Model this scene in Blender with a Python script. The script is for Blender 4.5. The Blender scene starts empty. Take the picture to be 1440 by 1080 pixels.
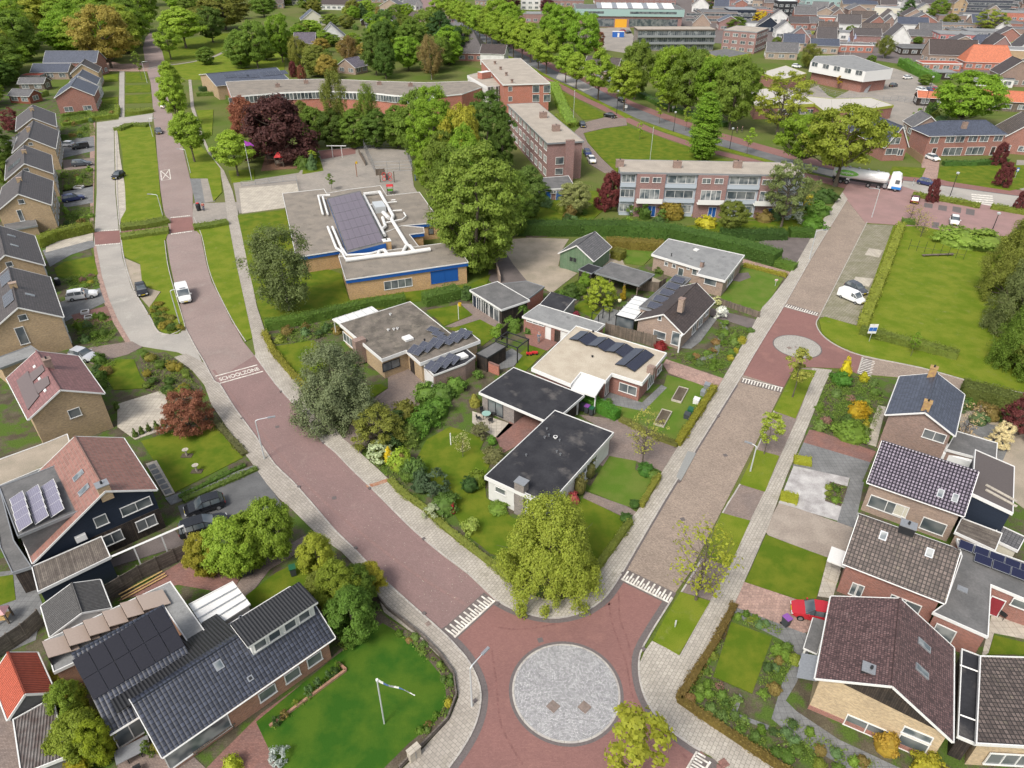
import bpy,math,random
import numpy as np
from math import sin,cos,pi,radians,sqrt,atan2
from mathutils import Vector,Matrix
from mathutils.geometry import tessellate_polygon
SC=bpy.context.scene
COL=SC.collection
R=random.Random(7)
# ---------------------------------------------------------------- camera, world, sun
CH,TH,FP,RO=50.0,radians(33.4),980.0,radians(0.33)
cam_d=bpy.data.cameras.new('camera')
cam_d.sensor_width=36;cam_d.lens=FP/1440*36
cam_d.clip_end=5000;cam_d.clip_start=1
cam=bpy.data.objects.new('camera',cam_d);COL.objects.link(cam)
cam.matrix_world=Matrix.Translation((0,0,CH))@ Matrix.Rotation(pi/2-TH,4,'X')@ Matrix.Rotation(RO,4,'Z')
SC.camera=cam
SUN_EL,SUN_AZ=radians(50),radians(215)      # azimuth: direction the sun stands in, clockwise from +Y
w=bpy.data.worlds.new('World');SC.world=w;w.use_nodes=True
wn=w.node_tree;wn.nodes.clear()
_o=wn.nodes.new('ShaderNodeOutputWorld');_b=wn.nodes.new('ShaderNodeBackground');_s=wn.nodes.new('ShaderNodeTexSky')
_s.sky_type='NISHITA';_s.sun_disc=False;_s.sun_elevation=SUN_EL;_s.sun_rotation=SUN_AZ
_s.air_density=1.0;_s.dust_density=3.0;_s.ozone_density=0.6
_b.inputs[1].default_value=0.15
_h=wn.nodes.new('ShaderNodeHueSaturation');_h.inputs['Saturation'].default_value=0.45
wn.links.new(_s.outputs[0],_h.inputs['Color']);wn.links.new(_h.outputs[0],_b.inputs[0]);wn.links.new(_b.outputs[0],_o.inputs[0])
sd=bpy.data.lights.new('sun','SUN');sd.energy=1.9;sd.angle=radians(16);sd.color=(1,.96,.9)
so=bpy.data.objects.new('sun',sd);COL.objects.link(so)
_d=Vector((sin(SUN_AZ)*cos(SUN_EL),cos(SUN_AZ)*cos(SUN_EL),sin(SUN_EL)))
so.rotation_euler=_d.to_track_quat('Z','Y').to_euler()
SC.view_settings.view_transform='Standard';SC.view_settings.look='None'
SC.view_settings.exposure=0.58;SC.view_settings.gamma=1.0
SC.cycles.max_bounces=5;SC.cycles.diffuse_bounces=2;SC.cycles.glossy_bounces=2
SC.cycles.transmission_bounces=2;SC.cycles.transparent_max_bounces=4
SC.cycles.use_denoising=True
# ---------------------------------------------------------------- photograph pixel -> place
_RT,_FW,_UP=Vector((1,0,0)),Vector((0,cos(TH),-sin(TH))),Vector((0,sin(TH),cos(TH)))
CAMP=Vector((0,0,CH))
def ray(px,py):
 u,v=px-720,py-540
 a=u*cos(RO)+v*sin(RO);b=-u*sin(RO)+v*cos(RO)
 return _FW+_RT*(a/FP)-_UP*(b/FP)
def G(px,py,z=0.0):
 d=ray(px,py)
 if d.z>-0.01:d.z=-0.01
 return CAMP+d*((z-CH)/d.z)
def proj(p):
 q=Vector(p)-CAMP;d=q.dot(_FW);a=FP*q.dot(_RT)/d;b=-FP*q.dot(_UP)/d
 return 720+a*cos(RO)-b*sin(RO),540+a*sin(RO)+b*cos(RO)
def ZB(x,y,py):                     # height above (x,y) that shows at row py
 lo,hi=-5.0,49.0
 for _ in range(40):
  m=(lo+hi)/2
  if proj((x,y,m))[1]>py:lo=m
  else:hi=m
 return lo
def PX(p):return FP/((Vector(p)-CAMP).dot(_FW))       # pixels per metre there
# ---------------------------------------------------------------- materials
MC={}
def mat(name,col,rough=.85,col2=None,nscale=.3,fine=.12,fscale=6.,pat=None,bump=0.,spec=.3,metal=0.,mo=.5,ang=0.,bscale=None,patches=None,ndet=4):
 """pat=(w,h,mortar,(mortar colour),offset,cellvar)"""
 if name in MC:return MC[name]
 m=bpy.data.materials.new(name);m.use_nodes=True;nt=m.node_tree;N=nt.nodes;L=nt.links
 b=N['Principled BSDF'];b.inputs['Roughness'].default_value=rough;b.inputs['Metallic'].default_value=metal
 b.inputs['Specular IOR Level'].default_value=spec
 uv=N.new('ShaderNodeUVMap');uv.uv_map='UVMap'
 mp=N.new('ShaderNodeMapping');mp.inputs['Rotation'].default_value=(0,0,ang);L.new(uv.outputs[0],mp.inputs[0]);vec=mp.outputs[0]
 def noise(s,d=4,r=.6):
  n=N.new('ShaderNodeTexNoise');n.inputs['Scale'].default_value=s;n.inputs['Detail'].default_value=d;n.inputs['Roughness'].default_value=r
  L.new(vec,n.inputs[0]);return n
 def mix(a,bb,f,mode='MIX'):
  x=N.new('ShaderNodeMix');x.data_type='RGBA';x.blend_type=mode
  for s,v in ((x.inputs[6],a),(x.inputs[7],bb),(x.inputs[0],f)):
   if hasattr(v,'is_output') or isinstance(v,bpy.types.NodeSocket):L.new(v,s)
   else:s.default_value=v if isinstance(v,float) else (*v,1)[:4]
  return x.outputs[2]
 def ramp(v,a,bb):
  x=N.new('ShaderNodeMapRange');x.inputs[1].default_value=a;x.inputs[2].default_value=bb;L.new(v,x.inputs[0]);return x.outputs[0]
 c=col
 if col2 is not None:
  c=mix(col,col2,ramp(noise(nscale,ndet).outputs[0],.5-.18*mo*2*.6,.5+.18*mo*2*.6))
 if patches:                        # (colour, scale, low, high)
  c=mix(c,patches[0],ramp(noise(patches[1],5,.65).outputs[0],patches[2],patches[3]))
 hb=None
 if pat:
  pw,ph,pm,pc,off,cv=pat
  br=N.new('ShaderNodeTexBrick');br.offset=off;br.squash=1
  br.inputs['Scale'].default_value=1;br.inputs['Brick Width'].default_value=pw;br.inputs['Row Height'].default_value=ph
  br.inputs['Mortar Size'].default_value=pm;br.inputs['Mortar Smooth'].default_value=.3
  br.inputs['Color1'].default_value=(1-cv,)*3+(1,);br.inputs['Color2'].default_value=(1+cv*.6,)*3+(1,);br.inputs['Mortar'].default_value=(1,1,1,1)
  L.new(vec,br.inputs[0])
  c=mix(c,br.outputs['Color'],1.0,'MULTIPLY');c=mix(c,pc,br.outputs['Fac'])
  hb=br.outputs['Fac']
 if fine:
  f=ramp(noise(fscale,5,.75).outputs[0],.25,.75)
  mm=N.new('ShaderNodeMapRange');mm.inputs[3].default_value=1-fine*1.6;mm.inputs[4].default_value=1+fine*1.4;L.new(f,mm.inputs[0])
  cc=N.new('ShaderNodeCombineColor');[L.new(mm.outputs[0],cc.inputs[i]) for i in range(3)]
  c=mix(c,cc.outputs[0],1.0,'MULTIPLY')
 if isinstance(c,tuple):b.inputs['Base Color'].default_value=(*c,1)[:4]
 else:L.new(c,b.inputs['Base Color'])
 if bump:
  bp=N.new('ShaderNodeBump');bp.inputs['Strength'].default_value=min(1,bump);bp.inputs['Distance'].default_value=.03
  if hb is not None:
   iv=N.new('ShaderNodeMath');iv.operation='SUBTRACT';iv.inputs[0].default_value=1;L.new(hb,iv.inputs[1]);L.new(iv.outputs[0],bp.inputs['Height'])
  else:L.new(noise(bscale or fscale,4,.7).outputs[0],bp.inputs['Height'])
  L.new(bp.outputs[0],b.inputs['Normal'])
 MC[name]=m;return m
def tilemat(name,col,cv=.25,w_=.3,h_=.34,rough=.55,gap=None,col2=None,spec=.4,moss=None,rib=.03,gw=.028):
 """roof tiles: rows along the eave, a rounded rib per tile"""
 if name in MC:return MC[name]
 gap=gap or tuple(x*.35 for x in col)
 m=mat(name,col,rough,col2=col2,nscale=.8,fine=.1,fscale=3,pat=(w_,h_,gw,gap,.0 if w_>.2 else .5,cv),spec=spec,patches=moss)
 nt=m.node_tree;N=nt.nodes;L=nt.links
 uv=N.new('ShaderNodeUVMap');uv.uv_map='UVMap'
 sp=N.new('ShaderNodeSeparateXYZ');L.new(uv.outputs[0],sp.inputs[0])
 def mth(op,a,b_=None):
  x=N.new('ShaderNodeMath');x.operation=op
  for i,v in ((0,a),(1,b_)):
   if v is None:continue
   if isinstance(v,(int,float)):x.inputs[i].default_value=v
   else:L.new(v,x.inputs[i])
  return x.outputs[0]
 a=mth('ABSOLUTE',mth('SINE',mth('MULTIPLY',sp.outputs[0],pi/w_)))
 v=mth('FRACT',mth('DIVIDE',sp.outputs[1],h_))
 h=mth('SUBTRACT',mth('MULTIPLY',a,.7),mth('MULTIPLY',v,.6))
 bp=N.new('ShaderNodeBump');bp.inputs['Strength'].default_value=.5+4*(rib-.03);bp.inputs['Distance'].default_value=rib
 L.new(h,bp.inputs['Height']);L.new(bp.outputs[0],N['Principled BSDF'].inputs['Normal'])
 return m
def corrmat(name,col,pitch=.18,**k):
 """corrugated or ribbed sheet, ribs running up the slope"""
 if name in MC:return MC[name]
 m=mat(name,col,**k);nt=m.node_tree;N=nt.nodes;L=nt.links
 uv=N.new('ShaderNodeUVMap');uv.uv_map='UVMap'
 wv=N.new('ShaderNodeTexWave');wv.bands_direction='X';wv.inputs['Scale'].default_value=.314/pitch*1.0;L.new(uv.outputs[0],wv.inputs[0])
 bp=N.new('ShaderNodeBump');bp.inputs['Strength'].default_value=1;bp.inputs['Distance'].default_value=.06
 L.new(wv.outputs['Fac'],bp.inputs['Height']);L.new(bp.outputs[0],N['Principled BSDF'].inputs['Normal'])
 b=N['Principled BSDF'];src=b.inputs['Base Color'].links[0].from_socket if b.inputs['Base Color'].links else None
 mx=N.new('ShaderNodeMix');mx.data_type='RGBA';mx.blend_type='MULTIPLY';mx.inputs[0].default_value=.55
 if src:L.new(src,mx.inputs[6])
 else:mx.inputs[6].default_value=(*col,1)
 L.new(wv.outputs['Color'],mx.inputs[7]);L.new(mx.outputs[2],b.inputs['Base Color'])
 return m
def leafmat(name,var=.35,trans=.5,rough=.6):
 """leaf colour comes from the object's own colour, varied leaf by leaf and clump by clump"""
 if name in MC:return MC[name]
 m=bpy.data.materials.new(name);m.use_nodes=True;nt=m.node_tree;N=nt.nodes;L=nt.links
 b=N['Principled BSDF'];b.inputs['Roughness'].default_value=rough;b.inputs['Specular IOR Level'].default_value=.25
 oi=N.new('ShaderNodeObjectInfo');g=N.new('ShaderNodeNewGeometry')
 tc=N.new('ShaderNodeTexCoord');n=N.new('ShaderNodeTexNoise');n.inputs['Scale'].default_value=3.0;n.inputs['Detail'].default_value=2
 L.new(tc.outputs['Object'],n.inputs[0])
 ad=N.new('ShaderNodeMath');ad.operation='ADD';L.new(g.outputs['Random Per Island'],ad.inputs[0]);L.new(n.outputs[0],ad.inputs[1])
 mr=N.new('ShaderNodeMapRange');mr.inputs[1].default_value=.2;mr.inputs[2].default_value=1.8;mr.inputs[3].default_value=1-var;mr.inputs[4].default_value=1+var;L.new(ad.outputs[0],mr.inputs[0])
 hs=N.new('ShaderNodeHueSaturation');L.new(oi.outputs['Color'],hs.inputs['Color']);L.new(mr.outputs[0],hs.inputs['Value'])
 h2=N.new('ShaderNodeMapRange');h2.inputs[3].default_value=.485;h2.inputs[4].default_value=.515;L.new(n.outputs[0],h2.inputs[0]);L.new(h2.outputs[0],hs.inputs['Hue'])
 L.new(hs.outputs[0],b.inputs['Base Color'])
 tr=N.new('ShaderNodeBsdfTranslucent');L.new(hs.outputs[0],tr.inputs[0])
 mx=N.new('ShaderNodeMixShader');mx.inputs[0].default_value=trans
 L.new(b.outputs[0],mx.inputs[1]);L.new(tr.outputs[0],mx.inputs[2]);L.new(mx.outputs[0],N['Material Output'].inputs[0])
 MC[name]=m;return m
# ---------------------------------------------------------------- mesh builder
class MB:
 def __init__(s):s.v=[];s.f=[];s.m=[]
 def face(s,pts,mi=0):
  i=len(s.v);s.v+=[tuple(p) for p in pts];s.f.append(tuple(range(i,i+len(pts))));s.m.append(mi)
  return s
 def box(s,x0,y0,z0,x1,y1,z1,mi=0):
  x0,x1=sorted((x0,x1));y0,y1=sorted((y0,y1));z0,z1=sorted((z0,z1))
  p=[(x0,y0,z0),(x1,y0,z0),(x1,y1,z0),(x0,y1,z0),(x0,y0,z1),(x1,y0,z1),(x1,y1,z1),(x0,y1,z1)]
  i=len(s.v);s.v+=p
  for f in ((3,2,1,0),(4,5,6,7),(0,1,5,4),(1,2,6,5),(2,3,7,6),(3,0,4,7)):
   s.f.append(tuple(i+k for k in f));s.m.append(mi)
  return s
 def prism(s,poly,z0,z1,mi=0,mside=None,bottom=True):
  poly=[(p[0],p[1]) for p in poly]
  a=sum(poly[i][0]*poly[(i+1)%len(poly)][1]-poly[(i+1)%len(poly)][0]*poly[i][1] for i in range(len(poly)))
  if a<0:poly=poly[::-1]
  n=len(poly);i=len(s.v);ms=mi if mside is None else mside
  zt=z1 if isinstance(z1,(list,tuple)) else [z1]*n
  s.v+=[(x,y,z0) for x,y in poly]+[(poly[k][0],poly[k][1],zt[k]) for k in range(n)]
  tris=tessellate_polygon([[Vector((x,y,0)) for x,y in poly]])
  for t in tris:
   a_,b_,c_=[poly[k] for k in t]
   if (b_[0]-a_[0])*(c_[1]-a_[1])-(c_[0]-a_[0])*(b_[1]-a_[1])<0:t=t[::-1]
   s.f.append((i+n+t[0],i+n+t[1],i+n+t[2]));s.m.append(mi)
   if bottom:s.f.append((i+t[2],i+t[1],i+t[0]));s.m.append(ms)
  for k in range(n):
   k2=(k+1)%n;s.f.append((i+k,i+k2,i+n+k2,i+n+k));s.m.append(ms)
  return s
 def tube(s,pts,r,n=8,mi=0,caps=True):
  pts=[Vector(p) for p in pts];rs=r if isinstance(r,(list,tuple)) else [r]*len(pts);rings=[]
  up=Vector((0,0,1))
  for k,p in enumerate(pts):
   t=(pts[min(k+1,len(pts)-1)]-pts[max(k-1,0)]).normalized()
   a=t.cross(up if abs(t.z)<.95 else Vector((1,0,0))).normalized();b=a.cross(t).normalized()
   i=len(s.v);s.v+=[tuple(p+(a*cos(2*pi*j/n)+b*sin(2*pi*j/n))*rs[k]) for j in range(n)];rings.append(i)
  for q in range(len(rings)-1):
   for j in range(n):
    j2=(j+1)%n;s.f.append((rings[q]+j2,rings[q]+j,rings[q+1]+j,rings[q+1]+j2));s.m.append(mi)
  if caps:
   s.f.append(tuple(rings[0]+j for j in range(n)));s.m.append(mi)
   s.f.append(tuple(rings[-1]+j for j in reversed(range(n))));s.m.append(mi)
  return s
 def slab(s,q,t,mi=0,mside=None):
  """quad/polygon q given counter-clockwise from outside, thickened inwards by t"""
  q=[Vector(p) for p in q];n=(q[1]-q[0]).cross(q[2]-q[1]).normalized();b=[p-n*t for p in q];k=len(q)
  ms=mi if mside is None else mside
  s.face(q,mi);s.face(b[::-1],ms)
  for i in range(k):s.face([q[i],b[i],b[(i+1)%k],q[(i+1)%k]],ms)
  return s
 def obox(s,c,ax,ay,az,hx,hy,hz,mi=0):
  c=Vector(c);X,Y,Z=ax*hx,ay*hy,az*hz
  p=[c-X-Y-Z,c+X-Y-Z,c+X+Y-Z,c-X+Y-Z,c-X-Y+Z,c+X-Y+Z,c+X+Y+Z,c-X+Y+Z]
  i=len(s.v);s.v+=[tuple(q) for q in p]
  for f in ((3,2,1,0),(4,5,6,7),(0,1,5,4),(1,2,6,5),(2,3,7,6),(3,0,4,7)):s.f.append(tuple(i+k for k in f));s.m.append(mi)
  return s
 def mesh(s,name,mats):
  me=bpy.data.meshes.new(name);me.from_pydata(s.v,[],s.f)
  for m in (mats if isinstance(mats,(list,tuple)) else [mats]):me.materials.append(m)
  me.polygons.foreach_set('material_index',s.m)
  uvl=me.uv_layers.new(name='UVMap').data
  for p in me.polygons:
   n=p.normal;t=Vector((-n.y,n.x,0))
   if t.length<.02:t=Vector((1,0,0));bt=Vector((0,1,0))
   else:t.normalize();bt=n.cross(t)
   for li in p.loop_indices:
    co=me.vertices[me.loops[li].vertex_index].co;uvl[li].uv=(co.dot(t),co.dot(bt))
  return me
 def build(s,name,mats,parent=None,smooth=False):
  me=s.mesh(name,mats)
  if smooth:me.polygons.foreach_set('use_smooth',[True]*len(me.polygons))
  o=bpy.data.objects.new(name,me);COL.objects.link(o)
  if parent:o.parent=parent
  return o
def tag(o,label=None,cat=None,group=None,kind=None,col=None):
 if label:o['label']=label
 if cat:o['category']=cat
 if group:o['group']=group
 if kind:o['kind']=kind
 if col:o.color=(*col,1)[:4]
 return o
def thing(name,label,cat,loc=(0,0,0),rz=0.,group=None):
 o=bpy.data.objects.new(name,None);COL.objects.link(o);o.location=loc;o.rotation_euler=(0,0,rz);o.empty_display_size=.5
 return tag(o,label,cat,group)
KIDS={}
def dup(root,loc=None,rz=None,scale=None,label=None,group=None,col=None):
 """a copy of a thing and of its parts; parts share mesh data"""
 r=root.copy();COL.objects.link(r)
 if loc is not None:r.location=loc
 if rz is not None:r.rotation_euler=(0,0,rz)
 if scale is not None:r.scale=scale if isinstance(scale,(tuple,list)) else (scale,)*3
 if label:r['label']=label
 if group:r['group']=group
 if col:r.color=(*col,1)[:4]
 if root.name not in KIDS:KIDS[root.name]=[(c,list(c.children)) for c in root.children]
 for c,gs in KIDS[root.name]:
  k=c.copy();COL.objects.link(k);k.parent=r
  if col and k.get('tint'):k.color=(*col,1)[:4]
  for g in gs:
   q=g.copy();COL.objects.link(q);q.parent=k
 return r
ORD=['first','second','third','fourth','fifth','sixth','seventh','eighth','ninth','tenth','eleventh','twelfth','thirteenth','fourteenth','fifteenth','sixteenth','seventeenth','eighteenth','nineteenth','twentieth','twenty-first','twenty-second','twenty-third','twenty-fourth','twenty-fifth','twenty-sixth','twenty-seventh','twenty-eighth','twenty-ninth','thirtieth']+[a+'-'+x for a in ('thirty','forty','fifty','sixty') for x in 'first second third fourth fifth sixth seventh eighth ninth'.split()]
def smooth(pts,n=4,closed=False):
 """Catmull-Rom through the points"""
 P=[Vector(p).to_2d() for p in pts];out=[];m=len(P)
 for i in range(m if closed else m-1):
  if closed:a,b,c,d=P[i-1],P[i],P[(i+1)%m],P[(i+2)%m]
  else:a,b,c,d=P[max(i-1,0)],P[i],P[i+1],P[min(i+2,m-1)]
  for k in range(n):
   t=k/n;out.append(.5*((2*b)+(c-a)*t+(2*a-5*b+4*c-d)*t*t+(3*b-a-3*c+d)*t**3))
 if not closed:out.append(P[-1])
 return out
def GP(pts,z=0.):return [G(x,y,z).to_2d() for x,y in pts]
def offset_line(P,d):
 out=[]
 for i,p in enumerate(P):
  t=(P[min(i+1,len(P)-1)]-P[max(i-1,0)]).normalized();out.append(p+Vector((-t.y,t.x))*d)
 return out
def pts_in(poly,n,seed=0):
 g=random.Random(seed);xs=[p[0] for p in poly];ys=[p[1] for p in poly];out=[];t=0
 while len(out)<n and t<n*60:
  t+=1;x,y=g.uniform(min(xs),max(xs)),g.uniform(min(ys),max(ys));ins=False
  for i in range(len(poly)):
   (x1,y1),(x2,y2)=poly[i],poly[i-1]
   if (y1>y)!=(y2>y) and x<(x2-x1)*(y-y1)/(y2-y1)+x1:ins=not ins
  if ins:out.append((x,y))
 return out
# ---------------------------------------------------------------- palette
m_grass=mat('grass',(.11,.16,.011),.95,(.16,.19,.02),nscale=.35,fine=.3,fscale=14,bump=.5,spec=.1,patches=((.17,.19,.045),.8,.58,.75))
m_lawn=mat('lawn_grass',(.078,.125,.009),.95,(.13,.155,.015),nscale=.5,fine=.22,fscale=16,bump=.5,spec=.1)
m_lawn_dark=mat('lush_lawn',(.03,.09,.009),.95,(.065,.12,.012),nscale=.35,fine=.2,fscale=16,bump=.5,spec=.1)
m_lawn_dry=mat('dry_lawn',(.12,.16,.03),.95,(.085,.15,.018),nscale=.4,fine=.25,fscale=14,bump=.5,spec=.1)
m_soil=mat('soil',(.085,.066,.048),.95,(.12,.1,.07),nscale=.6,fine=.35,fscale=9,bump=.6,spec=.1)
m_garden=mat('garden_soil',(.08,.066,.045),.95,(.115,.1,.065),nscale=.6,fine=.35,fscale=9,bump=.6,spec=.1,patches=((.075,.12,.022),.45,.44,.56))
m_ground=mat('ground',(.09,.13,.022),.95,(.13,.135,.045),nscale=.05,fine=.3,fscale=5,spec=.1)
m_road2=mat('pale_brick_road',(.3,.225,.2),.85,(.25,.185,.165),nscale=.2,fine=.18,fscale=10,pat=(.21,.1,.012,(.22,.17,.15),.5,.12),patches=((.33,.27,.24),.4,.5,.8),ang=.1)
m_paver=mat('grass_pavers',(.3,.265,.21),.9,(.22,.2,.14),nscale=.5,fine=.25,fscale=7,pat=(.5,.3,.04,(.13,.13,.06),.5,.15),patches=((.16,.155,.08),.35,.62,.85))
m_road=mat('brick_road',(.25,.16,.148),.85,(.215,.14,.13),nscale=.25,fine=.2,fscale=11,pat=(.21,.1,.012,(.2,.135,.12),.5,.12),patches=((.29,.2,.18),.5,.56,.75),ang=.6)
m_cobble=mat('tan_brick_road',(.33,.26,.205),.85,(.28,.22,.175),nscale=.3,fine=.22,fscale=7,pat=(.21,.1,.014,(.2,.155,.12),.5,.25),ang=.55,patches=((.36,.28,.22),.35,.52,.72))
m_red=mat('red_asphalt',(.235,.12,.105),.9,(.2,.105,.093),nscale=.15,fine=.14,fscale=10,patches=((.29,.15,.125),.3,.52,.75),pat=(.21,.1,.01,(.2,.1,.085),.5,.1))
m_asph=mat('asphalt',(.12,.12,.12),.9,(.15,.15,.148),nscale=.3,fine=.15,fscale=8)
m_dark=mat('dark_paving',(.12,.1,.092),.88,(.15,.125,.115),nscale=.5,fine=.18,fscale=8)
m_conc=mat('concrete_road',(.36,.33,.29),.9,(.29,.27,.24),nscale=.2,fine=.12,fscale=5,patches=((.42,.39,.34),.4,.5,.75))
m_pave=mat('pavement_slabs',(.42,.38,.32),.9,(.35,.315,.265),nscale=.25,fine=.12,fscale=5,pat=(.36,.3,.016,(.17,.155,.13),.5,.12),ang=-.98,patches=((.3,.27,.21),.7,.55,.75))
m_pave2=mat('pavement_slabs_west',(.38,.34,.29),.9,(.32,.285,.24),nscale=.25,fine=.12,fscale=5,pat=(.36,.3,.016,(.17,.15,.13),.5,.12),ang=.75,patches=((.3,.27,.21),.7,.55,.75))
m_kerb=mat('kerb_concrete',(.44,.41,.36),.85,(.36,.33,.3),nscale=1,fine=.12,fscale=6,pat=(1.0,1.0,.02,(.2,.18,.16),0,.05))
m_drive=mat('driveway_brick',(.22,.175,.15),.9,(.26,.2,.165),nscale=.5,fine=.2,fscale=8,pat=(.21,.105,.012,(.13,.1,.09),.5,.2))
m_drive_red=mat('red_brick_paving',(.27,.13,.1),.9,(.22,.12,.1),nscale=.5,fine=.2,fscale=8,pat=(.21,.105,.012,(.14,.09,.08),.5,.22))
m_pink=mat('pink_paving',(.38,.25,.2),.9,(.31,.21,.17),nscale=.5,fine=.2,fscale=6,pat=(.3,.3,.015,(.22,.15,.13),.5,.2))
m_grey_pave=mat('grey_paving',(.2,.2,.195),.9,(.16,.16,.155),nscale=.5,fine=.14,fscale=6,pat=(.5,.5,.015,(.1,.1,.1),0,.1))
m_terr=mat('terrace_slabs',(.47,.42,.34),.85,(.38,.34,.28),nscale=.6,fine=.12,fscale=5,pat=(.6,.6,.02,(.25,.22,.18),0,.08))
m_gravel=mat('gravel',(.36,.3,.23),.95,(.28,.24,.18),nscale=.3,fine=.3,fscale=12,bump=.6,patches=((.16,.17,.07),.25,.62,.72))
m_wgravel=mat('white_gravel',(.5,.48,.46),.95,(.3,.28,.27),nscale=.9,fine=.35,fscale=14,bump=.6,mo=.8)
m_yard=mat('playground_paving',(.3,.265,.225),.9,(.25,.225,.195),nscale=.15,fine=.12,fscale=5,pat=(.6,.6,.015,(.2,.18,.15),.5,.08))
m_stone=mat('granite_setts',(.5,.485,.475),.8,(.4,.39,.385),nscale=.35,fine=.16,fscale=8,pat=(.14,.12,.016,(.19,.19,.19),.5,.35),bump=.8)
m_gring=mat('dark_setts',(.13,.11,.105),.85,fine=.2)
m_white=mat('white_paint',(.66,.65,.62),.6,fine=.06)
m_line=mat('road_paint',(.72,.68,.6),.8,(.5,.46,.4),nscale=2,fine=.15,mo=.3)
m_black=mat('black_paint',(.025,.026,.028),.5,fine=.1)
m_grey=mat('grey_metal',(.35,.36,.37),.4,metal=.6,fine=.05)
m_zinc=mat('zinc',(.3,.31,.32),.45,metal=.4,fine=.12)
m_pole=mat('galvanised_pole',(.55,.57,.57),.45,metal=.3,fine=.05)
m_glass=mat('window_glass',(.055,.07,.08),.12,(.16,.17,.17),nscale=.5,fine=0,spec=.8,ndet=1)
m_glassw=mat('curtained_glass',(.3,.31,.3),.2,(.08,.1,.11),nscale=.8,fine=0,spec=.7,ndet=1)
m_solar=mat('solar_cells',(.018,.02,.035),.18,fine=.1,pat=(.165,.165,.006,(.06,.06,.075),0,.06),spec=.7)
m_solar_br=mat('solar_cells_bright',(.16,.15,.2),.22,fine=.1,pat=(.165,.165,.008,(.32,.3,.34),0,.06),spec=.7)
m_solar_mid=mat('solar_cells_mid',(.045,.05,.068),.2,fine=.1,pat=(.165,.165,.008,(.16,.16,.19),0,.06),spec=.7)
m_roofgravel=mat('roof_gravel',(.25,.215,.175),.95,(.2,.175,.145),nscale=.4,fine=.32,fscale=9,bump=.6,patches=((.12,.105,.085),.5,.58,.75))
m_roofbeige=mat('pale_roof_gravel',(.46,.40,.31),.95,(.4,.34,.26),nscale=.5,fine=.28,fscale=10,bump=.6)
m_roofmoss=mat('mossy_roof_gravel',(.17,.145,.12),.95,(.1,.088,.072),nscale=.5,fine=.35,fscale=8,bump=.6,patches=((.22,.19,.15),.7,.5,.7))
m_bitum=mat('bitumen_roof',(.028,.028,.032),.8,(.042,.042,.046),nscale=.4,fine=.15,fscale=5,patches=((.115,.105,.098),.3,.54,.7),spec=.15)
m_bitum_g=mat('grey_bitumen_roof',(.2,.2,.195),.85,(.26,.26,.25),nscale=.4,fine=.15,fscale=5,patches=((.14,.14,.135),.4,.55,.68))
m_felt=mat('felt_roof',(.11,.108,.105),.85,(.15,.145,.14),nscale=.5,fine=.15,fscale=5)
def brick(name,a,b_,m_=None):return mat(name,a,.9,b_,nscale=.5,fine=.12,fscale=5,pat=(.215,.065,.01,m_ or tuple((x+.3)*.55 for x in a),.5,.3))
m_by=brick('yellow_brick',(.42,.29,.15),(.35,.24,.125))
m_byl=brick('pale_yellow_brick',(.5,.37,.21),(.44,.32,.18))
m_br=brick('red_brick',(.3,.115,.075),(.25,.1,.07))
m_bo=brick('orange_red_brick',(.42,.13,.075),(.36,.12,.07))
m_bb=brick('brown_brick',(.22,.14,.105),(.27,.17,.125))
m_bt=brick('tan_brick',(.33,.23,.165),(.28,.195,.145))
m_bg=brick('grey_brown_brick',(.2,.17,.15),(.25,.21,.18))
m_stucco=mat('white_render',(.62,.61,.58),.9,(.54,.53,.5),nscale=.5,fine=.05)
m_cream=mat('cream_render',(.55,.52,.42),.9,fine=.06)
m_navy=mat('dark_blue_cladding',(.018,.026,.042),.7,fine=.1,pat=(6,.14,.006,(.008,.01,.016),.5,.08))
m_blue=mat('blue_panels',(.015,.085,.3),.45,fine=.08)
m_green=mat('green_boards',(.12,.19,.11),.85,(.15,.21,.13),nscale=1,fine=.15,pat=(.16,9,.012,(.05,.08,.05),0,.15))
m_wood=mat('weathered_wood',(.2,.155,.12),.9,(.14,.115,.09),nscale=1,fine=.25,pat=(.14,8,.014,(.06,.05,.04),0,.3))
m_wood_h=mat('weathered_boards',(.17,.145,.12),.9,(.12,.1,.085),nscale=1,fine=.25,pat=(5,.14,.012,(.05,.04,.035),.5,.3))
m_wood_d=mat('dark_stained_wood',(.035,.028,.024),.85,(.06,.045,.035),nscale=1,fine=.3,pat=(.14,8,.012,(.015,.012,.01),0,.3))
m_wood_o=mat('fresh_timber',(.5,.33,.13),.8,fine=.2)
m_bark=mat('bark',(.13,.105,.08),.95,(.09,.075,.055),nscale=3,fine=.3,fscale=5)
m_birch=mat('pale_bark',(.4,.38,.34),.9,(.15,.13,.11),nscale=3,fine=.2)
t_navy=tilemat('glazed_blue_black_tiles',(.04,.046,.066),.4,spec=.6,rough=.35,gap=(.009,.01,.014),rib=.05,gw=.04)
t_slate=tilemat('blue_grey_tiles',(.075,.085,.115),.3,spec=.5,rough=.45)
t_purple=tilemat('glazed_purple_tiles',(.25,.21,.25),.3,gw=.07,spec=.7,rough=.3,gap=(.02,.015,.02),rib=.1)
t_red=tilemat('dull_red_tiles',(.23,.11,.105),.22,gap=(.13,.07,.065))
t_redo=tilemat('orange_red_tiles',(.25,.115,.09),.22,gap=(.22,.15,.12))
t_orange=tilemat('bright_orange_tiles',(.5,.135,.06),.25,gap=(.3,.16,.11))
t_brown=tilemat('brown_tiles',(.13,.1,.085),.45,rib=.05,gw=.045,gap=(.03,.024,.02),moss=((.22,.19,.13),.9,.58,.75))
t_dbrown=tilemat('dark_brown_tiles',(.07,.052,.046),.3)
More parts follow.
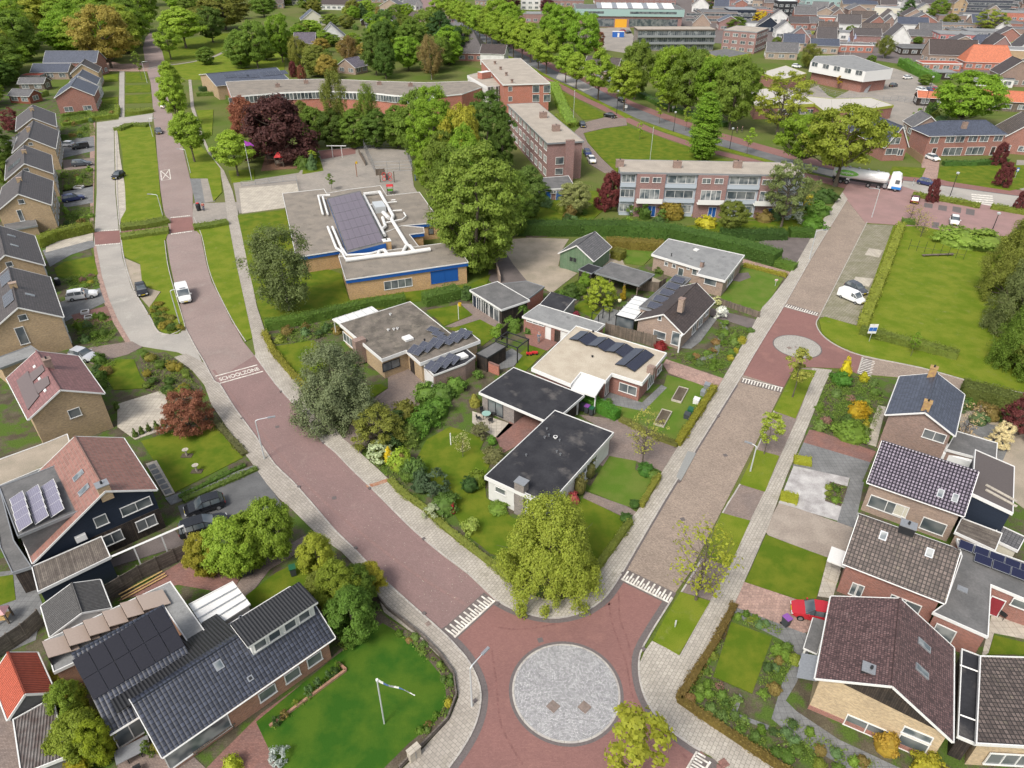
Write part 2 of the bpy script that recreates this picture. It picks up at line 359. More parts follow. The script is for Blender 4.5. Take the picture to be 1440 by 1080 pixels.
t_maroon=tilemat('maroon_shingles',(.13,.075,.07),.55,w_=.19,h_=.2,gap=(.05,.03,.03),moss=((.2,.13,.12),1.3,.55,.75))
t_grey=tilemat('grey_tiles',(.13,.125,.125),.25,moss=((.18,.17,.16),.6,.5,.75))
t_dgrey=tilemat('dark_grey_tiles',(.09,.077,.074),.25)
c_grey=corrmat('corrugated_sheet',(.13,.125,.12),.18,fine=.25,fscale=4)
c_pale=corrmat('pale_corrugated_sheet',(.24,.215,.2),.2,fine=.35,fscale=3,col2=(.12,.09,.08),nscale=1.5)
c_orange=corrmat('red_corrugated_roof',(.52,.12,.07),.2,fine=.15,fscale=3)
c_black=corrmat('black_ribbed_sheet',(.04,.04,.042),.25,fine=.15,rough=.5)
m_rubber=mat('rubber',(.015,.015,.016),.8,fine=.1)
m_rim=mat('wheel_rim',(.35,.36,.37),.35,metal=.7,fine=.05)
m_leaf=leafmat('leaves');m_needle=leafmat('needles',var=.3,trans=.1)
# ---------------------------------------------------------------- the setting: ground, roads, pavements
def surf(name,m,z,pts,z0=None,sm=0,closed=True,world=False,label=None):
 P=[Vector(p) for p in pts] if world else GP(pts,z)
 if sm:P=smooth(P,sm,True)
 o=MB().prism(P,z-.18 if z0 is None else z0,z,bottom=False).build(name,m);o['kind']='structure'
 return o
def band(name,m,z,line,wd,z0=None,world=False,sm=4):
 P=line if world else smooth(GP(line,z),sm);A=offset_line(P,wd/2);B=offset_line(P,-wd/2)
 mb=MB()
 for i in range(len(P)-1):
  q=[A[i],B[i],B[i+1],A[i+1]]
  mb.face([(p.x,p.y,z) for p in q]);
  mb.face([(A[i].x,A[i].y,z),(A[i+1].x,A[i+1].y,z),(A[i+1].x,A[i+1].y,z-.15),(A[i].x,A[i].y,z-.15)])
  mb.face([(B[i+1].x,B[i+1].y,z),(B[i].x,B[i].y,z),(B[i].x,B[i].y,z-.15),(B[i+1].x,B[i+1].y,z-.15)])
 o=mb.build(name,m);o['kind']='structure';return o
g=MB();g.face([(-3000,-300,0),(3000,-300,0),(3000,4500,0),(-3000,4500,0)]).build('ground',m_ground)['kind']='structure'
LK=[(632,1080),(650,1055),(667,1025),(676,995),(676,965),(662,932),(642,907),(620,885)]         # kerb round the west corner of the crossing
LW=[(620,885),(577,847),(535,809),(500,772),(472,745),(442,710),(412,676),(387,652),(360,613),(330,572),(310,540),(302,535),(287,507),(275,487),(262,462)]
LN=[(260,455),(246,402),(239,370),(234,337),(237,317),(230,295),(226,270),(221,220),(219,187),(216,170),(215,150),(212,117),(207,100),(204,87),(201,67),(205,52),(212,45)]
RN=[(224,50),(227,65),(232,82),(233,105),(237,140),(248,185),(257,207),(267,250),(271,270),(271,305),(282,330),(290,370),(297,395),(315,430),(327,455),(342,480),(358,500)]
RW=[(358,500),(387,540),(420,577),(447,615),(470,635),(490,656),(515,680),(545,710),(572,737),(592,755),(622,780),(658,807),(697,844)]
NK=[(697,844),(720,856),(752,866),(785,869),(820,861),(845,846),(860,830),(875,807)]
EL=[(875,807),(936,702),(1036,541)]
surf('west_road',m_road2,.066,LW[-4:]+LN+RN+RW[:1])
surf('west_road',m_road,.06,LW[:-3]+[(268,465),(315,448),(330,457),(342,480)]+RW)
EK=[(945,840),(905,905),(897,935),(902,970),(917,1000),(940,1025),(970,1047),(985,1056)]
surf('crossing',m_red,.068,[(560,1180)]+LK+NK+EK+[(1030,1090),(1100,1180)])
surf('east_road',m_cobble,.064,[(875,807),(1036,541),(1045,527),(1102,433),(1121,398),(1150,348),(1192,280),(1215,285),(1219,312),(1151,446),(1102,545),(1066,617),(1023,702),(970,805),(945,840)])
surf('small_crossing',m_red,.072,[(1045,527),(1060,500),(1080,467),(1102,432),(1151,445),(1147,455),(1155,470),(1175,485),(1212,500),(1205,525),(1190,518),(1142,516),(1118,515),(1102,545)])
surf('side_road',m_cobble,.062,[(1210,500),(1227,504),(1295,517),(1375,539),(1440,553),(1600,590),(1600,605),(1440,572),(1330,545),(1260,530),(1204,525)])
surf('service_road',m_conc,.064,[(136,172),(136,270),(132,342),(140,387),(150,420),(162,450),(180,482),(200,487),(250,495),(262,500),(287,515),(262,460),(242,470),(222,467),(212,450),(200,430),(185,405),(172,362),(167,324),(162,270),(160,182),(175,173),(214,171),(215,159),(175,165),(175,100),(168,100),(167,168)])
surf('parking_strip',m_terr,.1,[(161,184),(165,184),(168,215),(172,240),(177,270),(177,295),(170,308),(168,322),(163,270)])
surf('parking_strip',m_gravel,.1,[(173,362),(197,372),(200,400),(212,405),(227,408),(210,432),(186,405)])
surf('brick_crossing',m_red,.085,[(132,326),(169,324),(170,341),(134,345)])
surf('brick_crossing',m_red,.085,[(240,307),(270,305),(273,323),(240,328)])
surf('footpath',m_red,.13,[(170,325),(237,318),(240,324),(170,332)])
surf('footpath',m_pink,.09,[(126,172),(134,172),(131,342),(126,342),(127,270)])
surf('footpath',m_pink,.09,[(131,345),(135,345),(143,387),(153,420),(166,450),(186,484),(178,484),(160,455),(146,425),(137,390)])
# verges and greens
def lawn(pts,m=None,z=.14,name='lawn',sm=0):return surf(name,m or m_grass,z,pts,sm=sm)
lawn([(163,180),(185,172),(210,175),(216,182),(222,230),(225,270),(229,302),(236,310),(170,322),(170,308),(177,295),(176,270),(172,215),(167,190)])
lawn([(170,335),(237,326),(232,338),(236,370),(244,402),(257,445),(261,460),(250,469),(232,469),(217,457),(210,432),(227,410),(212,406),(200,400),(197,370),(175,360)])
lawn([(273,321),(320,311),(322,317),(332,370),(343,420),(355,475),(345,479),(330,457),(316,431),(300,398),(291,370),(283,331)])
lawn([(257,200),(277,200),(297,220),(310,237),(312,270),(300,283),(292,251),(268,250)])
lawn([(321,240),(357,238),(358,254),(326,257)])
lawn([(276,155),(300,154),(298,190),(288,190)])
for q in ([(177,102),(207,102),(208,115),(177,116)],[(176,120),(211,119),(212,129),(176,130)],[(176,134),(213,132),(214,144),(176,145)],[(140,104),(166,104),(166,114),(141,115)],[(129,138),(166,136),(166,145),(127,148)]):lawn(q,m_lawn)
surf('footpath',m_pink,.1,[(140,80),(170,90),(210,88),(208,100),(170,100),(130,100)])
lawn([(334,303),(400,295),(425,365),(480,385),(490,420),(660,400),(690,385),(684,402),(640,415),(560,428),(480,446),(430,455),(374,464),(362,430),(350,380),(340,330)],m_lawn)
surf('footpath',m_pave2,.12,[(265,112),(269,112),(273,150),(285,190),(299,221),(315,240),(327,268),(335,303),(344,350),(352,385),(361,430),(374,470),(384,497),(420,537),(387,540),(360,503),(355,476),(343,420),(332,370),(321,315),(315,270),(309,238),(296,222),(281,190),(268,150)])
surf('footpath',m_yard,.11,[(272,286),(334,284),(335,303),(321,312),(272,319),(271,300)])
surf('parking_bay',m_grey_pave,.115,[(267,251),(282,251),(288,285),(275,287)])
surf('parking_bay',m_yard,.115,[(282,251),(292,251),(302,283),(288,285)])
surf('playground',m_yard,.1,[(328,257),(420,243),(445,212),(510,205),(575,212),(582,262),(590,275),(500,292),(400,290),(336,300)])
# footways along the streets
S1o=[(374,466),(386,497),(420,537),(440,565),(470,600),(482,616),(507,637),(545,672),(567,695),(597,717),(622,740),(657,767),(695,797),(720,822),(745,836),(765,842),(790,843),(812,836),(832,806),(882,735),(895,720),(927,670),(952,630),(1007,550),(1017,532),(1055,465),(1072,432),(1085,418),(1105,392),(1120,370),(1140,335),(1155,312),(1172,288),(1185,270)]
S1i=[(358,500)]+RW[1:]+NK[1:]+[(936,702),(1036,541),(1045,527),(1060,500),(1080,467),(1102,432),(1121,398),(1150,348),(1192,280)]
surf('pavement',m_pave,.16,S1o+S1i[::-1])
S2o=[(245,502),(270,520),(287,540),(297,568),(310,587),(332,622),(350,645),(375,680),(392,700),(410,715),(427,732),(450,755),(480,775),(512,809),(532,840),(540,860),(565,878),(592,898),(622,926),(640,950),(645,980),(632,1012),(600,1047),(567,1080),(500,1140)]
S2i=[(262,497),(287,510),(302,535),(310,540),(330,572),(360,613),(387,652),(412,676),(442,710),(472,745),(500,772),(535,809),(577,847),(620,885)]+LK[::-1]+[(600,1110),(570,1140)]
surf('pavement',m_pave2,.16,S2o+S2i[::-1])
S3o=[(1170,520),(1160,540),(1130,615),(1107,667),(1080,742),(1048,815),(1032,852),(985,935),(951,985),(990,1012),(1020,1032),(1080,1072),(1150,1120)]
S3i=[(1142,517),(1139,540),(1120,590),(1097,642),(1077,687),(1055,732),(1027,794),(999,844),(956,921),(917,901),(907,915),(898,935),(903,970),(918,1000),(941,1025),(971,1047),(1000,1062),(1060,1120)]
surf('pavement',m_pave,.16,S3o+S3i[::-1])
surf('driveway',m_drive,.13,[(957,832),(987,782),(1015,721),(1040,680),(1063,632),(1090,575),(1118,518),(1142,517),(1139,540),(1120,590),(1097,642),(1077,687),(1055,732),(1027,794),(999,844)])
for q in ([(957,832),(999,845),(955,921),(918,900),(935,868)],[(1015,721),(1055,732),(1026,797),(988,782)],[(1063,632),(1096,641),(1076,691),(1040,680)],[(1118,518),(1148,521),(1139,540),(1119,588),(1088,577),(1102,550)]):lawn(q,m_grass,.2,'verge')
# kerbs: pale stones at the road's edge, a real step
def kerb(line,side,wd=.14):
 P=smooth(GP(line,.16),3);band('kerb',m_kerb,.172,offset_line(P,side*wd/2),wd,world=True)
def gutter(line,side,wd=.3):
 P=smooth(GP(line,.07),3);band('gutter',m_gring,.078,offset_line(P,side*(wd/2+.01)),wd,world=True)
kerb(LW[::-1]+LK[::-1][1:],-1);gutter(LK[::-1],1,.5);kerb(RW,1);kerb(NK,1);gutter(NK,-1,.5)
kerb([(875,807),(936,702),(1036,541),(1060,500),(1080,467),(1102,432),(1150,348),(1192,280)],1);gutter([(875,807),(936,702),(1036,541)],-1,.2)
kerb(EK,1);gutter(EK,-1,.5)
kerb([(957,832),(988,782),(1015,721),(1040,680),(1063,632),(1088,577),(1105,548)],-1)
kerb([(1151,446),(1147,455),(1155,470),(1175,485),(1212,500),(1295,517),(1375,539),(1440,553)],1)
kerb([(1151,446),(1219,312)],-1,.12)
kerb([(261,460),(257,445),(244,402),(236,370),(232,338)],1,.12);kerb([(345,480),(330,457),(316,431),(300,398),(291,370),(283,331),(272,305)],-1,.12)
kerb([(163,182),(164,270),(168,322),(173,362),(186,405),(200,430),(212,450),(222,467),(242,470),(261,460)],1,.2)
# the two round islands
c1=G(796,971,.07);c2=G(1121,487,.07)
def disc(name,m,c,r,z,zc=None,n=64):
 mb=MB();zc=z if zc is None else zc;K=4
 for k in range(K):
  for i in range(n):
   a,b_=2*pi*i/n,2*pi*(i+1)/n;r0,r1=r*k/K,r*(k+1)/K
   zz=lambda q:zc+(z-zc)*(q/r)**2
   pt=lambda q,t:(c.x+q*cos(t),c.y+q*sin(t),zz(q))
   mb.face([pt(r0,a),pt(r1,a),pt(r1,b_),pt(r0,b_)] if k else [pt(0,0),pt(r1,a),pt(r1,b_)])
 for i in range(n):
  a,b_=2*pi*i/n,2*pi*(i+1)/n;mb.face([(c.x+r*cos(a),c.y+r*sin(a),0),(c.x+r*cos(b_),c.y+r*sin(b_),0),(c.x+r*cos(b_),c.y+r*sin(b_),z),(c.x+r*cos(a),c.y+r*sin(a),z)])
 o=mb.build(name,m);o['kind']='structure';return o
disc('island_gutter',m_gring,c1,4.47,.076);disc('island_kerb',m_kerb,c1,4.22,.09);disc('round_island',m_stone,c1,4.06,.1,.22)
m_stone2=mat('beige_setts',(.38,.355,.31),.85,(.33,.31,.27),nscale=.5,fine=.15,fscale=6,pat=(.3,.3,.02,(.22,.2,.18),.5,.1))
disc('island_gutter',m_gring,c2,3.35,.08);disc('round_island',m_stone2,c2,3.18,.09,.16)
def sqr(px,py,s=.55,m=None,a=.6,z=.235,name='inspection_cover'):
 c=G(px,py,z);q=[Vector((c.x,c.y))+Vector((cos(a+pi/4+k*pi/2),sin(a+pi/4+k*pi/2)))*s for k in range(4)]
 return surf(name,m or m_drive,z,q,world=True)
sqr(778,993,.55,a=.8);sqr(822,994,.55,a=.8);sqr(1110,489,.4,a=.3,z=.17);sqr(1119,488,.2,a=.3,z=.17)
sqr(1018,1073,.42,m_drive_red,.5,.18);sqr(602,877,.3,m_drive,.7,.18)
# white shark-tooth bands across the roads
def teeth(a,b_,n,long_,short_,dark=True,z=.084,wdt=.16,base=.18):
 A,B=G(*a,z),G(*b_,z);A.z=B.z=0;d=(B-A);L=d.length;d.normalize();nn=Vector((-d.y,d.x,0))
 if dark:surf('marking_ground',m_dark,z-.005,[(A-nn*.15).to_2d(),(B-nn*.15).to_2d(),(B+nn*(long_+.12)).to_2d(),(A+nn*(long_+.12)).to_2d()],world=True)
 mb=MB()
 def q(u0,u1,v0,v1):mb.face([(*(A+d*u+nn*v).to_2d(),z) for u,v in ((u0,v0),(u1,v0),(u1,v1),(u0,v1))])
 q(0,L,0,base)
 for i in range(n):
  u=L*(i+.15)/n;q(u,u+wdt,base,long_ if i%2==0 else short_)
 o=mb.build('road_marking',m_line);o['kind']='structure'
teeth((640,897),(697,845),18,1.3,.8)
teeth((873,815),(942,849),18,1.3,.8)
teeth((1101,545),(1044,531),14,1.2,1.1)
teeth((1103,431),(1149,444),14,1.1,1.0)
teeth((1207,525),(1214,503),10,-1.6,-1.5,dark=False)
surf('marking_ground',m_dark,.078,[(1213,503),(1227,505),(1222,529),(1205,525)])
A=[(981,1058),(972,1075),(955,1110)];surf('marking_ground',m_dark,.079,[(981,1057),(1009,1070),(1000,1120),(945,1120)])
mb=MB()
for a,b_ in [((980,1057),(961,1090)),((999,1071),(979,1102))]:
 A,B=G(*a,.09),G(*b_,.09);d=(B-A).normalized();nn=Vector((-d.y,d.x,0));mb.face([A-nn*.08,B-nn*.08,B+nn*.08,A+nn*.08])
for k in range(9):
 A=G(980-2.2*k,1058+3.9*k,.09);B=G(992-2.2*k+(6 if k%2 else 0),1065+3.9*k+(4 if k%2 else 0),.09);d=(B-A).normalized();nn=Vector((-d.y,d.x,0));mb.face([A-nn*.07,B-nn*.07,B+nn*.07,A+nn*.07])
mb.build('road_marking',m_line)['kind']='structure'
# the word on the road, between two bars
def gquad(mb,a,b_,wd,z):
 A,B=G(*a,z),G(*b_,z);d=(B-A).normalized();nn=Vector((-d.y,d.x,0));mb.face([A-nn*wd/2,B-nn*wd/2,B+nn*wd/2,A+nn*wd/2])
def text_mesh(word,w_,h_,name,m,M4,bold=.012,depth=0.):
 cu=bpy.data.curves.new('t','FONT');cu.body=word;cu.align_x='CENTER';cu.align_y='CENTER';cu.offset=bold;cu.extrude=depth
 t=bpy.data.objects.new('t',cu);COL.objects.link(t);bpy.context.view_layer.update()
 me=bpy.data.meshes.new_from_object(t.evaluated_get(bpy.context.evaluated_depsgraph_get()))
 bpy.data.objects.remove(t);xs=[v.co.x for v in me.vertices];ys=[v.co.y for v in me.vertices]
 sx=w_/(max(xs)-min(xs));sy=h_/(max(ys)-min(ys));cx,cy=(max(xs)+min(xs))/2,(max(ys)+min(ys))/2
 for v in me.vertices:v.co=M4 @ Vector(((v.co.x-cx)*sx,(v.co.y-cy)*sy,v.co.z*min(sx,sy)))
 me.materials.clear();me.materials.append(m)
 if not me.uv_layers:me.uv_layers.new(name='UVMap')
 o=bpy.data.objects.new(name,me);COL.objects.link(o);return o
z=.075;mb=MB()
gquad(mb,(303,529),(362,513),.22,z);gquad(mb,(309,539),(370,522),.22,z)
mb.build('road_marking',m_line)['kind']='structure'
A,B=G(306,534.5,z),G(366,517.5,z);d=(B-A);L=d.length;d.normalize();nn=Vector((-d.y,d.x,0))
cc=(A+B)/2;M4=Matrix(((d.x,nn.x,0,cc.x),(d.y,nn.y,0,cc.y),(0,0,1,z),(0,0,0,1)))
o=text_mesh('SCHOOLZONE',L*.93,.95,'road_marking',m_line,M4,bold=.02);o['kind']='structure'
mb=MB()
for a,b_ in [((226,240),(238,238)),((238,238),(240,252)),((240,252),(227,254)),((227,254),(226,240)),((226,240),(240,252)),((238,238),(227,254))]:gquad(mb,a,b_,.18,z)
mb.build('road_marking',m_line)['kind']='structure'
for (a,b_),n in ((((133,325),(168,323)),11),(((134,345),(170,342)),11),(((240,306),(268,303)),10),(((241,329),(271,325)),10)):
 mb=MB()
 for i in range(n):
  p=G(a[0]+(b_[0]-a[0])*(i+.3)/n,a[1]+(b_[1]-a[1])*(i+.3)/n,.095);mb.face([(p.x-.15,p.y-.25,.095),(p.x+.15,p.y-.25,.095),(p.x+.15,p.y+.25,.095),(p.x-.15,p.y+.25,.095)])
 mb.build('road_marking',m_line)['kind']='structure'
surf('cobbled_patch',mat('grey_asphalt_patch',(.25,.25,.235),.9,fine=.12),.174,[(951,670),(967,634),(979,637),(957,677)])
surf('rust_stain',mat('rusty_sand',(.3,.13,.07),.9,(.36,.22,.15),nscale=2,fine=.3),.166,[(515,682),(530,678),(544,673),(548,676),(535,681),(520,685)],sm=3)
# east: slab parking strip, field, plaza
surf('parking_strip',m_paver,.1,[(1217,315),(1256,317),(1251,332),(1218,425),(1205,457),(1157,445),(1151,446)])
for q in ([(1222,349),(1242,352),(1236,362),(1216,358)],[(1203,389),(1228,392),(1222,403),(1198,399)]):surf('parking_strip',m_terr,.106,q)
lawn([(1152,450),(1160,445),(1205,458),(1256,318),(1300,318),(1345,332),(1450,337),(1600,400),(1600,590),(1440,551),(1375,537),(1295,515),(1227,503),(1212,499),(1176,483),(1156,468)],m_grass,.15)
surf('plaza',mat('plaza_brick',(.3,.185,.17),.88,(.26,.165,.15),nscale=.3,fine=.15,fscale=6),.094,[(1176,284),(1190,262),(1205,240),(1240,252),(1300,272),(1440,298),(1560,320),(1560,350),(1440,334),(1345,325),(1262,316),(1217,313),(1192,282)])
for q in ([(1300,285),(1312,287),(1311,293),(1299,291)],[(1320,288),(1332,290),(1331,297),(1319,295)],[(1340,290),(1352,292),(1351,300),(1339,297)],[(1359,293),(1371,295),(1370,303),(1358,301)],[(1311,312),(1321,313),(1320,321),(1310,320)]):surf('drain_bay',m_gring,.1,q)
# the avenue with its cycle paths
AVL=[(575,-12),(600,19),(620,32),(640,38),(663,46),(677,58),(693,67),(718,79),(740,90),(757,100),(785,113),(820,129),(852,146),(895,166),(925,177),(970,192),(1002,202),(1070,221),(1127,238),(1175,250),(1235,270),(1295,280),(1377,291),(1440,300),(1600,325)]
AVU=[(600,-12),(620,8),(640,26),(677,47),(703,60),(727,72),(753,85),(782,100),(815,112),(850,130),(890,150),(927,165),(970,180),(1005,192),(1070,212),(1127,228),(1180,240),(1235,250),(1287,255),(1380,268),(1440,276),(1600,300)]
surf('avenue',m_asph,.05,AVL+AVU[::-1])
surf('avenue_slabs',m_conc,.056,[(782,110),(786,102),(800,108),(815,112),(838,123),(820,128)])
surf('avenue_slabs',m_conc,.056,[(1127,237),(1140,234),(1180,241),(1235,251),(1287,256),(1380,269),(1440,277),(1600,302),(1600,324),(1440,299),(1377,290),(1295,279),(1235,269),(1175,249)])
surf('avenue_top',m_road,.056,[(575,-12),(583,0),(600,19),(625,33),(640,36),(638,25),(620,8),(600,-12)])
surf('footpath',m_pink,.1,[(583,0),(560,-12),(556,-12),(585,14),(600,28),(625,42),(640,48),(663,58),(660,46),(640,39),(620,33),(600,20)])
surf('cycle_path',m_red,.09,AVU[1:-1]+[(1600,292),(1440,268),(1380,260),(1287,247),(1235,242),(1180,231),(1127,219),(1070,203),(1005,184),(970,172),(927,157),(890,143),(850,122),(815,104),(782,92),(753,78),(727,65),(703,53),(677,41),(640,20),(628,8)])
band('cycle_path',m_red,.09,[(740,98),(760,108),(790,122),(815,136),(845,150),(875,165),(895,174),(920,185),(960,199),(1000,212),(1057,226),(1110,240),(1160,254),(1200,264)],3.4)
surf('cycle_path',m_red,.088,[(1130,243),(1175,252),(1235,271),(1300,281),(1440,301),(1600,325),(1600,332),(1440,306),(1300,286),(1240,277),(1205,268),(1190,262),(1150,252)])
lawn([(822,187),(850,181),(882,177),(905,185),(945,199),(970,207),(1000,218),(1040,230),(1080,240),(1060,262),(900,255),(865,240),(845,220),(827,200)],m_lawn,.13)
lawn([(790,128),(815,142),(850,160),(847,166),(820,168),(802,150),(783,128)],m_lawn,.13)
lawn([(745,92),(785,114),(820,130),(853,147),(880,159),(890,165),(880,166),(845,146),(815,131),(790,118),(760,104),(735,92)],m_grass,.12)
lawn([(905,172),(925,178),(970,193),(1002,203),(1070,222),(1127,239),(1150,246),(1100,234),(1057,221),(1000,207),(960,194),(920,180)],m_grass,.12)
lawn([(663,47),(693,68),(730,85),(740,92),(735,95),(700,78),(675,62)],m_grass,.12)
surf('parking_court',m_drive,.1,[(808,185),(822,172),(850,165),(880,166),(882,176),(850,180),(820,187),(826,200),(845,222),(868,243),(850,243),(828,230),(822,215)])
lawn([(1255,234),(1302,236),(1296,250),(1250,246)],m_lawn,.13)
lawn([(1322,234),(1440,232),(1450,262),(1420,268),(1335,255),(1318,251)],m_lawn,.13)
surf('driveway',m_pink,.11,[(1296,220),(1322,222),(1318,252),(1296,250)])
surf('driveway',m_yard,.11,[(1430,225),(1600,230),(1600,290),(1440,268),(1425,262)])
# school neighbourhood / back paths
band('footpath',m_yard,.12,[(207,97),(225,92),(250,90),(275,86),(300,80),(320,70)],1.6)
lawn([(222,95),(270,88),(330,70),(400,75),(400,100),(300,112),(262,112),(240,100)],m_grass,.1)
lawn([(225,60),(330,45),(420,55),(430,85),(330,68),(280,82),(232,88)],m_lawn,.09)
surf('car_park',m_yard,.09,[(1170,140),(1255,95),(1300,110),(1340,135),(1300,165),(1260,170),(1190,165),(1120,132),(1150,120)])
surf('school_yard',m_yard,.085,[(1095,120),(1150,128),(1200,150),(1270,135),(1300,150),(1290,175),(1240,190),(1130,170),(1090,150)])
surf('market_yard',m_yard,.09,[(825,40),(885,38),(895,60),(885,75),(850,70),(830,60)])
surf('car_park',m_dark,.08,[(850,-20),(1700,-20),(1700,120),(1440,110),(1360,105),(1300,95),(1200,80),(1100,68),(1000,60),(900,30)])
# wear: tyre marks, drain covers, fallen petals
m_tyre=mat('tyre_marks',(.17,.085,.075),.9,(.22,.11,.095),nscale=1.5,fine=.2);m_tyre2=mat('tyre_marks_grey',(.22,.142,.128),.9,(.24,.15,.135),nscale=1.5,fine=.2)
for q in ([(855,838),(862,880),(880,930),(892,985),(930,1030),(975,1075)],[(870,833),(872,870),(884,905),(890,950)],[(690,905),(698,960),(705,1020),(735,1075)],[(860,848),(800,872),(735,885),(690,880)]):band('tyre_mark',m_tyre,.0705,q,.16)
for q in ([(300,520),(345,580),(440,690),(560,790),(655,850)],):band('tyre_mark',m_tyre2,.0685,q,.3)
for x,y in ((340,588),(420,684),(500,770),(596,862),(596,757),(520,686),(455,622),(395,550),(700,848),(876,806),(955,676),(1010,585),(985,783),(1072,612),(668,985),(905,912),(925,1008)):sqr(x,y,.22,m_gring,.7,.18,'drain_cover')
for x,y in ((470,700),(390,600),(960,730),(1020,640),(760,900)):sqr(x,y,.32,m_gring,.3,.081,'manhole_cover')
mb=MB()
for x,y in pts_in([(300,520),(360,500),(440,600),(540,700),(690,840),(640,885),(500,765),(400,660)],420,3):
 p=G(x,y,.08);a=R.uniform(0,3);s_=R.uniform(.02,.05);mb.face([(p.x+s_*cos(a+k*pi/2),p.y+s_*sin(a+k*pi/2),.08+.004*(k%2)) for k in range(4)])
tag(mb.build('fallen_petals',m_terr),'pale petals scattered over the brick road','petals',kind='stuff')
# ---------------------------------------------------------------- plants
NR=np.random.default_rng(11)
def cards(pos,nrm,size,asp=1.0):
 """leaf-sized rhombi at pos facing nrm: arrays (n,3)"""
 n=len(pos);nrm=nrm/np.maximum(np.linalg.norm(nrm,axis=1,keepdims=True),1e-6)
 r=NR.normal(size=(n,3));t=np.cross(nrm,r);t /= np.maximum(np.linalg.norm(t,axis=1,keepdims=True),1e-6);b=np.cross(nrm,t)
 s=(size*NR.uniform(.6,1.3,n))[:,None] if np.ndim(size)==0 else (size*NR.uniform(.6,1.3,n))[:,None]
 q=np.stack([pos-t*s*asp,pos-b*s*.62+nrm*s*.12,pos+t*s*asp,pos+b*s*.62+nrm*s*.12],1)
 return q.reshape(-1,3)
def quadmesh(name,V,m,extra=None):
 """V (4n,3) quads; extra = MB with solid faces (same material)"""
 nq=len(V)//4;me=bpy.data.meshes.new(name)
 ev=np.array(extra.v) if extra else np.zeros((0,3));allv=np.vstack([V,ev]);me.vertices.add(len(allv));me.vertices.foreach_set('co',allv.astype(np.float32).ravel())
 lp=list(range(nq*4));ls=list(range(0,nq*4,4));k=nq*4
 if extra:
  for f in extra.f:ls.append(k);lp+=[nq*4+i for i in f];k+=len(f)
 me.loops.add(len(lp));me.loops.foreach_set('vertex_index',lp)
 me.polygons.add(len(ls));me.polygons.foreach_set('loop_start',ls)
 me.update(calc_edges=True);me.materials.append(m);me.uv_layers.new(name='UVMap');return me
PROF={
 'round':lambda t:sqrt(max(0,1-(2*t-1)**2))**.8,
 'oval':lambda t:(sin(pi*min(1,t*.96+.04)))**.6,
 'cone':lambda t:max(.02,(1-t))**.85*(min(1,t*8+.35)),
 'column':lambda t:(sin(pi*min(1,t*.93+.07)))**.45*(1-.35*t),
 'pear':lambda t:sin(pi*min(1,t*.97+.03)**.75)**.75,
 'dome':lambda t:sqrt(max(0,1-t*t)),
}
def crown(seed,H,z0,rad,prof,nc,nl,leaf,spread=.2,droop=0.,inner=.35,fill=1.):
 """clump centres and leaf cards; returns (cards, clumps)"""
 g=np.random.default_rng(seed);cs=[];V=[]
 f=PROF[prof];tries=0
 # an uneven outline: lobes
 ph=g.uniform(0,2*pi,4)
 while len(cs)<nc:
  t=g.uniform(0,1);rr=f(t)
  if g.uniform()>rr+.15:continue
  a=g.uniform(0,2*pi);q=sqrt(g.uniform(inner,1))
  lob=1+.13*sin(3*a+ph[0]+4*t)+.1*sin(5*a+ph[1]-6*t)
  r=rad*rr*q*lob;cs.append((r*cos(a),r*sin(a),z0+(H-z0)*(t*.97)+g.normal()*rad*.04))
 cs=np.array(cs);cz=z0+(H-z0)*.42
 for c in cs:
  cr=rad*spread*g.uniform(.65,1.3);m=int(nl*g.uniform(.7,1.3))
  d=g.normal(size=(m,3));d /= np.linalg.norm(d,axis=1,keepdims=True);d[:,2]=np.where(d[:,2]<-.3,-d[:,2]*.6,d[:,2])
  p=c+d*cr*(g.uniform(.35,1.05,m)[:,None])*np.array([1,1,.72])
  if droop:p[:,2]-=droop*g.uniform(0,1,m)**1.5*rad
  out=np.array([c[0],c[1],(c[2]-cz)]);out=out/max(np.linalg.norm(out),.01)
  nn=d*.9+out*.5+g.normal(size=(m,3))*.45+np.array([0,0,.35])
  V.append(cards(p,nn,leaf))
 return np.vstack(V),cs
def limbs(seed,H,z0,rad,cs,tr,nlimb,fork=True):
 g=random.Random(seed);mb=MB();top=H*.78
 pts=[(0,0,-.1)];n=6
 for k in range(1,n+1):
  z=top*k/n;pts.append((g.gauss(0,.02*z),g.gauss(0,.02*z),z))
 mb.tube(pts,[tr*1.35]+[tr*(1-.78*k/n) for k in range(1,n+1)],7)
 sel=list(cs);g.shuffle(sel)
 for c in sel[:nlimb]:
  c=Vector(c);zz=min(max(z0*.75,c.z-(Vector((c.x,c.y)).length)*.75),top*.95);k=zz/top
  s=Vector((0,0,zz));mid=s.lerp(c,.5)+Vector((g.gauss(0,.05),g.gauss(0,.05),-.06))*rad
  r0=tr*(1-.75*k)*.55;mb.tube([s,mid,c],[r0,r0*.6,r0*.2],5,caps=False)
  if fork:
   for _ in range(2):
    e=c+Vector((g.gauss(0,1),g.gauss(0,1),g.gauss(.4,.7)))*rad*.16;mb.tube([mid.lerp(c,.5),e],[r0*.4,r0*.12],4,caps=False)
 return mb
TP={}
def treeproto(key,H,z0,rad,prof,nc,nl,leaf,tr=.16,nlimb=14,spread=.2,droop=0.,inner=.35,bark=None,lm=None,nv=2,fork=True):
 L_=[]
 for v in range(nv):
  V,cs=crown(sum(map(ord,key))*7+v*17,H,z0,rad,prof,nc,nl,leaf,spread,droop,inner)
  cm=quadmesh('crown',V,lm or m_leaf);tm=limbs(v+3,H,z0,rad,cs,tr,nlimb,fork).mesh('trunk',bark or m_bark)
  L_.append((cm,tm))
 TP[key]=(L_,H,rad)
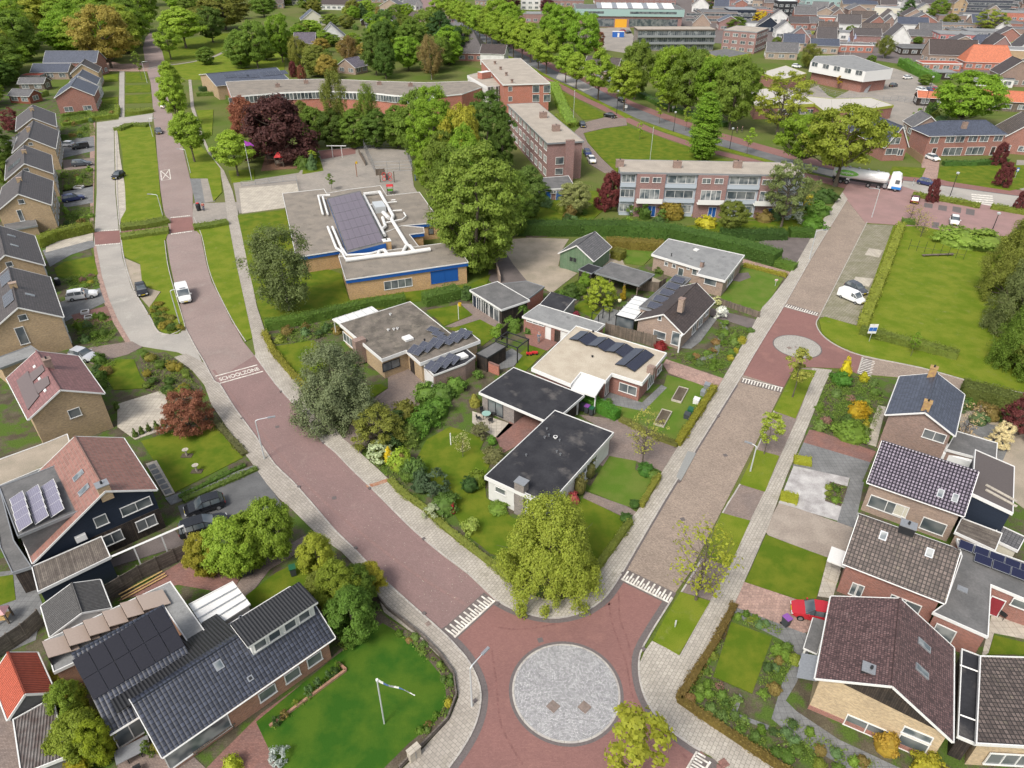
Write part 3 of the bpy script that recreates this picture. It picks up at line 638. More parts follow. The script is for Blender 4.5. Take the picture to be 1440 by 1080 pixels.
# unit trees, 10 m tall unless said
treeproto('lime',10,2.9,3.6,'pear',110,190,.17,.2,18,spread=.25,nv=3)
treeproto('oak',10,1.8,5.2,'round',160,190,.19,.26,24,spread=.21,nv=2)
treeproto('spread',10,3.4,6.0,'round',150,170,.19,.3,34,spread=.17,inner=.25,nv=1)
treeproto('bushy',10,.6,4.2,'oval',150,190,.17,.2,14,spread=.23,nv=3)
treeproto('open',10,2.2,4.6,'round',110,75,.17,.22,60,spread=.17,inner=.2,nv=2)
treeproto('birch',10,1.5,3.3,'oval',130,150,.11,.12,30,spread=.22,droop=.35,inner=.15,bark=m_birch,nv=2)
treeproto('willow',10,.8,4.6,'dome',260,230,.105,.22,16,spread=.16,droop=.22,inner=.35,nv=1)
treeproto('poplar',10,.4,1.35,'column',260,110,.09,.14,12,spread=.42,inner=.5,nv=1)
treeproto('giant',10,.6,4.3,'oval',330,150,.115,.24,20,spread=.15,inner=.3,nv=1)
treeproto('conifer',10,.4,2.6,'cone',150,90,.17,.16,10,spread=.2,droop=.12,lm=m_needle,nv=2)
treeproto('cedar',10,.4,5.4,'dome',200,200,.11,.2,30,spread=.17,droop=.16,lm=m_needle,inner=.1,nv=1)
treeproto('sapling',6,2.2,1.3,'oval',26,45,.13,.06,22,spread=.3,inner=.1,nv=2)
treeproto('sparse',7,2.0,2.3,'round',75,13,.11,.09,58,spread=.22,inner=.1,nv=2)
treeproto('bare',7,2.0,2.4,'round',60,10,.1,.09,60,spread=.2,inner=.1,nv=1)
treeproto('magnolia',6,.7,3.4,'dome',110,120,.12,.12,50,spread=.2,inner=.2,nv=2)
treeproto('beech',10,1.0,4.6,'dome',190,120,.19,.25,26,spread=.18,droop=.2,inner=.3,nv=2)
COLS=dict(lime=(.115,.19,.022),lime2=(.15,.22,.03),mid=(.09,.14,.025),dark=(.06,.105,.022),deep=(.035,.07,.022),willow=(.17,.21,.035),grey=(.09,.12,.05),cedar=(.085,.115,.07),
   yellow=(.3,.26,.025),gold=(.25,.18,.03),amber=(.19,.165,.045),purple=(.07,.022,.03),plum=(.1,.03,.035),copper=(.16,.07,.05),brown=(.14,.11,.05),olive=(.11,.13,.03),pale=(.17,.2,.09),white=(.5,.5,.42),red=(.35,.04,.03),pink=(.45,.16,.2),orange=(.4,.14,.03),bronze=(.15,.12,.03))
TN={'lime':'street_tree','oak':'broadleaf_tree','giant':'broadleaf_tree','spread':'spreading_tree','bushy':'broadleaf_tree','open':'broadleaf_tree','birch':'birch_tree','willow':'willow_tree','poplar':'columnar_tree','conifer':'conifer_tree','cedar':'cedar_tree','sapling':'young_tree','sparse':'young_tree','bare':'bare_tree','magnolia':'spreading_tree','beech':'beech_tree'}
ntree=0;LF=2.0
def tree(kind,px,py,top,wpx,col,label,group=None,cat='tree',rz=None,name=None,zb=0.):
 """trunk foot at pixel (px,py), top at row `top`, crown `wpx` pixels wide"""
 global ntree;ntree+=1
 L_,H0,r0=TP[kind];p=G(px,py,zb);H=max(1.5,ZB(p.x,p.y,top));wd=wpx/PX((p.x,p.y,H*.6))
 cm,tm=L_[ntree%len(L_)]
 c=COLS[col] if isinstance(col,str) else col;j=R.uniform(.9,1.12);j*=LF;c=(c[0]*j*R.uniform(1.0,1.16),c[1]*j,c[2]*j*.8)
 t=thing(name or TN[kind],label,cat,(p.x,p.y,zb),R.uniform(0,6.28) if rz is None else rz,group);t.scale=(wd/2.2/r0,wd/2.2/r0,H/H0*.96)
 a=bpy.data.objects.new('crown',cm);COL.objects.link(a);a.parent=t;a.color=(*c,1)
 b=bpy.data.objects.new('trunk',tm);COL.objects.link(b);b.parent=t;return t
# shrubs: one mesh each
SP={}
def shrubproto(key,n,leaf,prof='dome',lumps=9,spread=.35,core=True,stalks=0):
 out=[]
 for v in range(3):
  g=np.random.default_rng(v*5+sum(map(ord,key)));V,cs=crown(v*7+sum(map(ord,key)),1.0,.12,.82,prof,lumps,n//lumps,leaf,spread,inner=.15)
  mb=None
  if core:
   mb=MB()
   for k in range(6):
    for i in range(8):
     def pt(k,i):a=2*pi*i/8;t=k/6;r=.72*PROF[prof](min(.99,t)) if k<6 else .01;return (r*cos(a),r*sin(a),.02+.82*t)
     mb.face([pt(k,i),pt(k,i+1),pt(k+1,i+1),pt(k+1,i)])
  out.append(quadmesh(key,V,m_leaf,mb))
 SP[key]=out
shrubproto('shrub',1500,.075,'dome',26,.3)
shrubproto('loose_shrub',800,.08,'dome',30,.28,core=False)
shrubproto('topiary',1500,.05,'round',60,.16)
shrubproto('cone_shrub',900,.06,'cone',30,.22)
shrubproto('small_plant',160,.14,'dome',9,.4,core=False)
nsh=0
def shrub(kind,px,py,d,h,col,label,name=None,cat='shrub',group=None,z=.1,d2=None,rz=None):
 """foot centre at pixel; d, h in metres"""
 global nsh;nsh+=1
 p=G(px,py,z);c=COLS[col] if isinstance(col,str) else col;j=R.uniform(.88,1.14)
 o=bpy.data.objects.new(name or ('shrub' if kind=='loose_shrub' else kind),SP[kind][nsh%3]);COL.objects.link(o)
 o.location=(p.x,p.y,z-.05);o.rotation_euler=(0,0,R.uniform(0,6.28) if rz is None else rz);o.scale=(d/1.7,(d2 or d)/1.7,h)
 j*=1.75;return tag(o,label,cat,group,col=(c[0]*j,c[1]*j,c[2]*j))
def cover(poly,label,cols=((.07,.11,.02),),dens=9,h=.35,leaf=.075,z=.12,name='ground_cover',cat='ground cover'):
 """low planting nobody could count: one object"""
 P=[tuple(p) for p in GP(poly,z)];a=abs(sum(P[i][0]*P[i-1][1]-P[i-1][0]*P[i][1] for i in range(len(P))))/2
 n=int(a*dens);pts=pts_in(P,n,int(a));V=[]
 for x,y in pts:
  m=9;hh=h*NR.uniform(.4,1.2);d=NR.normal(size=(m,3));d[:,2]=np.abs(d[:,2])
  p=np.array([x,y,z])+d*np.array([.14,.14,.0])+np.array([0,0,1])*NR.uniform(.1,1,m)[:,None]*hh
  V.append(cards(p,d+np.array([0,0,.5]),leaf))
 o=bpy.data.objects.new(name,quadmesh(name,np.vstack(V),m_leaf));COL.objects.link(o);return tag(o,label,cat,kind='stuff',col=tuple(x*1.75 for x in cols[0]))
def hedge(line,wd,h,col,label,dens=55,leaf=.085,z=.1,group='clipped hedges',world=False,name='hedge',rough=.1):
 """clipped hedge along a pixel line (ground centre line)"""
 P=[Vector(p) for p in line] if world else GP(line,z)
 L=sum((P[i+1]-P[i]).length for i in range(len(P)-1));mb=MB();V=[];sc=max(1,(CAMP-Vector((P[0].x,P[0].y,0))).length/75)
 leaf=leaf*sc**.8;dens=dens/sc**1.6;hw=wd/2
 A,B=offset_line(P,hw*.9),offset_line(P,-hw*.9);hh=h*.93;b0=z-.1
 for i in range(len(P)-1):
  a0,a1,c0,c1=A[i],A[i+1],B[i],B[i+1]
  mb.face([(a0.x,a0.y,hh),(c0.x,c0.y,hh),(c1.x,c1.y,hh),(a1.x,a1.y,hh)])
  mb.face([(a0.x,a0.y,b0),(a0.x,a0.y,hh),(a1.x,a1.y,hh),(a1.x,a1.y,b0)]);mb.face([(c1.x,c1.y,b0),(c1.x,c1.y,hh),(c0.x,c0.y,hh),(c0.x,c0.y,b0)])
  t=(P[i+1]-P[i]);l=t.length
  if l<.01:continue
  t.normalize();nn=Vector((-t.y,t.x));per=2*h+wd;n=int(l*per*dens)
  u=NR.uniform(0,l,n);s=NR.uniform(0,per,n);ph=NR.uniform(0,6.28,3);wob=rough*(np.sin(u*1.3+ph[0])+np.sin(u*2.9+s*2+ph[1])*.6)+NR.normal(size=n)*rough*.5
  off=np.where(s<h,-hw,np.where(s>h+wd,hw,s-h-hw));zz=np.where(s<h,s,np.where(s>h+wd,per-s,h))
  side=np.where(s<h,-1.,np.where(s>h+wd,1.,0.));off=off+side*wob;zz=zz+(side==0)*wob
  pos=np.stack([P[i].x+t.x*u+nn.x*off,P[i].y+t.y*u+nn.y*off,zz+z],1)
  nr=np.stack([nn.x*side,nn.y*side,(side==0)*1.+.25],1)+NR.normal(size=(n,3))*.5;V.append(cards(pos,nr,leaf))
 for e,q in ((0,1),(-1,-2)):
  t=(P[e]-P[q]).normalized();n=int(wd*h*dens);nn=Vector((-t.y,t.x));s=NR.uniform(-hw,hw,n);zz=NR.uniform(0,h,n)
  mb.face([(A[e].x,A[e].y,b0),(B[e].x,B[e].y,b0),(B[e].x,B[e].y,hh),(A[e].x,A[e].y,hh)][::(1 if e else-1)])
  if n>2:V.append(cards(np.stack([P[e].x+nn.x*s+t.x*.02,P[e].y+nn.y*s+t.y*.02,zz+z],1),np.array([[t.x,t.y,.1]])+NR.normal(size=(n,3))*.4,leaf))
 c=COLS[col] if isinstance(col,str) else col
 o=bpy.data.objects.new(name,quadmesh(name,np.vstack(V),m_leaf,mb));COL.objects.link(o);return tag(o,label,'hedge',group,col=tuple(x*1.7 for x in c))
# ---------------------------------------------------------------- buildings
class Bd:
 """a building: A, B, C = pixels of three roof corners at height z (front edge A->B, then back along B->C, counter-clockwise from above)"""
 def __init__(s,name,label,cat,A,B,C,z,group=None,ins=0.,world=False):
  zz=z if isinstance(z,tuple) else (z,)*3;z=zz[0];a,b,c=(A,B,C) if world else (G(*A,zz[0]),G(*B,zz[1]),None)
  if not world:c=b if C is None or isinstance(C,(int,float)) else G(*C,zz[2])
  a,b,c=[Vector((q[0],q[1])) for q in (a,b,c)]
  d=(b-a);s.W=d.length;d.normalize();n=Vector((-d.y,d.x));s.D=(c-b).dot(n) if c is not b and c!=b else (C or 8)
  if s.D<0:raise Exception('clockwise '+label)
  s.o=a;s.d=d;s.n=n;s.rz=atan2(d.y,d.x)
  s.e=thing(name,label,cat,(a.x,a.y,0),s.rz,group)
  s.M=Matrix.Translation((a.x,a.y,0))@ Matrix.Rotation(s.rz,4,'Z');s.Mi=s.M.inverted()
  s.z=z;s.rp=None;s.walls_r=(ins,ins,s.W-ins,s.D-ins)
 def g(s,px,py,z):q=s.Mi @ G(px,py,z);return q.x,q.y
 def h(s,x,y,py):q=s.M @ Vector((x,y,0));return ZB(q.x,q.y,py)
 def hit(s,px,py,p0,n):            # pixel ray against a local plane -> local point
  o=s.Mi @ CAMP;d=(s.Mi.to_3x3()@ ray(px,py));n=Vector(n);t=(Vector(p0)-o).dot(n)/d.dot(n);return o+d*t
 def apex(s,px,py,ax='y',u=0.):    # gable top seen at the pixel: (position across, height)
  q=s.hit(px,py,(0,u,0),(0,-1,0)) if ax=='y' else s.hit(px,py,(u,0,0),(1,0,0));return (q.x if ax=='y' else q.y),q.z
 def ridge(s,px,py,slope=35):       # ridge seen at the pixel, for a roof of this slope rising from the front eave
  lo,hi=s.z+.3,s.z+9
  for _ in range(40):
   m=(lo+hi)/2;y=s.g(px,py,m)[1]
   if y>0 and (m-s.z)/y<math.tan(radians(slope)):lo=m
   else:hi=m
  return s.g(px,py,lo)[1],lo
 def walls(s,m,z1=None,z0=0.,rect=None,ins=.35,poly=None,name='wall',parent=None):
  x0,y0,x1,y1=rect or (ins,ins,s.W-ins,s.D-ins);z1=s.z if z1 is None else z1
  if rect is None and poly is None:s.walls_r=(x0,y0,x1,y1)
  if poly is None:poly=[(x0,y0),(x1,y0),(x1,y1),(x0,y1)]
  return MB().prism(poly,z0-.1 if z0==0 else z0,z1).build(name,m,parent or s.e)
 def flat(s,m,mt,z=None,poly=None,rect=None,th=.35,lip=.05,tw=.08,name='roof'):
  """flat roof with a fascia and a low metal edge"""
  z=s.z if z is None else z
  if rect:poly=[(rect[0],rect[1]),(rect[2],rect[1]),(rect[2],rect[3]),(rect[0],rect[3])]
  poly=poly or [(0,0),(s.W,0),(s.W,s.D),(0,s.D)]
  a=sum(poly[i][0]*poly[(i+1)%len(poly)][1]-poly[(i+1)%len(poly)][0]*poly[i][1] for i in range(len(poly)))
  if a<0:poly=poly[::-1]
  P=[Vector(p) for p in poly];n=len(P);inn=[]
  for i in range(n):
   d1=(P[i]-P[i-1]).normalized();d2=(P[(i+1)%n]-P[i]).normalized();n1=Vector((-d1.y,d1.x));n2=Vector((-d2.y,d2.x))
   k=max(.3,1+n1.dot(n2));inn.append(P[i]+(n1+n2)*(tw/k))
  r=MB().prism(inn,z-th+.02,z-.03).build(name,m,s.e)
  mb=MB()
  for i in range(n):
   a,b,c,d=P[i],P[(i+1)%n],inn[(i+1)%n],inn[i];zt=z+lip;zb=z-th
   mb.face([(a.x,a.y,zt),(b.x,b.y,zt),(c.x,c.y,zt),(d.x,d.y,zt)])
   mb.face([(a.x,a.y,zb),(b.x,b.y,zb),(b.x,b.y,zt),(a.x,a.y,zt)])
   mb.face([(d.x,d.y,zt),(c.x,c.y,zt),(c.x,c.y,zb),(d.x,d.y,zb)]);mb.face([(d.x,d.y,zb),(c.x,c.y,zb),(b.x,b.y,zb),(a.x,a.y,zb)])
  mb.build('roof_edge',mt,r);return r
 def gable(s,m,zr,mw,axis='x',rect=None,ze=None,th=.16,trim=None,ov=.35,ro=None,ridge=None,hip=0.,gable_m=None,name='roof',walls=True,lf=None):
  """pitched roof over rect; axis = ridge direction; ro = ridge position across (0..1); lf = other eave height"""
  x0,y0,x1,y1=rect or (0,0,s.W,s.D);ze=s.z if ze is None else ze;lf=ze if lf is None else lf;trim=trim or m_white
  ro=.5 if ro is None else ro
  def T(u,v,z):return (x0+u,y0+v,z) if axis=='x' else (x0+v,y0+u,z) 
  U,V=(x1-x0,y1-y0) if axis=='x' else (y1-y0,x1-x0);vr=V*ro;hp=hip*U if hip<1 else hip
  fl=(lambda q:q) if axis=='x' else (lambda q:q[::-1])
  mb=MB()
  mb.slab(fl([T(0,0,ze),T(U,0,ze),T(U-hp,vr,zr),T(hp,vr,zr)]),th);mb.slab(fl([T(U,V,lf),T(0,V,lf),T(hp,vr,zr),T(U-hp,vr,zr)]),th)
  if hip:
   mb.slab(fl([T(0,V,lf),T(0,0,ze),T(hp,vr,zr)]),th);mb.slab(fl([T(U,0,ze),T(U,V,lf),T(U-hp,vr,zr)]),th)
  r=mb.build(name,m,s.e)
  # ridge caps
  rb=MB();rb.tube([T(hp,vr,zr+.02),T(U-hp,vr,zr+.02)],.11,6)
  if hip:
   for a,b in ((T(0,0,ze),T(hp,vr,zr)),(T(0,V,lf),T(hp,vr,zr)),(T(U,0,ze),T(U-hp,vr,zr)),(T(U,V,lf),T(U-hp,vr,zr))):rb.tube([a,b],.09,5)
  rb.build('ridge_tiles',ridge or m,r)
  tb=MB()
  if not hip:
   for u in (-.03,U+.03):
    for (v0,z0),(v1,z1) in (((0,ze),(vr,zr)),((V,lf),(vr,zr))):
     a,b=Vector(T(u,v0,z0-.06)),Vector(T(u,v1,z1-.06));ax=(b-a).normalized();az=Vector((0,0,1));ay=az.cross(ax).normalized()
     tb.obox((a+b)/2,ax,ay,ax.cross(ay),(b-a).length/2+.02,.03,.09)
    tb.build('barge_board',trim,r);tb=MB()
  mg=trim if trim is not m_black else m_zinc
  for v,zz,sg in ((0,ze,-1),(V,lf,1)):MB().tube([T(0,v+sg*.07,zz-.07),T(U,v+sg*.07,zz-.07)],.06,6).build('gutter',mg,r)
  if hip:
   for u,sg in ((0,-1),(U,1)):MB().tube([T(u+sg*.07,0,ze-.07),T(u+sg*.07,V,lf-.07)],.075,6).build('gutter',mg,r)
  if walls and not hip:                 # wall with gable triangles
   sl0=(zr-ze)/max(vr,.01);sl1=(zr-lf)/max(V-vr,.01);k=ov;dz=th*1.15
   prof=[(k,-.1),(V-k,-.1),(V-k,lf+sl1*k-dz),(vr,zr-dz),(k,ze+sl0*k-dz)]
   wb=MB()
   for u,rev in ((k,False),(U-k,True)):
    q=[T(u,v,z) for v,z in prof]
    if (axis=='x')!=rev:q=q[::-1]
    wb.face(q)
   for (v0,z0),(v1,z1) in ((prof[4],prof[0]),(prof[1],prof[2])):
    q=[T(k,v0,z0),T(k,v1,z1),T(U-k,v1,z1),T(U-k,v0,z0)];wb.face(q)
   w_=wb.build('wall',mw,s.e);bm=w_.data
   s.walls_r=(x0+k,y0+k,x1-k,y1-k)
  elif walls:s.walls(mw,min(ze,lf),rect=(x0+ov,y0+ov,x1-ov,y1-ov));s.walls_r=(x0+ov,y0+ov,x1-ov,y1-ov)
  s.roof=r
  # roof planes for placing things
  p0=Vector(T(0,0,ze));nF=(Vector(T(1,0,ze))-p0).cross(Vector(T(0,vr,zr))-p0).normalized();nF=nF if nF.z>0 else-nF
  p1=Vector(T(0,V,lf));nB=(Vector(T(1,V,lf))-p1).cross(Vector(T(0,vr,zr))-p1).normalized();nB=nB if nB.z>0 else-nB
  s.pl={'F':(p0,nF),'B':(p1,nB)};s.ax=Vector((1,0,0)) if axis=='x' else Vector((0,1,0));return r
 def plane(s,side):
  x0,y0,x1,y1=s.walls_r
  return {'S':((x0,y0,0),(0,-1,0),(1,0,0)),'N':((x0,y1,0),(0,1,0),(-1,0,0)),'E':((x1,y0,0),(1,0,0),(0,1,0)),'W':((x0,y0,0),(-1,0,0),(0,-1,0))}[side]
 def win(s,side,px,py,w_,h_,n=1,mf=None,glass=None,door=False,hz=0,parent=None,off=0.,name=None,label=None,z=None):
  """window centred at a pixel of that wall; w_, h_ metres; n panes across"""
  p0,nn,t=[Vector(q) for q in s.plane(side)];p0=p0+nn*off
  c=s.hit(px,py,p0,nn) if py is not None else p0+t*px
  if z is not None:c.z=z
  if door:c.z=h_/2+.02
  c.z=max(c.z,h_/2+.03)
  return winat(c,nn,t,w_,h_,n,mf or m_white,glass or m_glass,s.e if parent is None else parent,hz,name or ('door' if door else 'window'),label)
 def wing(s,*a,**k):return s.win(*a,**k)
 def onroof(s,px,py,which='F',plane=None):
  p0,n=plane or s.pl[which];return s.hit(px,py,p0,n),Vector(n)
 def panels(s,px,py,cols,rows,cw=1.0,ch=1.65,m=None,which='F',plane=None,gap=.03,lift=.09,parent=None,ax=None,frame=None,spin=0.):
  c,n=s.onroof(px,py,which,plane);ax=(ax or s.ax).normalized();ay=n.cross(ax).normalized()
  if ay.z<0:ay=-ay
  if spin:ax,ay=ax*cos(spin)+ay*sin(spin),ay*cos(spin)-ax*sin(spin)
  for i in range(cols):
   for j in range(rows):
    q=c+ax*((i-(cols-1)/2)*(cw+gap))+ay*((j-(rows-1)/2)*(ch+gap))+n*lift
    f=MB().obox(q-n*.01,ax,ay,n,cw/2,ch/2,.02).build('solar_panel',frame or m_grey,s.e if parent is None else parent)
    MB().obox(q+n*.015,ax,ay,n,cw/2-.025,ch/2-.025,.01).build('solar_cells',m or m_solar,f)
 def skylight(s,px,py,w_=.8,h_=1.1,which='F',plane=None,m=None,fr=None,ax=None):
  c,n=s.onroof(px,py,which,plane);ax=(ax or s.ax);ay=n.cross(ax).normalized()
  f=MB().obox(c+n*.04,ax,ay,n,w_/2,h_/2,.06).build('skylight',fr or m_grey,s.e)
  MB().obox(c+n*.105,ax,ay,n,w_/2-.08,h_/2-.08,.01).build('pane',m or m_glassw,f)
 def chimney(s,px,py,zt,w_=.6,d_=.6,h_=1.5,m=None,cap=None,pot=True,at=None):
  """top centre seen at the pixel, top at zt"""
  x,y=at or s.g(px,py,zt);c=MB().box(x-w_/2,y-d_/2,zt-h_,x+w_/2,y+d_/2,zt).build('chimney',m or m_by,s.e)
  MB().box(x-w_/2-.05,y-d_/2-.05,zt,x+w_/2+.05,y+d_/2+.05,zt+.08).build('chimney_cap',cap or m_zinc,c)
  if pot:MB().tube([(x,y,zt+.08),(x,y,zt+.35)],.1,8).build('chimney_pot',m_black,c)
 def vent(s,px,py,z,r=.08,h=.4,m=None):
  x,y=s.g(px,py,z);MB().tube([(x,y,z-.3),(x,y,z+h)],r,8).tube([(x,y,z+h-.08),(x,y,z+h)],r*1.6,8).build('vent_pipe',m or m_zinc,s.e)
 def dormer(s,px,py,w_,h_,dp,mw=None,mr=None,n=2,which='F',zt=None,axis=None):
  """flat-roofed dormer whose front-bottom centre sits at a roof pixel"""
  c,nn=s.onroof(px,py,which);out=Vector((nn.x,nn.y,0)).normalized();ax=s.ax
  t=ax if out.cross(ax).z>0 else-ax;t=Vector((-out.y,out.x,0))
  b=MB().obox(c-out*dp/2+Vector((0,0,h_/2-.1)),t,out,Vector((0,0,1)),w_/2,dp/2,h_/2+.1).build('dormer',mw or m_white,s.e)
  MB().obox(c-out*(dp/2-.1)+Vector((0,0,h_+.05)),t,out,Vector((0,0,1)),w_/2+.15,dp/2+.15,.07).build('dormer_roof',mr or m_felt,b)
  winat(c+out*.0+Vector((0,0,h_*.52)),out,t,w_*.9,h_*.72,n,m_white,m_glass,b,0,'window',None)
 def part(s,name,mb,m,parent=None):return mb.build(name,m,parent or s.e)
 def fill(s,sides='SE',z=1.5,wd=1.6,ht=1.3,step=3.2,mf=None,g=None):
  """evenly spaced windows on a far building"""
  x0,y0,x1,y1=s.walls_r
  for sd in sides:
   L=(x1-x0) if sd in 'SN' else (y1-y0);k=max(1,int(L/step))
   p0,nn,t=[Vector(q) for q in s.plane(sd)]
   for i in range(k):
    u=L*(i+.5)/k*(1 if sd in 'SE' else-1);c=p0+t*u if sd in 'SE' else p0+t*(-L*(i+.5)/k)*-1*(-1)
    if sd=='W':c=p0+Vector((0,L*(i+.5)/k,0))
    if sd=='N':c=p0+Vector((L*(i+.5)/k,0,0))
    c.z=z;winat(c,nn,t,wd,ht,2 if wd>1.2 else 1,mf or m_white,g or m_glass,s.e,0,'window',None)
def winat(c,nn,t,w_,h_,n,mf,mg,parent,hz=0,name='window',label=None):
 f=MB();Z=Vector((0,0,1));k=.07;c=Vector(c)
 f.obox(c+Z*(h_/2-k/2)+nn*.03,t,nn,Z,w_/2,.05,k/2).obox(c-Z*(h_/2-k/2)+nn*.045,t,nn,Z,w_/2+.04,.07,k/2)
 for i in range(n+1):
  u=-w_/2+k/2+(w_-k)*i/n;f.obox(c+t*u+nn*.03,t,nn,Z,k/2,.048,h_/2-k)
 if hz:f.obox(c+Z*(h_*(hz-.5))+nn*.03,t,nn,Z,w_/2-k,.045,k/2)
 o=f.build(name,mf,parent)
 MB().obox(c+nn*.012,t,nn,Z,w_/2-.02,.012,h_/2-.02).build('pane' if name!='door' else 'door_leaf',mg,o)
 if label:o['label']=label
 return o
# ---------------------------------------------------------------- vehicles
def paint(name,c):return mat(name,c,.25,fine=.03,spec=.6)
CARP={}
def carproto(kind):
 """a vehicle built in its own frame: nose towards +x, wheels on z=0"""
 S=dict(  # x, half width, sill z, belt z, roof z (0=none), roof half width
  hatch=[(-1.95,.74,.42,.78,0,0),(-1.85,.8,.28,.92,.96,.5),(-1.5,.84,.24,.94,1.44,.58),(-.6,.85,.22,.93,1.5,.6),(.15,.85,.22,.92,1.45,.6),(.85,.84,.22,.9,.96,.62),(1.5,.8,.24,.78,0,0),(1.88,.68,.32,.6,0,0)],
  saloon=[(-2.25,.72,.4,.8,0,0),(-2.1,.82,.28,.9,0,0),(-1.55,.86,.24,.93,.97,.6),(-.9,.87,.22,.93,1.4,.6),(-.2,.87,.22,.92,1.44,.62),(.3,.87,.22,.91,1.38,.61),(1.0,.86,.22,.88,.93,.62),(1.8,.82,.24,.76,0,0),(2.2,.68,.32,.58,0,0)],
  estate=[(-2.25,.76,.4,.82,0,0),(-2.18,.82,.28,.95,1.0,.56),(-1.9,.87,.24,.96,1.48,.6),(-.9,.88,.22,.96,1.54,.63),(.1,.88,.22,.94,1.5,.63),(1.0,.87,.22,.91,.97,.64),(1.8,.82,.24,.8,0,0),(2.2,.68,.32,.62,0,0)],
  van=[(-2.5,.84,.42,1.2,0,0),(-2.45,.93,.32,1.25,1.85,.84),(-1.5,.96,.3,1.25,1.98,.88),(.3,.96,.3,1.22,1.98,.88),(.85,.95,.3,1.16,1.9,.84),(1.65,.93,.3,1.1,1.16,.76),(2.2,.88,.32,.92,0,0),(2.5,.76,.36,.7,0,0)],
 )[kind]
 body,glass,roof=MB(),MB(),MB();rows=[]
 for x,hw,zs,zb,zr,rw in S:
  rows.append([(x,-hw*.9,zs),(x,-hw,zs+.12),(x,-hw,(zs+zb)/2),(x,-hw*.95,zb),(x,-hw*.55,zb+.03),(x,0,zb+.05),(x,hw*.55,zb+.03),(x,hw*.95,zb),(x,hw,(zs+zb)/2),(x,hw,zs+.12),(x,hw*.9,zs)])
 for a,b in zip(rows,rows[1:]):
  for j in range(len(a)-1):body.face([a[j],b[j],b[j+1],a[j+1]])
 body.face(rows[0]);body.face(rows[-1][::-1])
 for a,b in zip(S,S[1:]):
  if not (a[4] and b[4]):continue
  la=[(a[0],-a[1]*.93,a[3]),(a[0],-a[5],a[4]-.02),(a[0],a[5],a[4]-.02),(a[0],a[1]*.93,a[3])];lb=[(b[0],-b[1]*.93,b[3]),(b[0],-b[5],b[4]-.02),(b[0],b[5],b[4]-.02),(b[0],b[1]*.93,b[3])]
  solid=kind=='van' and b[0]<.5
  for j in (0,2):(roof if solid else glass).face([la[j],lb[j],lb[j+1],la[j+1]])
  top=abs(a[4]-b[4])<.25
  (roof if top or solid else glass).face([la[1],lb[1],lb[2],la[2]])
  if top and not solid:
   for sg in (-1,1):roof.face([(a[0],sg*a[5],a[4]-.018),(b[0],sg*b[5],b[4]-.018),(b[0],sg*(b[5]+.03),b[4]-.09),(a[0],sg*(a[5]+.03),a[4]-.09)])
 g0=[q for q in S if q[4]];q=g0[0];(roof if kind=='van' else glass).face([(q[0],q[1]*.93,q[3]),(q[0],q[5],q[4]-.02),(q[0],-q[5],q[4]-.02),(q[0],-q[1]*.93,q[3])])
 pil=MB()
 for q in g0[1:-1]:
  for sg in (-1,1):pil.tube([(q[0],sg*q[1]*.935,q[3]),(q[0],sg*(q[5]+.012),q[4]-.03)],.035,4)
 q,q2=g0[-2],g0[-1]
 for sg in (-1,1):pil.tube([(q[0],sg*(q[5]+.01),q[4]),(q2[0],sg*q2[1]*.9,q2[3]+.03)],.035,4)
 return S,body,glass,roof,pil
def car(kind,px,py,ang,m,label,group='parked cars',cat='car',name=None,at=None,z=.08,scale=1.):
 """centre on the ground at the pixel; ang = world heading in degrees of the nose"""
 key=(kind,m.name);nm=name or ('van' if kind=='van' else 'parked_car')
 p=at or G(px,py,z)
 if key in CARP:r=dup(CARP[key],(p.x,p.y,z),radians(ang),scale,label,group);r.name=nm;r['category']=cat;return r
 S,body,glass,roof,pil=carproto(kind)
 t=thing(nm,label,cat,(p.x,p.y,z),radians(ang),group);t.scale=(scale,)*3
 b=body.build('body',m,t,smooth=False);glass.build('windows',m_glass if True else m,t);roof.build('roof_panel',m,t);pil.build('pillars',m if kind!='hatch' else m_black,t)
 xs,xe=S[0][0],S[-1][0];hw=S[3][1];L=xe-xs
 for x in (xs+L*.19,xe-L*.19):
  for sg in (-1,1):
   w_=MB().tube([(x,sg*(hw-.2),.31),(x,sg*(hw+.015),.31)],.31,14).build('wheel',m_rubber,t)
   MB().tube([(x,sg*(hw-.02),.31),(x,sg*(hw+.03),.31)],.19,10).build('rim',m_rim,w_)
 for sg in (-1,1):
  zb=S[-1][3];MB().obox((xe-.05,sg*S[-1][1]*.78,zb-.06),Vector((1,0,0)),Vector((0,1,0)),Vector((0,0,1)),.1,.16,.07).build('headlight',mat('headlight_glass',(.6,.6,.58),.15,fine=0,spec=.8),t)
  MB().obox((xs+.03,sg*S[0][1]*.85,S[0][3]-.08),Vector((1,0,0)),Vector((0,1,0)),Vector((0,0,1)),.05,.11,.1).build('tail_light',mat('tail_light_glass',(.3,.02,.02),.2,fine=0),t)
  gx=[q for q in S if q[4]][-1];MB().obox((gx[0]-.25,sg*(gx[1]+.09),gx[3]+.06),Vector((1,0,0)),Vector((0,1,0)),Vector((0,0,1)),.06,.1,.07).build('wing_mirror',m,t)
 MB().box(xe-.02,-.26,.42,xe+.03,.26,.53).build('number_plate',mat('yellow_plate',(.6,.45,.03),.5,fine=0),t);MB().box(xs-.03,-.26,.5,xs+.01,.26,.61).build('number_plate',mat('yellow_plate',(.6,.45,.03)),t)
 MB().box(xe-.12,-S[-1][1]*.7,.28,xe+.02,S[-1][1]*.7,.4).build('bumper',m_black,t)
 CARP[key]=t;return t
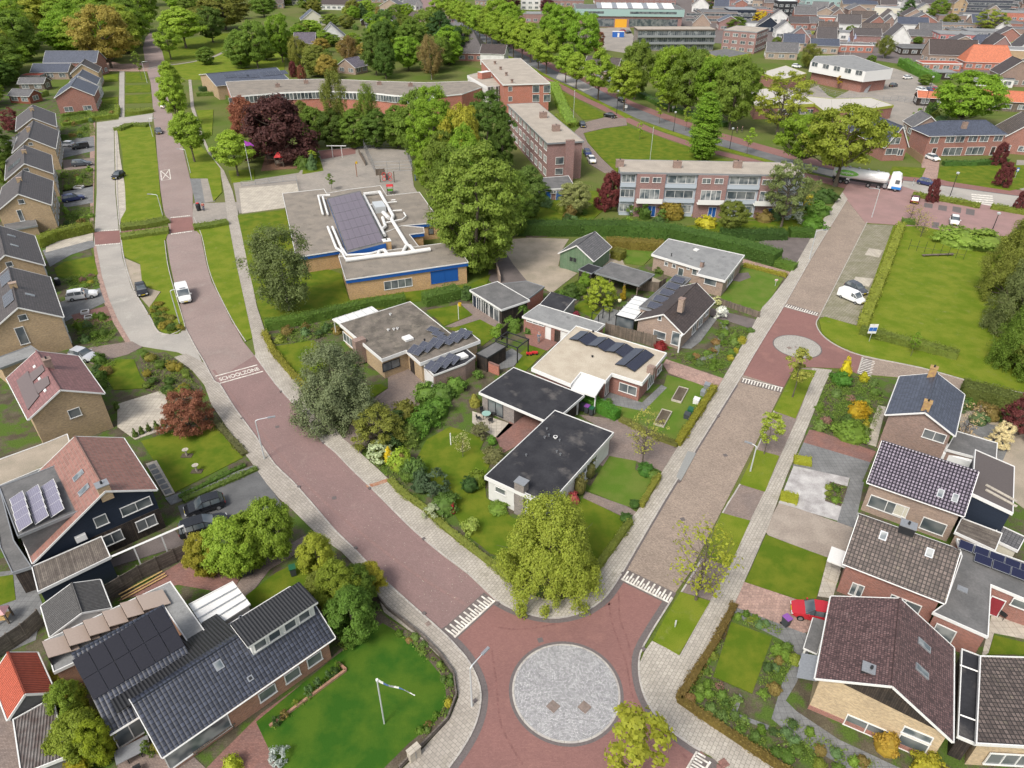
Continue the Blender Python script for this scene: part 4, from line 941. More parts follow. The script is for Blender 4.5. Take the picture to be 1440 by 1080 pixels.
p_white,p_black,p_grey,p_silver,p_red,p_blue,p_dred=paint('white_car_paint',(.72,.72,.7)),paint('black_car_paint',(.014,.015,.018)),paint('dark_grey_car_paint',(.06,.065,.075)),paint('silver_car_paint',(.42,.43,.45)),paint('red_car_paint',(.42,.02,.03)),paint('navy_car_paint',(.03,.04,.12)),paint('maroon_car_paint',(.1,.012,.02))
def heading(a,b_):A,B=G(*a),G(*b_);return math.degrees(atan2(B.y-A.y,B.x-A.x))
# ---------------------------------------------------------------- the block between the two streets
Bd.gp=lambda s,pts,z:[s.g(x,y,z) for x,y in pts]
def wwin(s,a,b,px,py,w_,h_,n=1,**k):
 a,b=Vector(a),Vector(b);t=(b-a).normalized();nn=Vector((t.y,-t.x,0));t3=Vector((t.x,t.y,0));p0=Vector((a.x,a.y,0))
 c=s.hit(px,py,p0,nn);door=k.pop('door',False)
 if door:c.z=h_/2+.02
 c.z=max(c.z,h_/2+.03)
 return winat(c,nn,t3,w_,h_,n,k.get('mf',m_white),k.get('glass',m_glass),s.e,k.get('hz',0),k.get('name','door' if door else 'window'),k.get('label'))
Bd.wwin=wwin
def inset(poly,d):
 a=sum(poly[i][0]*poly[(i+1)%len(poly)][1]-poly[(i+1)%len(poly)][0]*poly[i][1] for i in range(len(poly)))
 if a<0:poly=poly[::-1]
 P=[Vector(p) for p in poly];n=len(P);out=[]
 for i in range(n):
  d1=(P[i]-P[i-1]).normalized();d2=(P[(i+1)%n]-P[i]).normalized();n1=Vector((-d1.y,d1.x));n2=Vector((-d2.y,d2.x));out.append(tuple(P[i]+(n1+n2)*(d/max(.3,1+n1.dot(n2)))))
 return out
# grounds
surf('gravel_yard',m_gravel,.09,[(700,338),(745,334),(800,336),(790,352),(785,374),(812,384),(776,412),(765,405),(742,396),(722,372)])
surf('yard',m_dark,.085,[(690,325),(706,325),(735,385),(745,396),(700,405),(686,392),(690,360)])
surf('garden_ground',m_garden,.06,[(430,452),(575,425),(660,405),(745,396),(776,412),(900,375),(1000,345),(1085,370),(1105,392),(1072,432),(1017,532),(1007,550),(952,630),(882,735),(832,806),(810,836),(765,842),(720,822),(657,767),(567,695),(480,615),(375,466)])
L1=[([(600,436),(646,428),(666,442),(625,458)],m_lawn),([(631,463),(640,459),(675,448),(706,464),(700,470),(677,487),(675,475),(655,468)],m_lawn),
 ([(732,496),(744,485),(768,493),(739,522),(724,517)],m_lawn),([(806,432),(832,415),(862,420),(857,441),(838,450)],m_lawn),
 ([(872,348),(918,346),(925,352),(905,373),(880,370)],m_lawn_dry),([(1045,377),(1064,379),(1102,391),(1069,443),(1000,422),(1020,410)],m_lawn_dry),([(912,390),(937,395),(950,392),(930,402),(905,400)],m_lawn_dry),
 ([(938,527),(990,541),(1005,547),(953,628),(928,618),(868,583),(866,567),(905,574),(932,547)],m_lawn_dry),
 ([(857,640),(895,647),(893,660),(905,668),(927,667),(899,711),(880,712),(827,690)],m_lawn_dry),([(820,700),(872,725),(878,740),(836,800),(800,805),(780,740)],m_lawn),
 ([(632,600),(645,603),(682,617),(675,632),(692,645),(681,672),(684,700),(720,727),(740,735),(710,785),(690,778),(655,750),(635,715),(608,680),(588,640),(600,618)],m_lawn),
 ([(385,487),(440,478),(470,500),(450,540),(422,535)],m_lawn),([(485,545),(535,540),(545,545),(505,572),(480,570)],m_lawn),([(740,270),(850,268),(860,285),(830,312),(770,318),(735,305)],m_lawn),
 ([(960,318),(1010,312),(1130,308),(1160,306),(1140,322),(1010,326)],m_lawn),([(1050,302),(1130,300),(1120,307),(1050,308)],m_lawn),([(960,345),(1000,338),(1050,352),(1020,352)],m_lawn)]
for q,m in L1:lawn(q,m,.13)
for q,m,n_ in [([(648,427),(663,427),(707,455),(704,464),(675,449),(640,460),(626,459),(665,443)],m_drive,'terrace'),([(738,470),(762,472),(787,479),(770,493),(745,485)],m_drive_red,'terrace'),
 ([(700,500),(720,490),(735,500),(722,515),(700,520)],m_grey_pave,'terrace'),
 ([(995,432),(1066,450),(1057,462),(1020,450),(1000,446)],m_dark,'driveway'),([(970,470),(1000,444),(1010,446),(985,480),(972,490),(945,487)],m_grey_pave,'terrace'),
 ([(937,505),(1017,532),(1007,549),(940,524),(932,512)],m_pink,'driveway'),([(815,583),(868,590),(953,629),(932,663),(895,648),(857,641),(848,655),(835,650),(852,606)],m_drive,'driveway'),
 ([(823,691),(882,712),(895,720),(888,731),(872,724),(820,700)],m_drive,'footpath'),([(664,578),(722,597),(700,616),(683,606),(664,594)],m_terr,'terrace'),
 ([(716,594),(729,574),(765,588),(740,620),(707,637),(697,615)],m_drive_red,'driveway'),([(545,528),(588,513),(612,548),(586,572),(560,587),(530,607),(507,637),(482,616),(497,592),(507,573),(546,546)],m_drive,'driveway'),
 ([(1045,364),(1113,383),(1107,387),(1044,369)],m_pink,'footpath'),([(838,365),(870,352),(878,372),(930,395),(915,402),(860,385)],m_gravel,'garden_path'),([(835,450),(850,430),(880,440),(868,460)],m_grey_pave,'terrace'),
 ([(1080,335),(1150,333),(1124,370),(1090,364),(1045,350)],m_dark,'driveway'),([(843,565),(905,578),(938,545),(930,541),(903,566),(858,552)],m_grey_pave,'terrace'),([(1030,385),(1052,383),(1056,390),(1040,396),(1022,393)],m_dark,'terrace'),
 ([(768,430),(800,412),(835,405),(828,412),(806,430),(790,440)],m_soil,'garden_bed'),([(738,328),(760,327),(770,332),(740,334)],m_soil,'garden_bed')]:surf(n_,m,.15,q)
band('garden_path',m_grey_pave,.16,[(980,506),(1005,498),(1011,480),(1020,465),(1016,453)],.7)
# white house with the black flat roof
s=Bd('flat_roofed_bungalow','white walled bungalow with a black bitumen flat roof beside the round yellow-green willow','house',(681,670),(771,711),(852,604),3.2)
s.flat(m_bitum,m_white,th=.4);s.walls(m_stucco,2.85,ins=.3)
s.wwin((.3,.3),(s.W-.3,.3),704,690,1.3,.8,1);s.wwin((.3,.3),(s.W-.3,.3),746,706,2.0,1.9,3);s.wwin((.3,.3),(s.W-.3,.3),727,702,.8,1.9,1)
for px,py in ((834,640),(819,659)):s.win('E',px,py,1.9,.8,2,z=1.9)
x,y=s.g(733,677,4.3);s.part('chimney',MB().box(x-.55,y-.4,0,x+.55,y+.5,4.1),m_bg);s.part('chimney_cap',MB().box(x-.62,y-.47,4.25,x+.62,y+.57,4.33).box(x-.4,y-.3,4.1,x+.4,y+.4,4.25),m_zinc)
for px,py in ((769,604),(766,616),(772,613),(781,616),(787,620),(783,636),(740,641),(788,640)):s.vent(px,py,3.2,.07 if px!=781 else .16,.22,m_zinc if px!=781 else m_white)
# extension with carport
s=Bd('carport_extension','grey bitumen roofed carport wing with glass doors and terrace behind the white bungalow','carport',(673,552),(776,596),(818,554),2.75)
s.flat(m_bitum,m_white,th=.3);x1=s.W*.48
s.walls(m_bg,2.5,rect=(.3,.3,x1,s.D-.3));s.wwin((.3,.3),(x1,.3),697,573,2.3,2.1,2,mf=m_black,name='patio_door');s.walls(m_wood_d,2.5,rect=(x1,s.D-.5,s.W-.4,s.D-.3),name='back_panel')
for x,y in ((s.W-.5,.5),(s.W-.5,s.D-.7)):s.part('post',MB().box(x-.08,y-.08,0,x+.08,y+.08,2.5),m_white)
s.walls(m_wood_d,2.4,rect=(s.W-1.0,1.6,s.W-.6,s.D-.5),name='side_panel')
# brick bungalow with pale gravel roof
z=3.2;s=Bd('gravel_roofed_bungalow','dark red brick bungalow with pale gravel roof and four ridged solar arrays','house',(747,518),(882,573),(938,497),z)
P=s.gp([(747,518),(803,541),(817,524),(852,536),(861,525.5),(903.5,539),(938,496.5),(810,458)],z)
s.flat(m_roofbeige,m_white,poly=P,th=.45,tw=.12);W=inset(P,.45);MB().prism(W,-.1,2.85).build('wall',m_br,s.e)
s.flat(m_white,m_white,2.95,poly=s.gp([(816,523),(852,535),(837,558),(803,546)],2.95),th=.2,name='canopy')
x,y=s.g(838,556,2.9);s.part('post',MB().box(x-.2,y+.1,0,x-.08,y+.25,2.75),m_white)
PO=s.gp([(747,518),(803,541),(817,524),(852,536),(861,525.5),(903.5,539),(938,496.5),(810,458)],z)
Wn=inset(PO,.45);
def edge_near(s,W,px,py,z=1.5):
 q=Vector(s.g(px,py,z));best=None
 for i in range(len(W)):
  a,b=Vector(W[i]),Vector(W[(i+1)%len(W)]);t=max(0,min(1,(q-a).dot(b-a)/(b-a).length_squared));d=(a+(b-a)*t-q).length
  if best is None or d<best[0]:best=(d,a,b)
 return best[1],best[2]
for px,py,w_,h_,n in ((883,547,2.4,1.3,2),(915,536,2.2,1.9,3),(927,520,1.7,1.0,2),(854,545,1.6,2.2,3)):
 a,b=edge_near(s,Wn,px,py);s.wwin(a,b,px,py,w_,h_,n)
x,y=s.g(916.5,515,z+.9);MB().box(x-.45,y-.35,z-.1,x+.45,y+.35,z+.9).build('chimney',m_bb,s.e)
# ridged solar arrays on the roof
for (cx,cy,rows,half) in ((821,473,1,1),(847,481.5,1,1),(872,489.5,1,1),(893,503,2,1)):
 c=Vector((*s.g(cx,cy,z+.4),z));gx=Vector((1,0,0));gy=Vector((0,1,0));L_=3.3 if rows==1 else 5.3;L_=2.9 if rows==1 else 5.2
 for sg in (-1,1):
  n=Vector((sg*.26,0,1)).normalized();ax=Vector((1,0,-sg*.26)).normalized();q=c+Vector((sg*.74,0,.3))
  f=MB().obox(q,ax,gy,n,.72,L_/2,.025).build('solar_panel',m_black,s.e);MB().obox(q+n*.03,ax,gy,n,.69,L_/2-.03,.01).build('solar_cells',m_solar,f)
for px,py in ((834,467),(833,502)):s.vent(px,py,z,.1,.2,m_black)
# long brick annex with grey roof
s=Bd('garage_annex','long low brick outbuilding with grey felt roof, white door and three small windows','outbuilding',(734,445),(829,475),(851,456),2.6)
s.flat(m_bitum_g,m_white,th=.28);s.walls(m_br,2.4,ins=.2)
for px,py,w_,h_,n,d in ((753,453,3.0,.55,3,0),(771,467,.95,2.1,1,1),(784,470,.9,2.0,1,1)):s.wwin((.2,.2),(s.W-.2,.2),px,py,w_,h_,n,door=bool(d),**({'mf':m_wood_d,'glass':m_wood_d} if px==784 else {'glass':m_white if d else m_glass}))
s.wwin((.2,.2),(s.W-.2,.2),798,474,2.2,2.1,1,door=True,glass=m_white)
x_,y_=s.g(756,440,2.6);
s=Bd('garden_shed','dark sloping roofed shed between the grey roofed outbuilding and the gravel yard','shed',(758,428),(791,438),(801,421),2.3)
s.gable(m_bitum,2.9,m_bitum_g,'x',ro=.85,ze=2.1,lf=2.6,ov=.15);
# garden house and red walled garage
s=Bd('garden_house','glass fronted garden house with a grey felt flat roof beside the small lawn','garden house',(660,408),(705,436),(740,419),2.7)
s.flat(m_felt,m_white,th=.25);s.walls(m_wood_d,2.45,ins=.3)
for px,py,w_ in ((668,421,1.1),(673,426,1.1),(686,436,3.2)):s.wwin((.3,.3),(s.W-.3,.3),px,py,w_,2.1,1 if w_<2 else 3,door=True,name='glass_door',glass=m_glass if w_>2 else m_navy)
for px,py in ((680,428),(695,442)):s.wwin((.3,.3),(s.W-.3,.3),px,py,2.6,2.1,2,door=True,name='glass_door')
s=Bd('brick_garage','red brick garage with dark felt roof at the edge of the gravel yard','garage',(698,414),(742,422),(766,403),2.6)
P=s.gp([(704,399),(740,395),(766,403),(741,422),(722,412)],2.6);s.flat(m_felt,m_zinc,poly=P,th=.2);MB().prism(inset(P,.15),-.1,2.45).build('wall',m_bo,s.e)
s=None
# mossy roofed bungalow with garage
z=3.3;s=Bd('mossy_roofed_bungalow','yellow brick bungalow with a dark mossy gravel roof and tilted solar panels beside the cedar','house',(478,455),(537,507),(634,470),z)
pp=[(477,455),(537,505.5),(571,493),(591,511),(675.5,479),(654,462),(634,469),(577,424)];P=s.gp(pp,z);s.flat(m_roofmoss,m_white,poly=P,th=.45);W=inset(P,.35);MB().prism(W,-.1,2.9).build('wall',m_by,s.e)
mbk=MB()
for px,py,w_,h_,n in ((550,513,2.6,1.3,2),(490,478,3.0,1.5,3)):
 a,b=edge_near(s,W,px,py);s.wwin(a,b,px,py,w_,h_,n,mf=m_white if px!=550 else m_black)
a,b=edge_near(s,W,581,512);s.wwin(a,b,580,512,1.1,2.2,1,door=True,glass=m_wood_d,mf=m_wood_d)
x,y=s.g(504,473,z+.9);MB().box(x-.5,y-.8,z-3,x+.5,y+.8,z+.5).build('chimney',m_bb,s.e)
for px,py in ((549,443),(546,465),(559,463),(554,464)):s.vent(px,py,z,.12,.25,m_white)
s.vent(597.5,484,z,.09,.8,m_black)
x,y=s.g(573.5,477,z);MB().box(x-.6,y-.6,z,x+.6,y+.6,z+.3).build('roof_light',m_white,s.e)
def tilt(s,px,py,z,ang=.3,az=0.,cw=1.0,ch=1.6,m=None,n=1):
 c=Vector((*s.g(px,py,z+.3),z+.4));ax=Vector((cos(az),sin(az),0));ay0=Vector((-sin(az),cos(az),0));ay=ay0*cos(ang)+Vector((0,0,sin(ang)));nn=ax.cross(ay)
 for i in range(n):
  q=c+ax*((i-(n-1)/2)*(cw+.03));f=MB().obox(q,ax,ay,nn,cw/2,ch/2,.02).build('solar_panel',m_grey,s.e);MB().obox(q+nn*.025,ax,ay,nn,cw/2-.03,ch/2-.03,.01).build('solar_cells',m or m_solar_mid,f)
  for sg in (-1,1):MB().obox(q+ay0*(ch/2*cos(ang)-.05)+ax*sg*cw*.35-Vector((0,0,.1+.1)),ax,ay0,Vector((0,0,1)),.02,.02,ch/2*sin(ang)+.1).build('bracket',m_grey,f)
for px,py in ((585,493),(598,488.5),(613,483),(640,475),(652,470)):tilt(s,px,py,z,.28,.35,.95,1.6,n=2)
for px,py in ((609,464),(616,470),(623,476),(629,481)):tilt(s,px,py,z,.12,.35,1.6,1.1)
# its flat garage
z=2.7;g_=Bd('garage','brown brick garage with black roof, white double door and three solar panels','garage',(591,512),(610,528),(655,488),z)
pp=[(593,511),(610,528),(655,511),(669,501),(654,489)];P=g_.gp(pp,z);g_.flat(m_bitum,m_white,poly=P,th=.2,tw=.08);W=inset(P,.1);MB().prism(W,-.1,2.55).build('wall',m_bb,g_.e)
a,b=edge_near(g_,W,600,532);g_.wwin(a,b,600,533,4.2,2.2,2,door=True,glass=m_white,name='garage_door')
for px,py in ((609,516),(623,510.5),(635,505.5)):tilt(g_,px,py,z,.28,.35,.95,1.6,n=2)
x,y=g_.g(650,502,z);MB().box(x-.6,y-.6,z,x+.6,y+.6,z+.3).build('roof_light',m_white,g_.e)
# canopy at the back
v=Bd('veranda','white ribbed plastic veranda roof against the mossy roofed bungalow','veranda',(467,449),(477,457),(532,437),2.6)
v.flat(m_white,m_white,th=.12,poly=v.gp([(467,449),(477,456),(532,437.5),(523,431)],2.6));
for u in (.1,.3,.5,.7,.9):v.part('rafter',MB().box(v.W*.0+.0,v.D*u-.04,2.62,v.W,v.D*u+.04,2.7),m_pole)
for x,y in ((.1,.2),(.1,v.D-.2)):v.part('post',MB().box(x,y-.05,0,x+.1,y+.05,2.5),m_white)
# brown tiled house with white veranda
ze=2.8;s=Bd('brown_tiled_house','tan brick house with brown tiled gable roof and a row of five tilted solar panels','house',(893,450),(961,470),(999,422),ze)
rz_=s.h(s.W/2,0,440.5);s.gable(t_dbrown,max(4.6,rz_),m_bt,'y',ov=.35,ro=.56)
for px,py,w_,h_,n in ((927.5,471,1.9,1.2,1),(928,447.5,.55,.7,1)):s.win('S',px,py,w_,h_,n)
for px,py,w_ in ((976,462,1.6),(985,452,1.6),(994,438,1.4)):s.win('E',px,py,w_,1.5,2)
s.win('S',950,476,1.2,2.1,1,glass=m_glassw)
s.chimney(959.5,420,6.6,.75,.75,2.0,m_bt,m_bb,pot=False)
x,y=s.W-.3,.1;s.part('porch_post',MB().box(s.W-.25,-.6,0,s.W-.08,-.43,2.7),m_white);s.part('porch_beam',MB().box(s.W-.3,-.6,2.6,s.W+.02,.3,2.75),m_white)
pl=None
P=s.gp([(900,444),(931,396),(968,392),(962,400)],2.95);
MB().prism([(-.7,3.2),(1.5,3.2),(1.5,16.6),(-.7,16.6)],-.1,3.1).build('wing_wall',m_bt,s.e);s.flat(m_felt,m_zinc,3.35,rect=(-.9,3.0,1.7,16.8),th=.25,name='wing_roof')
for px,py in ((920.5,430.5),(929,421),(938,412),(946,403),(953.5,394)):tilt(s,px,py,3.35,.3,0,2.0,1.35,m=m_solar_mid)
v=Bd('veranda','white ribbed plastic veranda with black posts beside the brown tiled house','veranda',(865,443),(892,450),(917,421),2.6)
v.flat(m_white,m_black,th=.12)
for u in (.2,.4,.6,.8):v.part('rafter',MB().box(0,v.D*u-.04,2.66,v.W,v.D*u+.04,2.72),m_pole)
for x,y in ((.1,.1),(v.W-.15,.1),(.1,v.D-.2)):v.part('post',MB().box(x,y,0,x+.12,y+.12,2.5),m_black)
v.part('glass_panel',MB().box(.1,.14,.1,v.W-.1,.18,2.4),m_glass)
# grey roofed bungalow
z=3.1;pp=[(916,357.5),(985,378.5),(980,385),(1020,395),(1047.5,359),(940,335.5)];s=Bd('grey_roofed_bungalow','tan brick bungalow with patched pale grey flat roof beside the long hedge','house',(916,357.5),(1020,395),(1047.5,359),z)
P=s.gp(pp,z);s.flat(m_bitum_g,m_white,poly=P,th=.35,tw=.1);W=inset(P,.35);MB().prism(W,-.1,2.8).build('wall',m_bt,s.e)
for px,py,w_,h_,n,d in ((937,371,.7,.7,1,0),(948,374,.7,.7,1,0),(957.5,382,1.0,2.1,1,1),(968,377,.5,.5,1,0),(977,382,.9,1.2,1,0),(999,396,2.0,1.2,1,0),(1027,392,3.6,1.7,3,0)):
 a,b=edge_near(s,W,px,py,1.5);s.wwin(a,b,px,py,w_,h_,n,door=bool(d))
s.chimney(988,368,4.0,.5,.5,1.1,m_bb,pot=False);s.vent(944,360,z,.08,.5,m_black);x,y=s.g(979,352,z);MB().box(x-.4,y-.4,z,x+.4,y+.4,z+.2).build('roof_light',m_white,s.e)
# green barn
ze=2.8;s=Bd('green_barn','green boarded barn with a dark pitched roof on the gravel yard','barn',(785,356),(835,367.5),(860,347),ze)
s.gable(t_grey,max(4.6,s.h(s.W/2,0,345)),m_green,'y',ov=.25);s.win('S',806,365,1.4,.9,2,mf=m_green,glass=m_black)
# carport
s=Bd('open_carport','open timber carport with flat grey felt roof between green barn and apple tree','carport',(836,383.5),(899,402),(914,384),2.6)
s.flat(m_felt,m_zinc,th=.22)
for x in (.3,s.W*.33,s.W*.66,s.W-.4):
 for y in (.3,s.D-.4):s.part('post',MB().box(x-.08,y-.08,0,x+.08,y+.08,2.4),m_wood)
 s.part('brace',MB().tube([(x,.3,1.7),(x+.6,.3,2.35)],.05,4),m_wood)
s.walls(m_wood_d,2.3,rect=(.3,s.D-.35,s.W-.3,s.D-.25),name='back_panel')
s=Bd('garden_shed','small black roofed shed beside the open timber carport','shed',(813,379),(832,385),(842,375),2.3);s.flat(m_bitum,m_zinc,th=.15);s.walls(m_wood_d,2.2,ins=.12)
# pergola and black shed
s=Bd('garden_shed','black garden shed with a grey flat lid roof beside the pergola','shed',(669,497),(685,504),(708,485),2.3);s.flat(m_felt,m_black,th=.15);s.walls(m_wood_d,2.2,ins=.1)
s=Bd('pergola','black metal pergola frame over the garden terrace','pergola',(696,479),(728,490),(743,477),2.5)
for x in (.1,s.W-.1):
 for y in (.1,s.D-.1):s.part('post',MB().box(x-.07,y-.07,0,x+.07,y+.07,2.5),m_black)
for a in ((0,0,s.W,.12),(0,s.D-.12,s.W,s.D),(0,.12,.12,s.D-.12),(s.W-.12,.12,s.W,s.D-.12)):s.part('beam',MB().box(a[0],a[1],2.5,a[2],a[3],2.62),m_black)
s.part('rail',MB().box(.12,s.D*.5-.05,2.52,s.W-.12,s.D*.5+.05,2.6),m_black)
s=Bd('pergola','dark green metal frame pergola on the lawn of the brown tiled house','pergola',(842,443),(858,433),(868,418),2.3)
for x,y in ((0,0),(s.W,0),(0,s.D),(s.W,s.D)):s.part('post',MB().box(x-.05,y-.05,0,x+.05,y+.05,2.3),m_black)
for a,b in (((0,0),(s.W,0)),((0,s.D),(s.W,s.D)),((0,0),(0,s.D)),((s.W,0),(s.W,s.D))):s.part('beam',MB().tube([(*a,2.3),(*b,2.3)],.05,4),m_black)
def fence(line,h,m,label,z=.05,posts=2.0,name='fence',th=.05,pm=None,group=None,cap=False):
 P=GP(line,z);c=P[0];t=thing(name,label,'fence' if name!='garden_wall' else 'wall',(c.x,c.y,z),0,group)
 for i in range(len(P)-1):
  a,b=P[i]-c,P[i+1]-c;d=b-a;L=d.length;d.normalize();X=Vector((d.x,d.y,0));Y=Vector((-d.y,d.x,0));Z=Vector((0,0,1));q=(a+b)/2
  MB().obox((q.x,q.y,h/2-.05),X,Y,Z,L/2,th/2,h/2).build('fence_panel' if name!='garden_wall' else 'wall',m,t)
  if cap:MB().obox((q.x,q.y,h-.02),X,Y,Z,L/2+.05,th/2+.05,.05).build('coping',pm or m_kerb,t)
  if posts:
   k=int(L/posts)+1
   if k<=60:
    for j in range(k+1 if i==len(P)-2 else k):
     u=a+d*(L*j/k);MB().obox((u.x,u.y,h/2),X,Y,Z,.06,.07,h/2+.06).build('post',pm or m,t)
 return t
fence([(851,470),(921,488)],1.9,m_wood,'weathered wooden fence between the pale gravel roof and the tan brick gable')
fence([(897,408),(925,411),(935,404)],1.8,m_wood,'weathered wooden fence between the carport and the row of solar panels')
fence([(999,424),(1067,447)],1.1,m_wood,'low grey board fence along the dry lawn of the grey roofed bungalow')
fence([(678,518),(702,528)],1.5,m_bo,'short orange brick garden wall behind the carport wing',posts=0,name='garden_wall',th=.22,cap=True,pm=m_drive_red)
fence([(691,352),(703,398)],1.4,m_bt,'pale brick wall between the dark yard and the school trees',posts=0,name='garden_wall',th=.25)
fence([(705,478),(735,450)],1.8,m_wood_d,'dark board fence behind the pergola',posts=1.8)
# small things in the gardens
def bin_(px,py,m,label,rz=0.,lid=None,z=.15,group='wheeled bins',name='wheeled_bin'):
 p=G(px,py,z);t=thing(name,label,'bin',(p.x,p.y,z),rz,group)
 b=MB();q=[(-.22,-.26),(.22,-.26),(.22,.26),(-.22,.26)];
 for i in range(4):a,c=q[i],q[(i+1)%4];b.face([(a[0],a[1],.05),(c[0],c[1],.05),(c[0]*1.25,c[1]*1.25,.98),(a[0]*1.25,a[1]*1.25,.98)])
 b.build('body',m,t);MB().box(-.3,-.36,.98,.3,.34,1.05).build('lid',lid or m,t)
 for sg in (-1,1):MB().tube([(sg*.16,.3,.1),(sg*.24,.3,.1)],.1,8).build('wheel',m_rubber,t)
 return t
m_bin_g,m_bin_p,m_bin_b=mat('grey_bin_plastic',(.05,.055,.06),.5),mat('purple_bin_lid',(.22,.08,.3),.5),mat('green_bin_lid',(.02,.1,.05),.5)
bin_(819,577,m_bin_g,'dark grey wheeled bin beside the purple lidded one by the clipped hedge',-.5);bin_(825,580,m_bin_g,'purple lidded wheeled bin by the bright clipped hedge',-.5,m_bin_p);bin_(831.5,583,m_bin_g,'green lidded wheeled bin by the bright clipped hedge',-.5,m_bin_b)
for px,py in ((845,606),(868,620)):pass
def raised(px,py,L,W_,ang,label):
 p=G(px,py,.14);t=thing('raised_bed',label,'planter',(p.x,p.y,.13),ang,'raised beds on the lawn');f=MB()
 for a in ((-L/2,-W_/2,L/2,-W_/2+.1),(-L/2,W_/2-.1,L/2,W_/2),(-L/2,-W_/2+.1,-L/2+.1,W_/2-.1),(L/2-.1,-W_/2+.1,L/2,W_/2-.1)):f.box(a[0],a[1],0,a[2],a[3],.28)
 f.build('frame',m_terr,t);MB().box(-L/2+.1,-W_/2+.1,0,L/2-.1,W_/2-.1,.2).build('soil',m_soil,t);return t
an=radians(heading((931,602),(945,577)));raised(932,589,3.4,1.3,an,'raised bed with pale frame on the lawn, the one nearer the willow');raised(956,556,3.4,1.3,an,'raised bed with pale frame on the lawn, the one nearer the street')
# glass cold frames and compost tubs along the yellow hedge
for i,(px,py,c,lb) in enumerate(((994,545,m_zinc,'pale cold frame at the upper end of the row'),(989,555,m_zinc,'grey cold frame, second in the row'),(979,566,m_white,'white tub in the row beside the hedge'),(971,580,m_bin_b,'green compost tub in the row beside the hedge'),(966,587,m_bin_g,'grey compost tub at the lower end of the row'))):
 p=G(px,py,.14);t=thing('garden_tub',lb+' on the bungalow lawn','tub',(p.x,p.y,.13),an,'tubs along the hedge');b=MB().prism([(-.4,-.35),(.4,-.35),(.4,.35),(-.4,.35)],0,.55);b.build('box',c,t);MB().slab([(-.42,-.37,.58),(.42,-.37,.58),(.42,.37,.66),(-.42,.37,.66)],.04).build('lid',c,t)
def post_thing(name,label,cat,px,py,h,r,m,z=.15,head=None,group=None):
 p=G(px,py,z);t=thing(name,label,cat,(p.x,p.y,z),0,group);MB().tube([(0,0,-.1),(0,0,h)],r,8).build('pole',m,t)
 if head:head(t,h)
 return t
def korf(t,h):
 b=MB()
 for k in range(12):
  a,c=2*pi*k/12,2*pi*(k+1)/12;b.slab([(.25*cos(a)+.25,.25*sin(a),h-.3),(.25*cos(c)+.25,.25*sin(c),h-.3),(.25*cos(c)+.25,.25*sin(c),h+.15),(.25*cos(a)+.25,.25*sin(a),h+.15)],.02)
 b.build('basket',mat('yellow_basket',(.6,.38,.02),.6),t)
post_thing('basketball_post','yellow korfball basket on a white pole on the small lawn by the garden house','basket',645,449,2.6,.05,m_white,head=korf)
post_thing('basketball_post','yellow korfball basket on a rusty pole in the school playground','basket',502,248,3.3,.09,mat('rust_pole',(.25,.12,.07)),head=korf)
post_thing('garden_post','white post standing on the lawn beside the bare sapling','post',634,625,1.6,.07,m_white)
def bbq(t,h):MB().tube([(0,0,h-.2),(0,0,h+.1),(0,0,h+.15)],[.25,.3,.05],10).build('lamp_globe',mat('globe',(.7,.65,.4),.3),t)
post_thing('garden_lamp','white globe garden lamp by the dark green pergola','lamp',870,437,1.8,.03,m_black,head=bbq)
def table_set(px,py,label,r=.55,m=None,z=.16,n=4,cm=None,rect=False,ang=0,clab='round the glass table on the cream terrace'):
 p=G(px,py,z);t=thing('garden_table',label,'table',(p.x,p.y,z),ang)
 if rect:MB().box(-r*1.6,-r*.8,.68,r*1.6,r*.8,.74).build('tabletop',m or m_wood,t)
 else:MB().tube([(0,0,.7),(0,0,.74)],r,20).build('tabletop',m or m_glassw,t)
 for sx in (-1,1):
  for sy in (-1,1):MB().box(sx*r*.6-.03,sy*r*.6-.03,0,sx*r*.6+.03,sy*r*.6+.03,.7).build('leg',m_black,t)
 for k in range(n):
  a=ang+2*pi*k/n+.5;q=(p.x+cos(a)*r*1.9,p.y+sin(a)*r*1.9,z);c=thing('garden_chair','%s garden chair %s'%(ORD[k],clab),'chair',q,a+pi/2,'garden chairs '+clab)
  MB().box(-.24,-.24,.42,.24,.24,.46).build('seat',cm or m_black,c);MB().box(-.24,-.27,.46,.24,-.23,.92).build('backrest',cm or m_black,c)
  for sx in (-1,1):
   for sy in (-1,1):MB().box(sx*.2-.02,sy*.2-.02,0,sx*.2+.02,sy*.2+.02,.42).build('leg',cm or m_black,c)
table_set(684,588,'the round glass table on the cream terrace',m=mat('green_glass_top',(.25,.4,.35),.2))
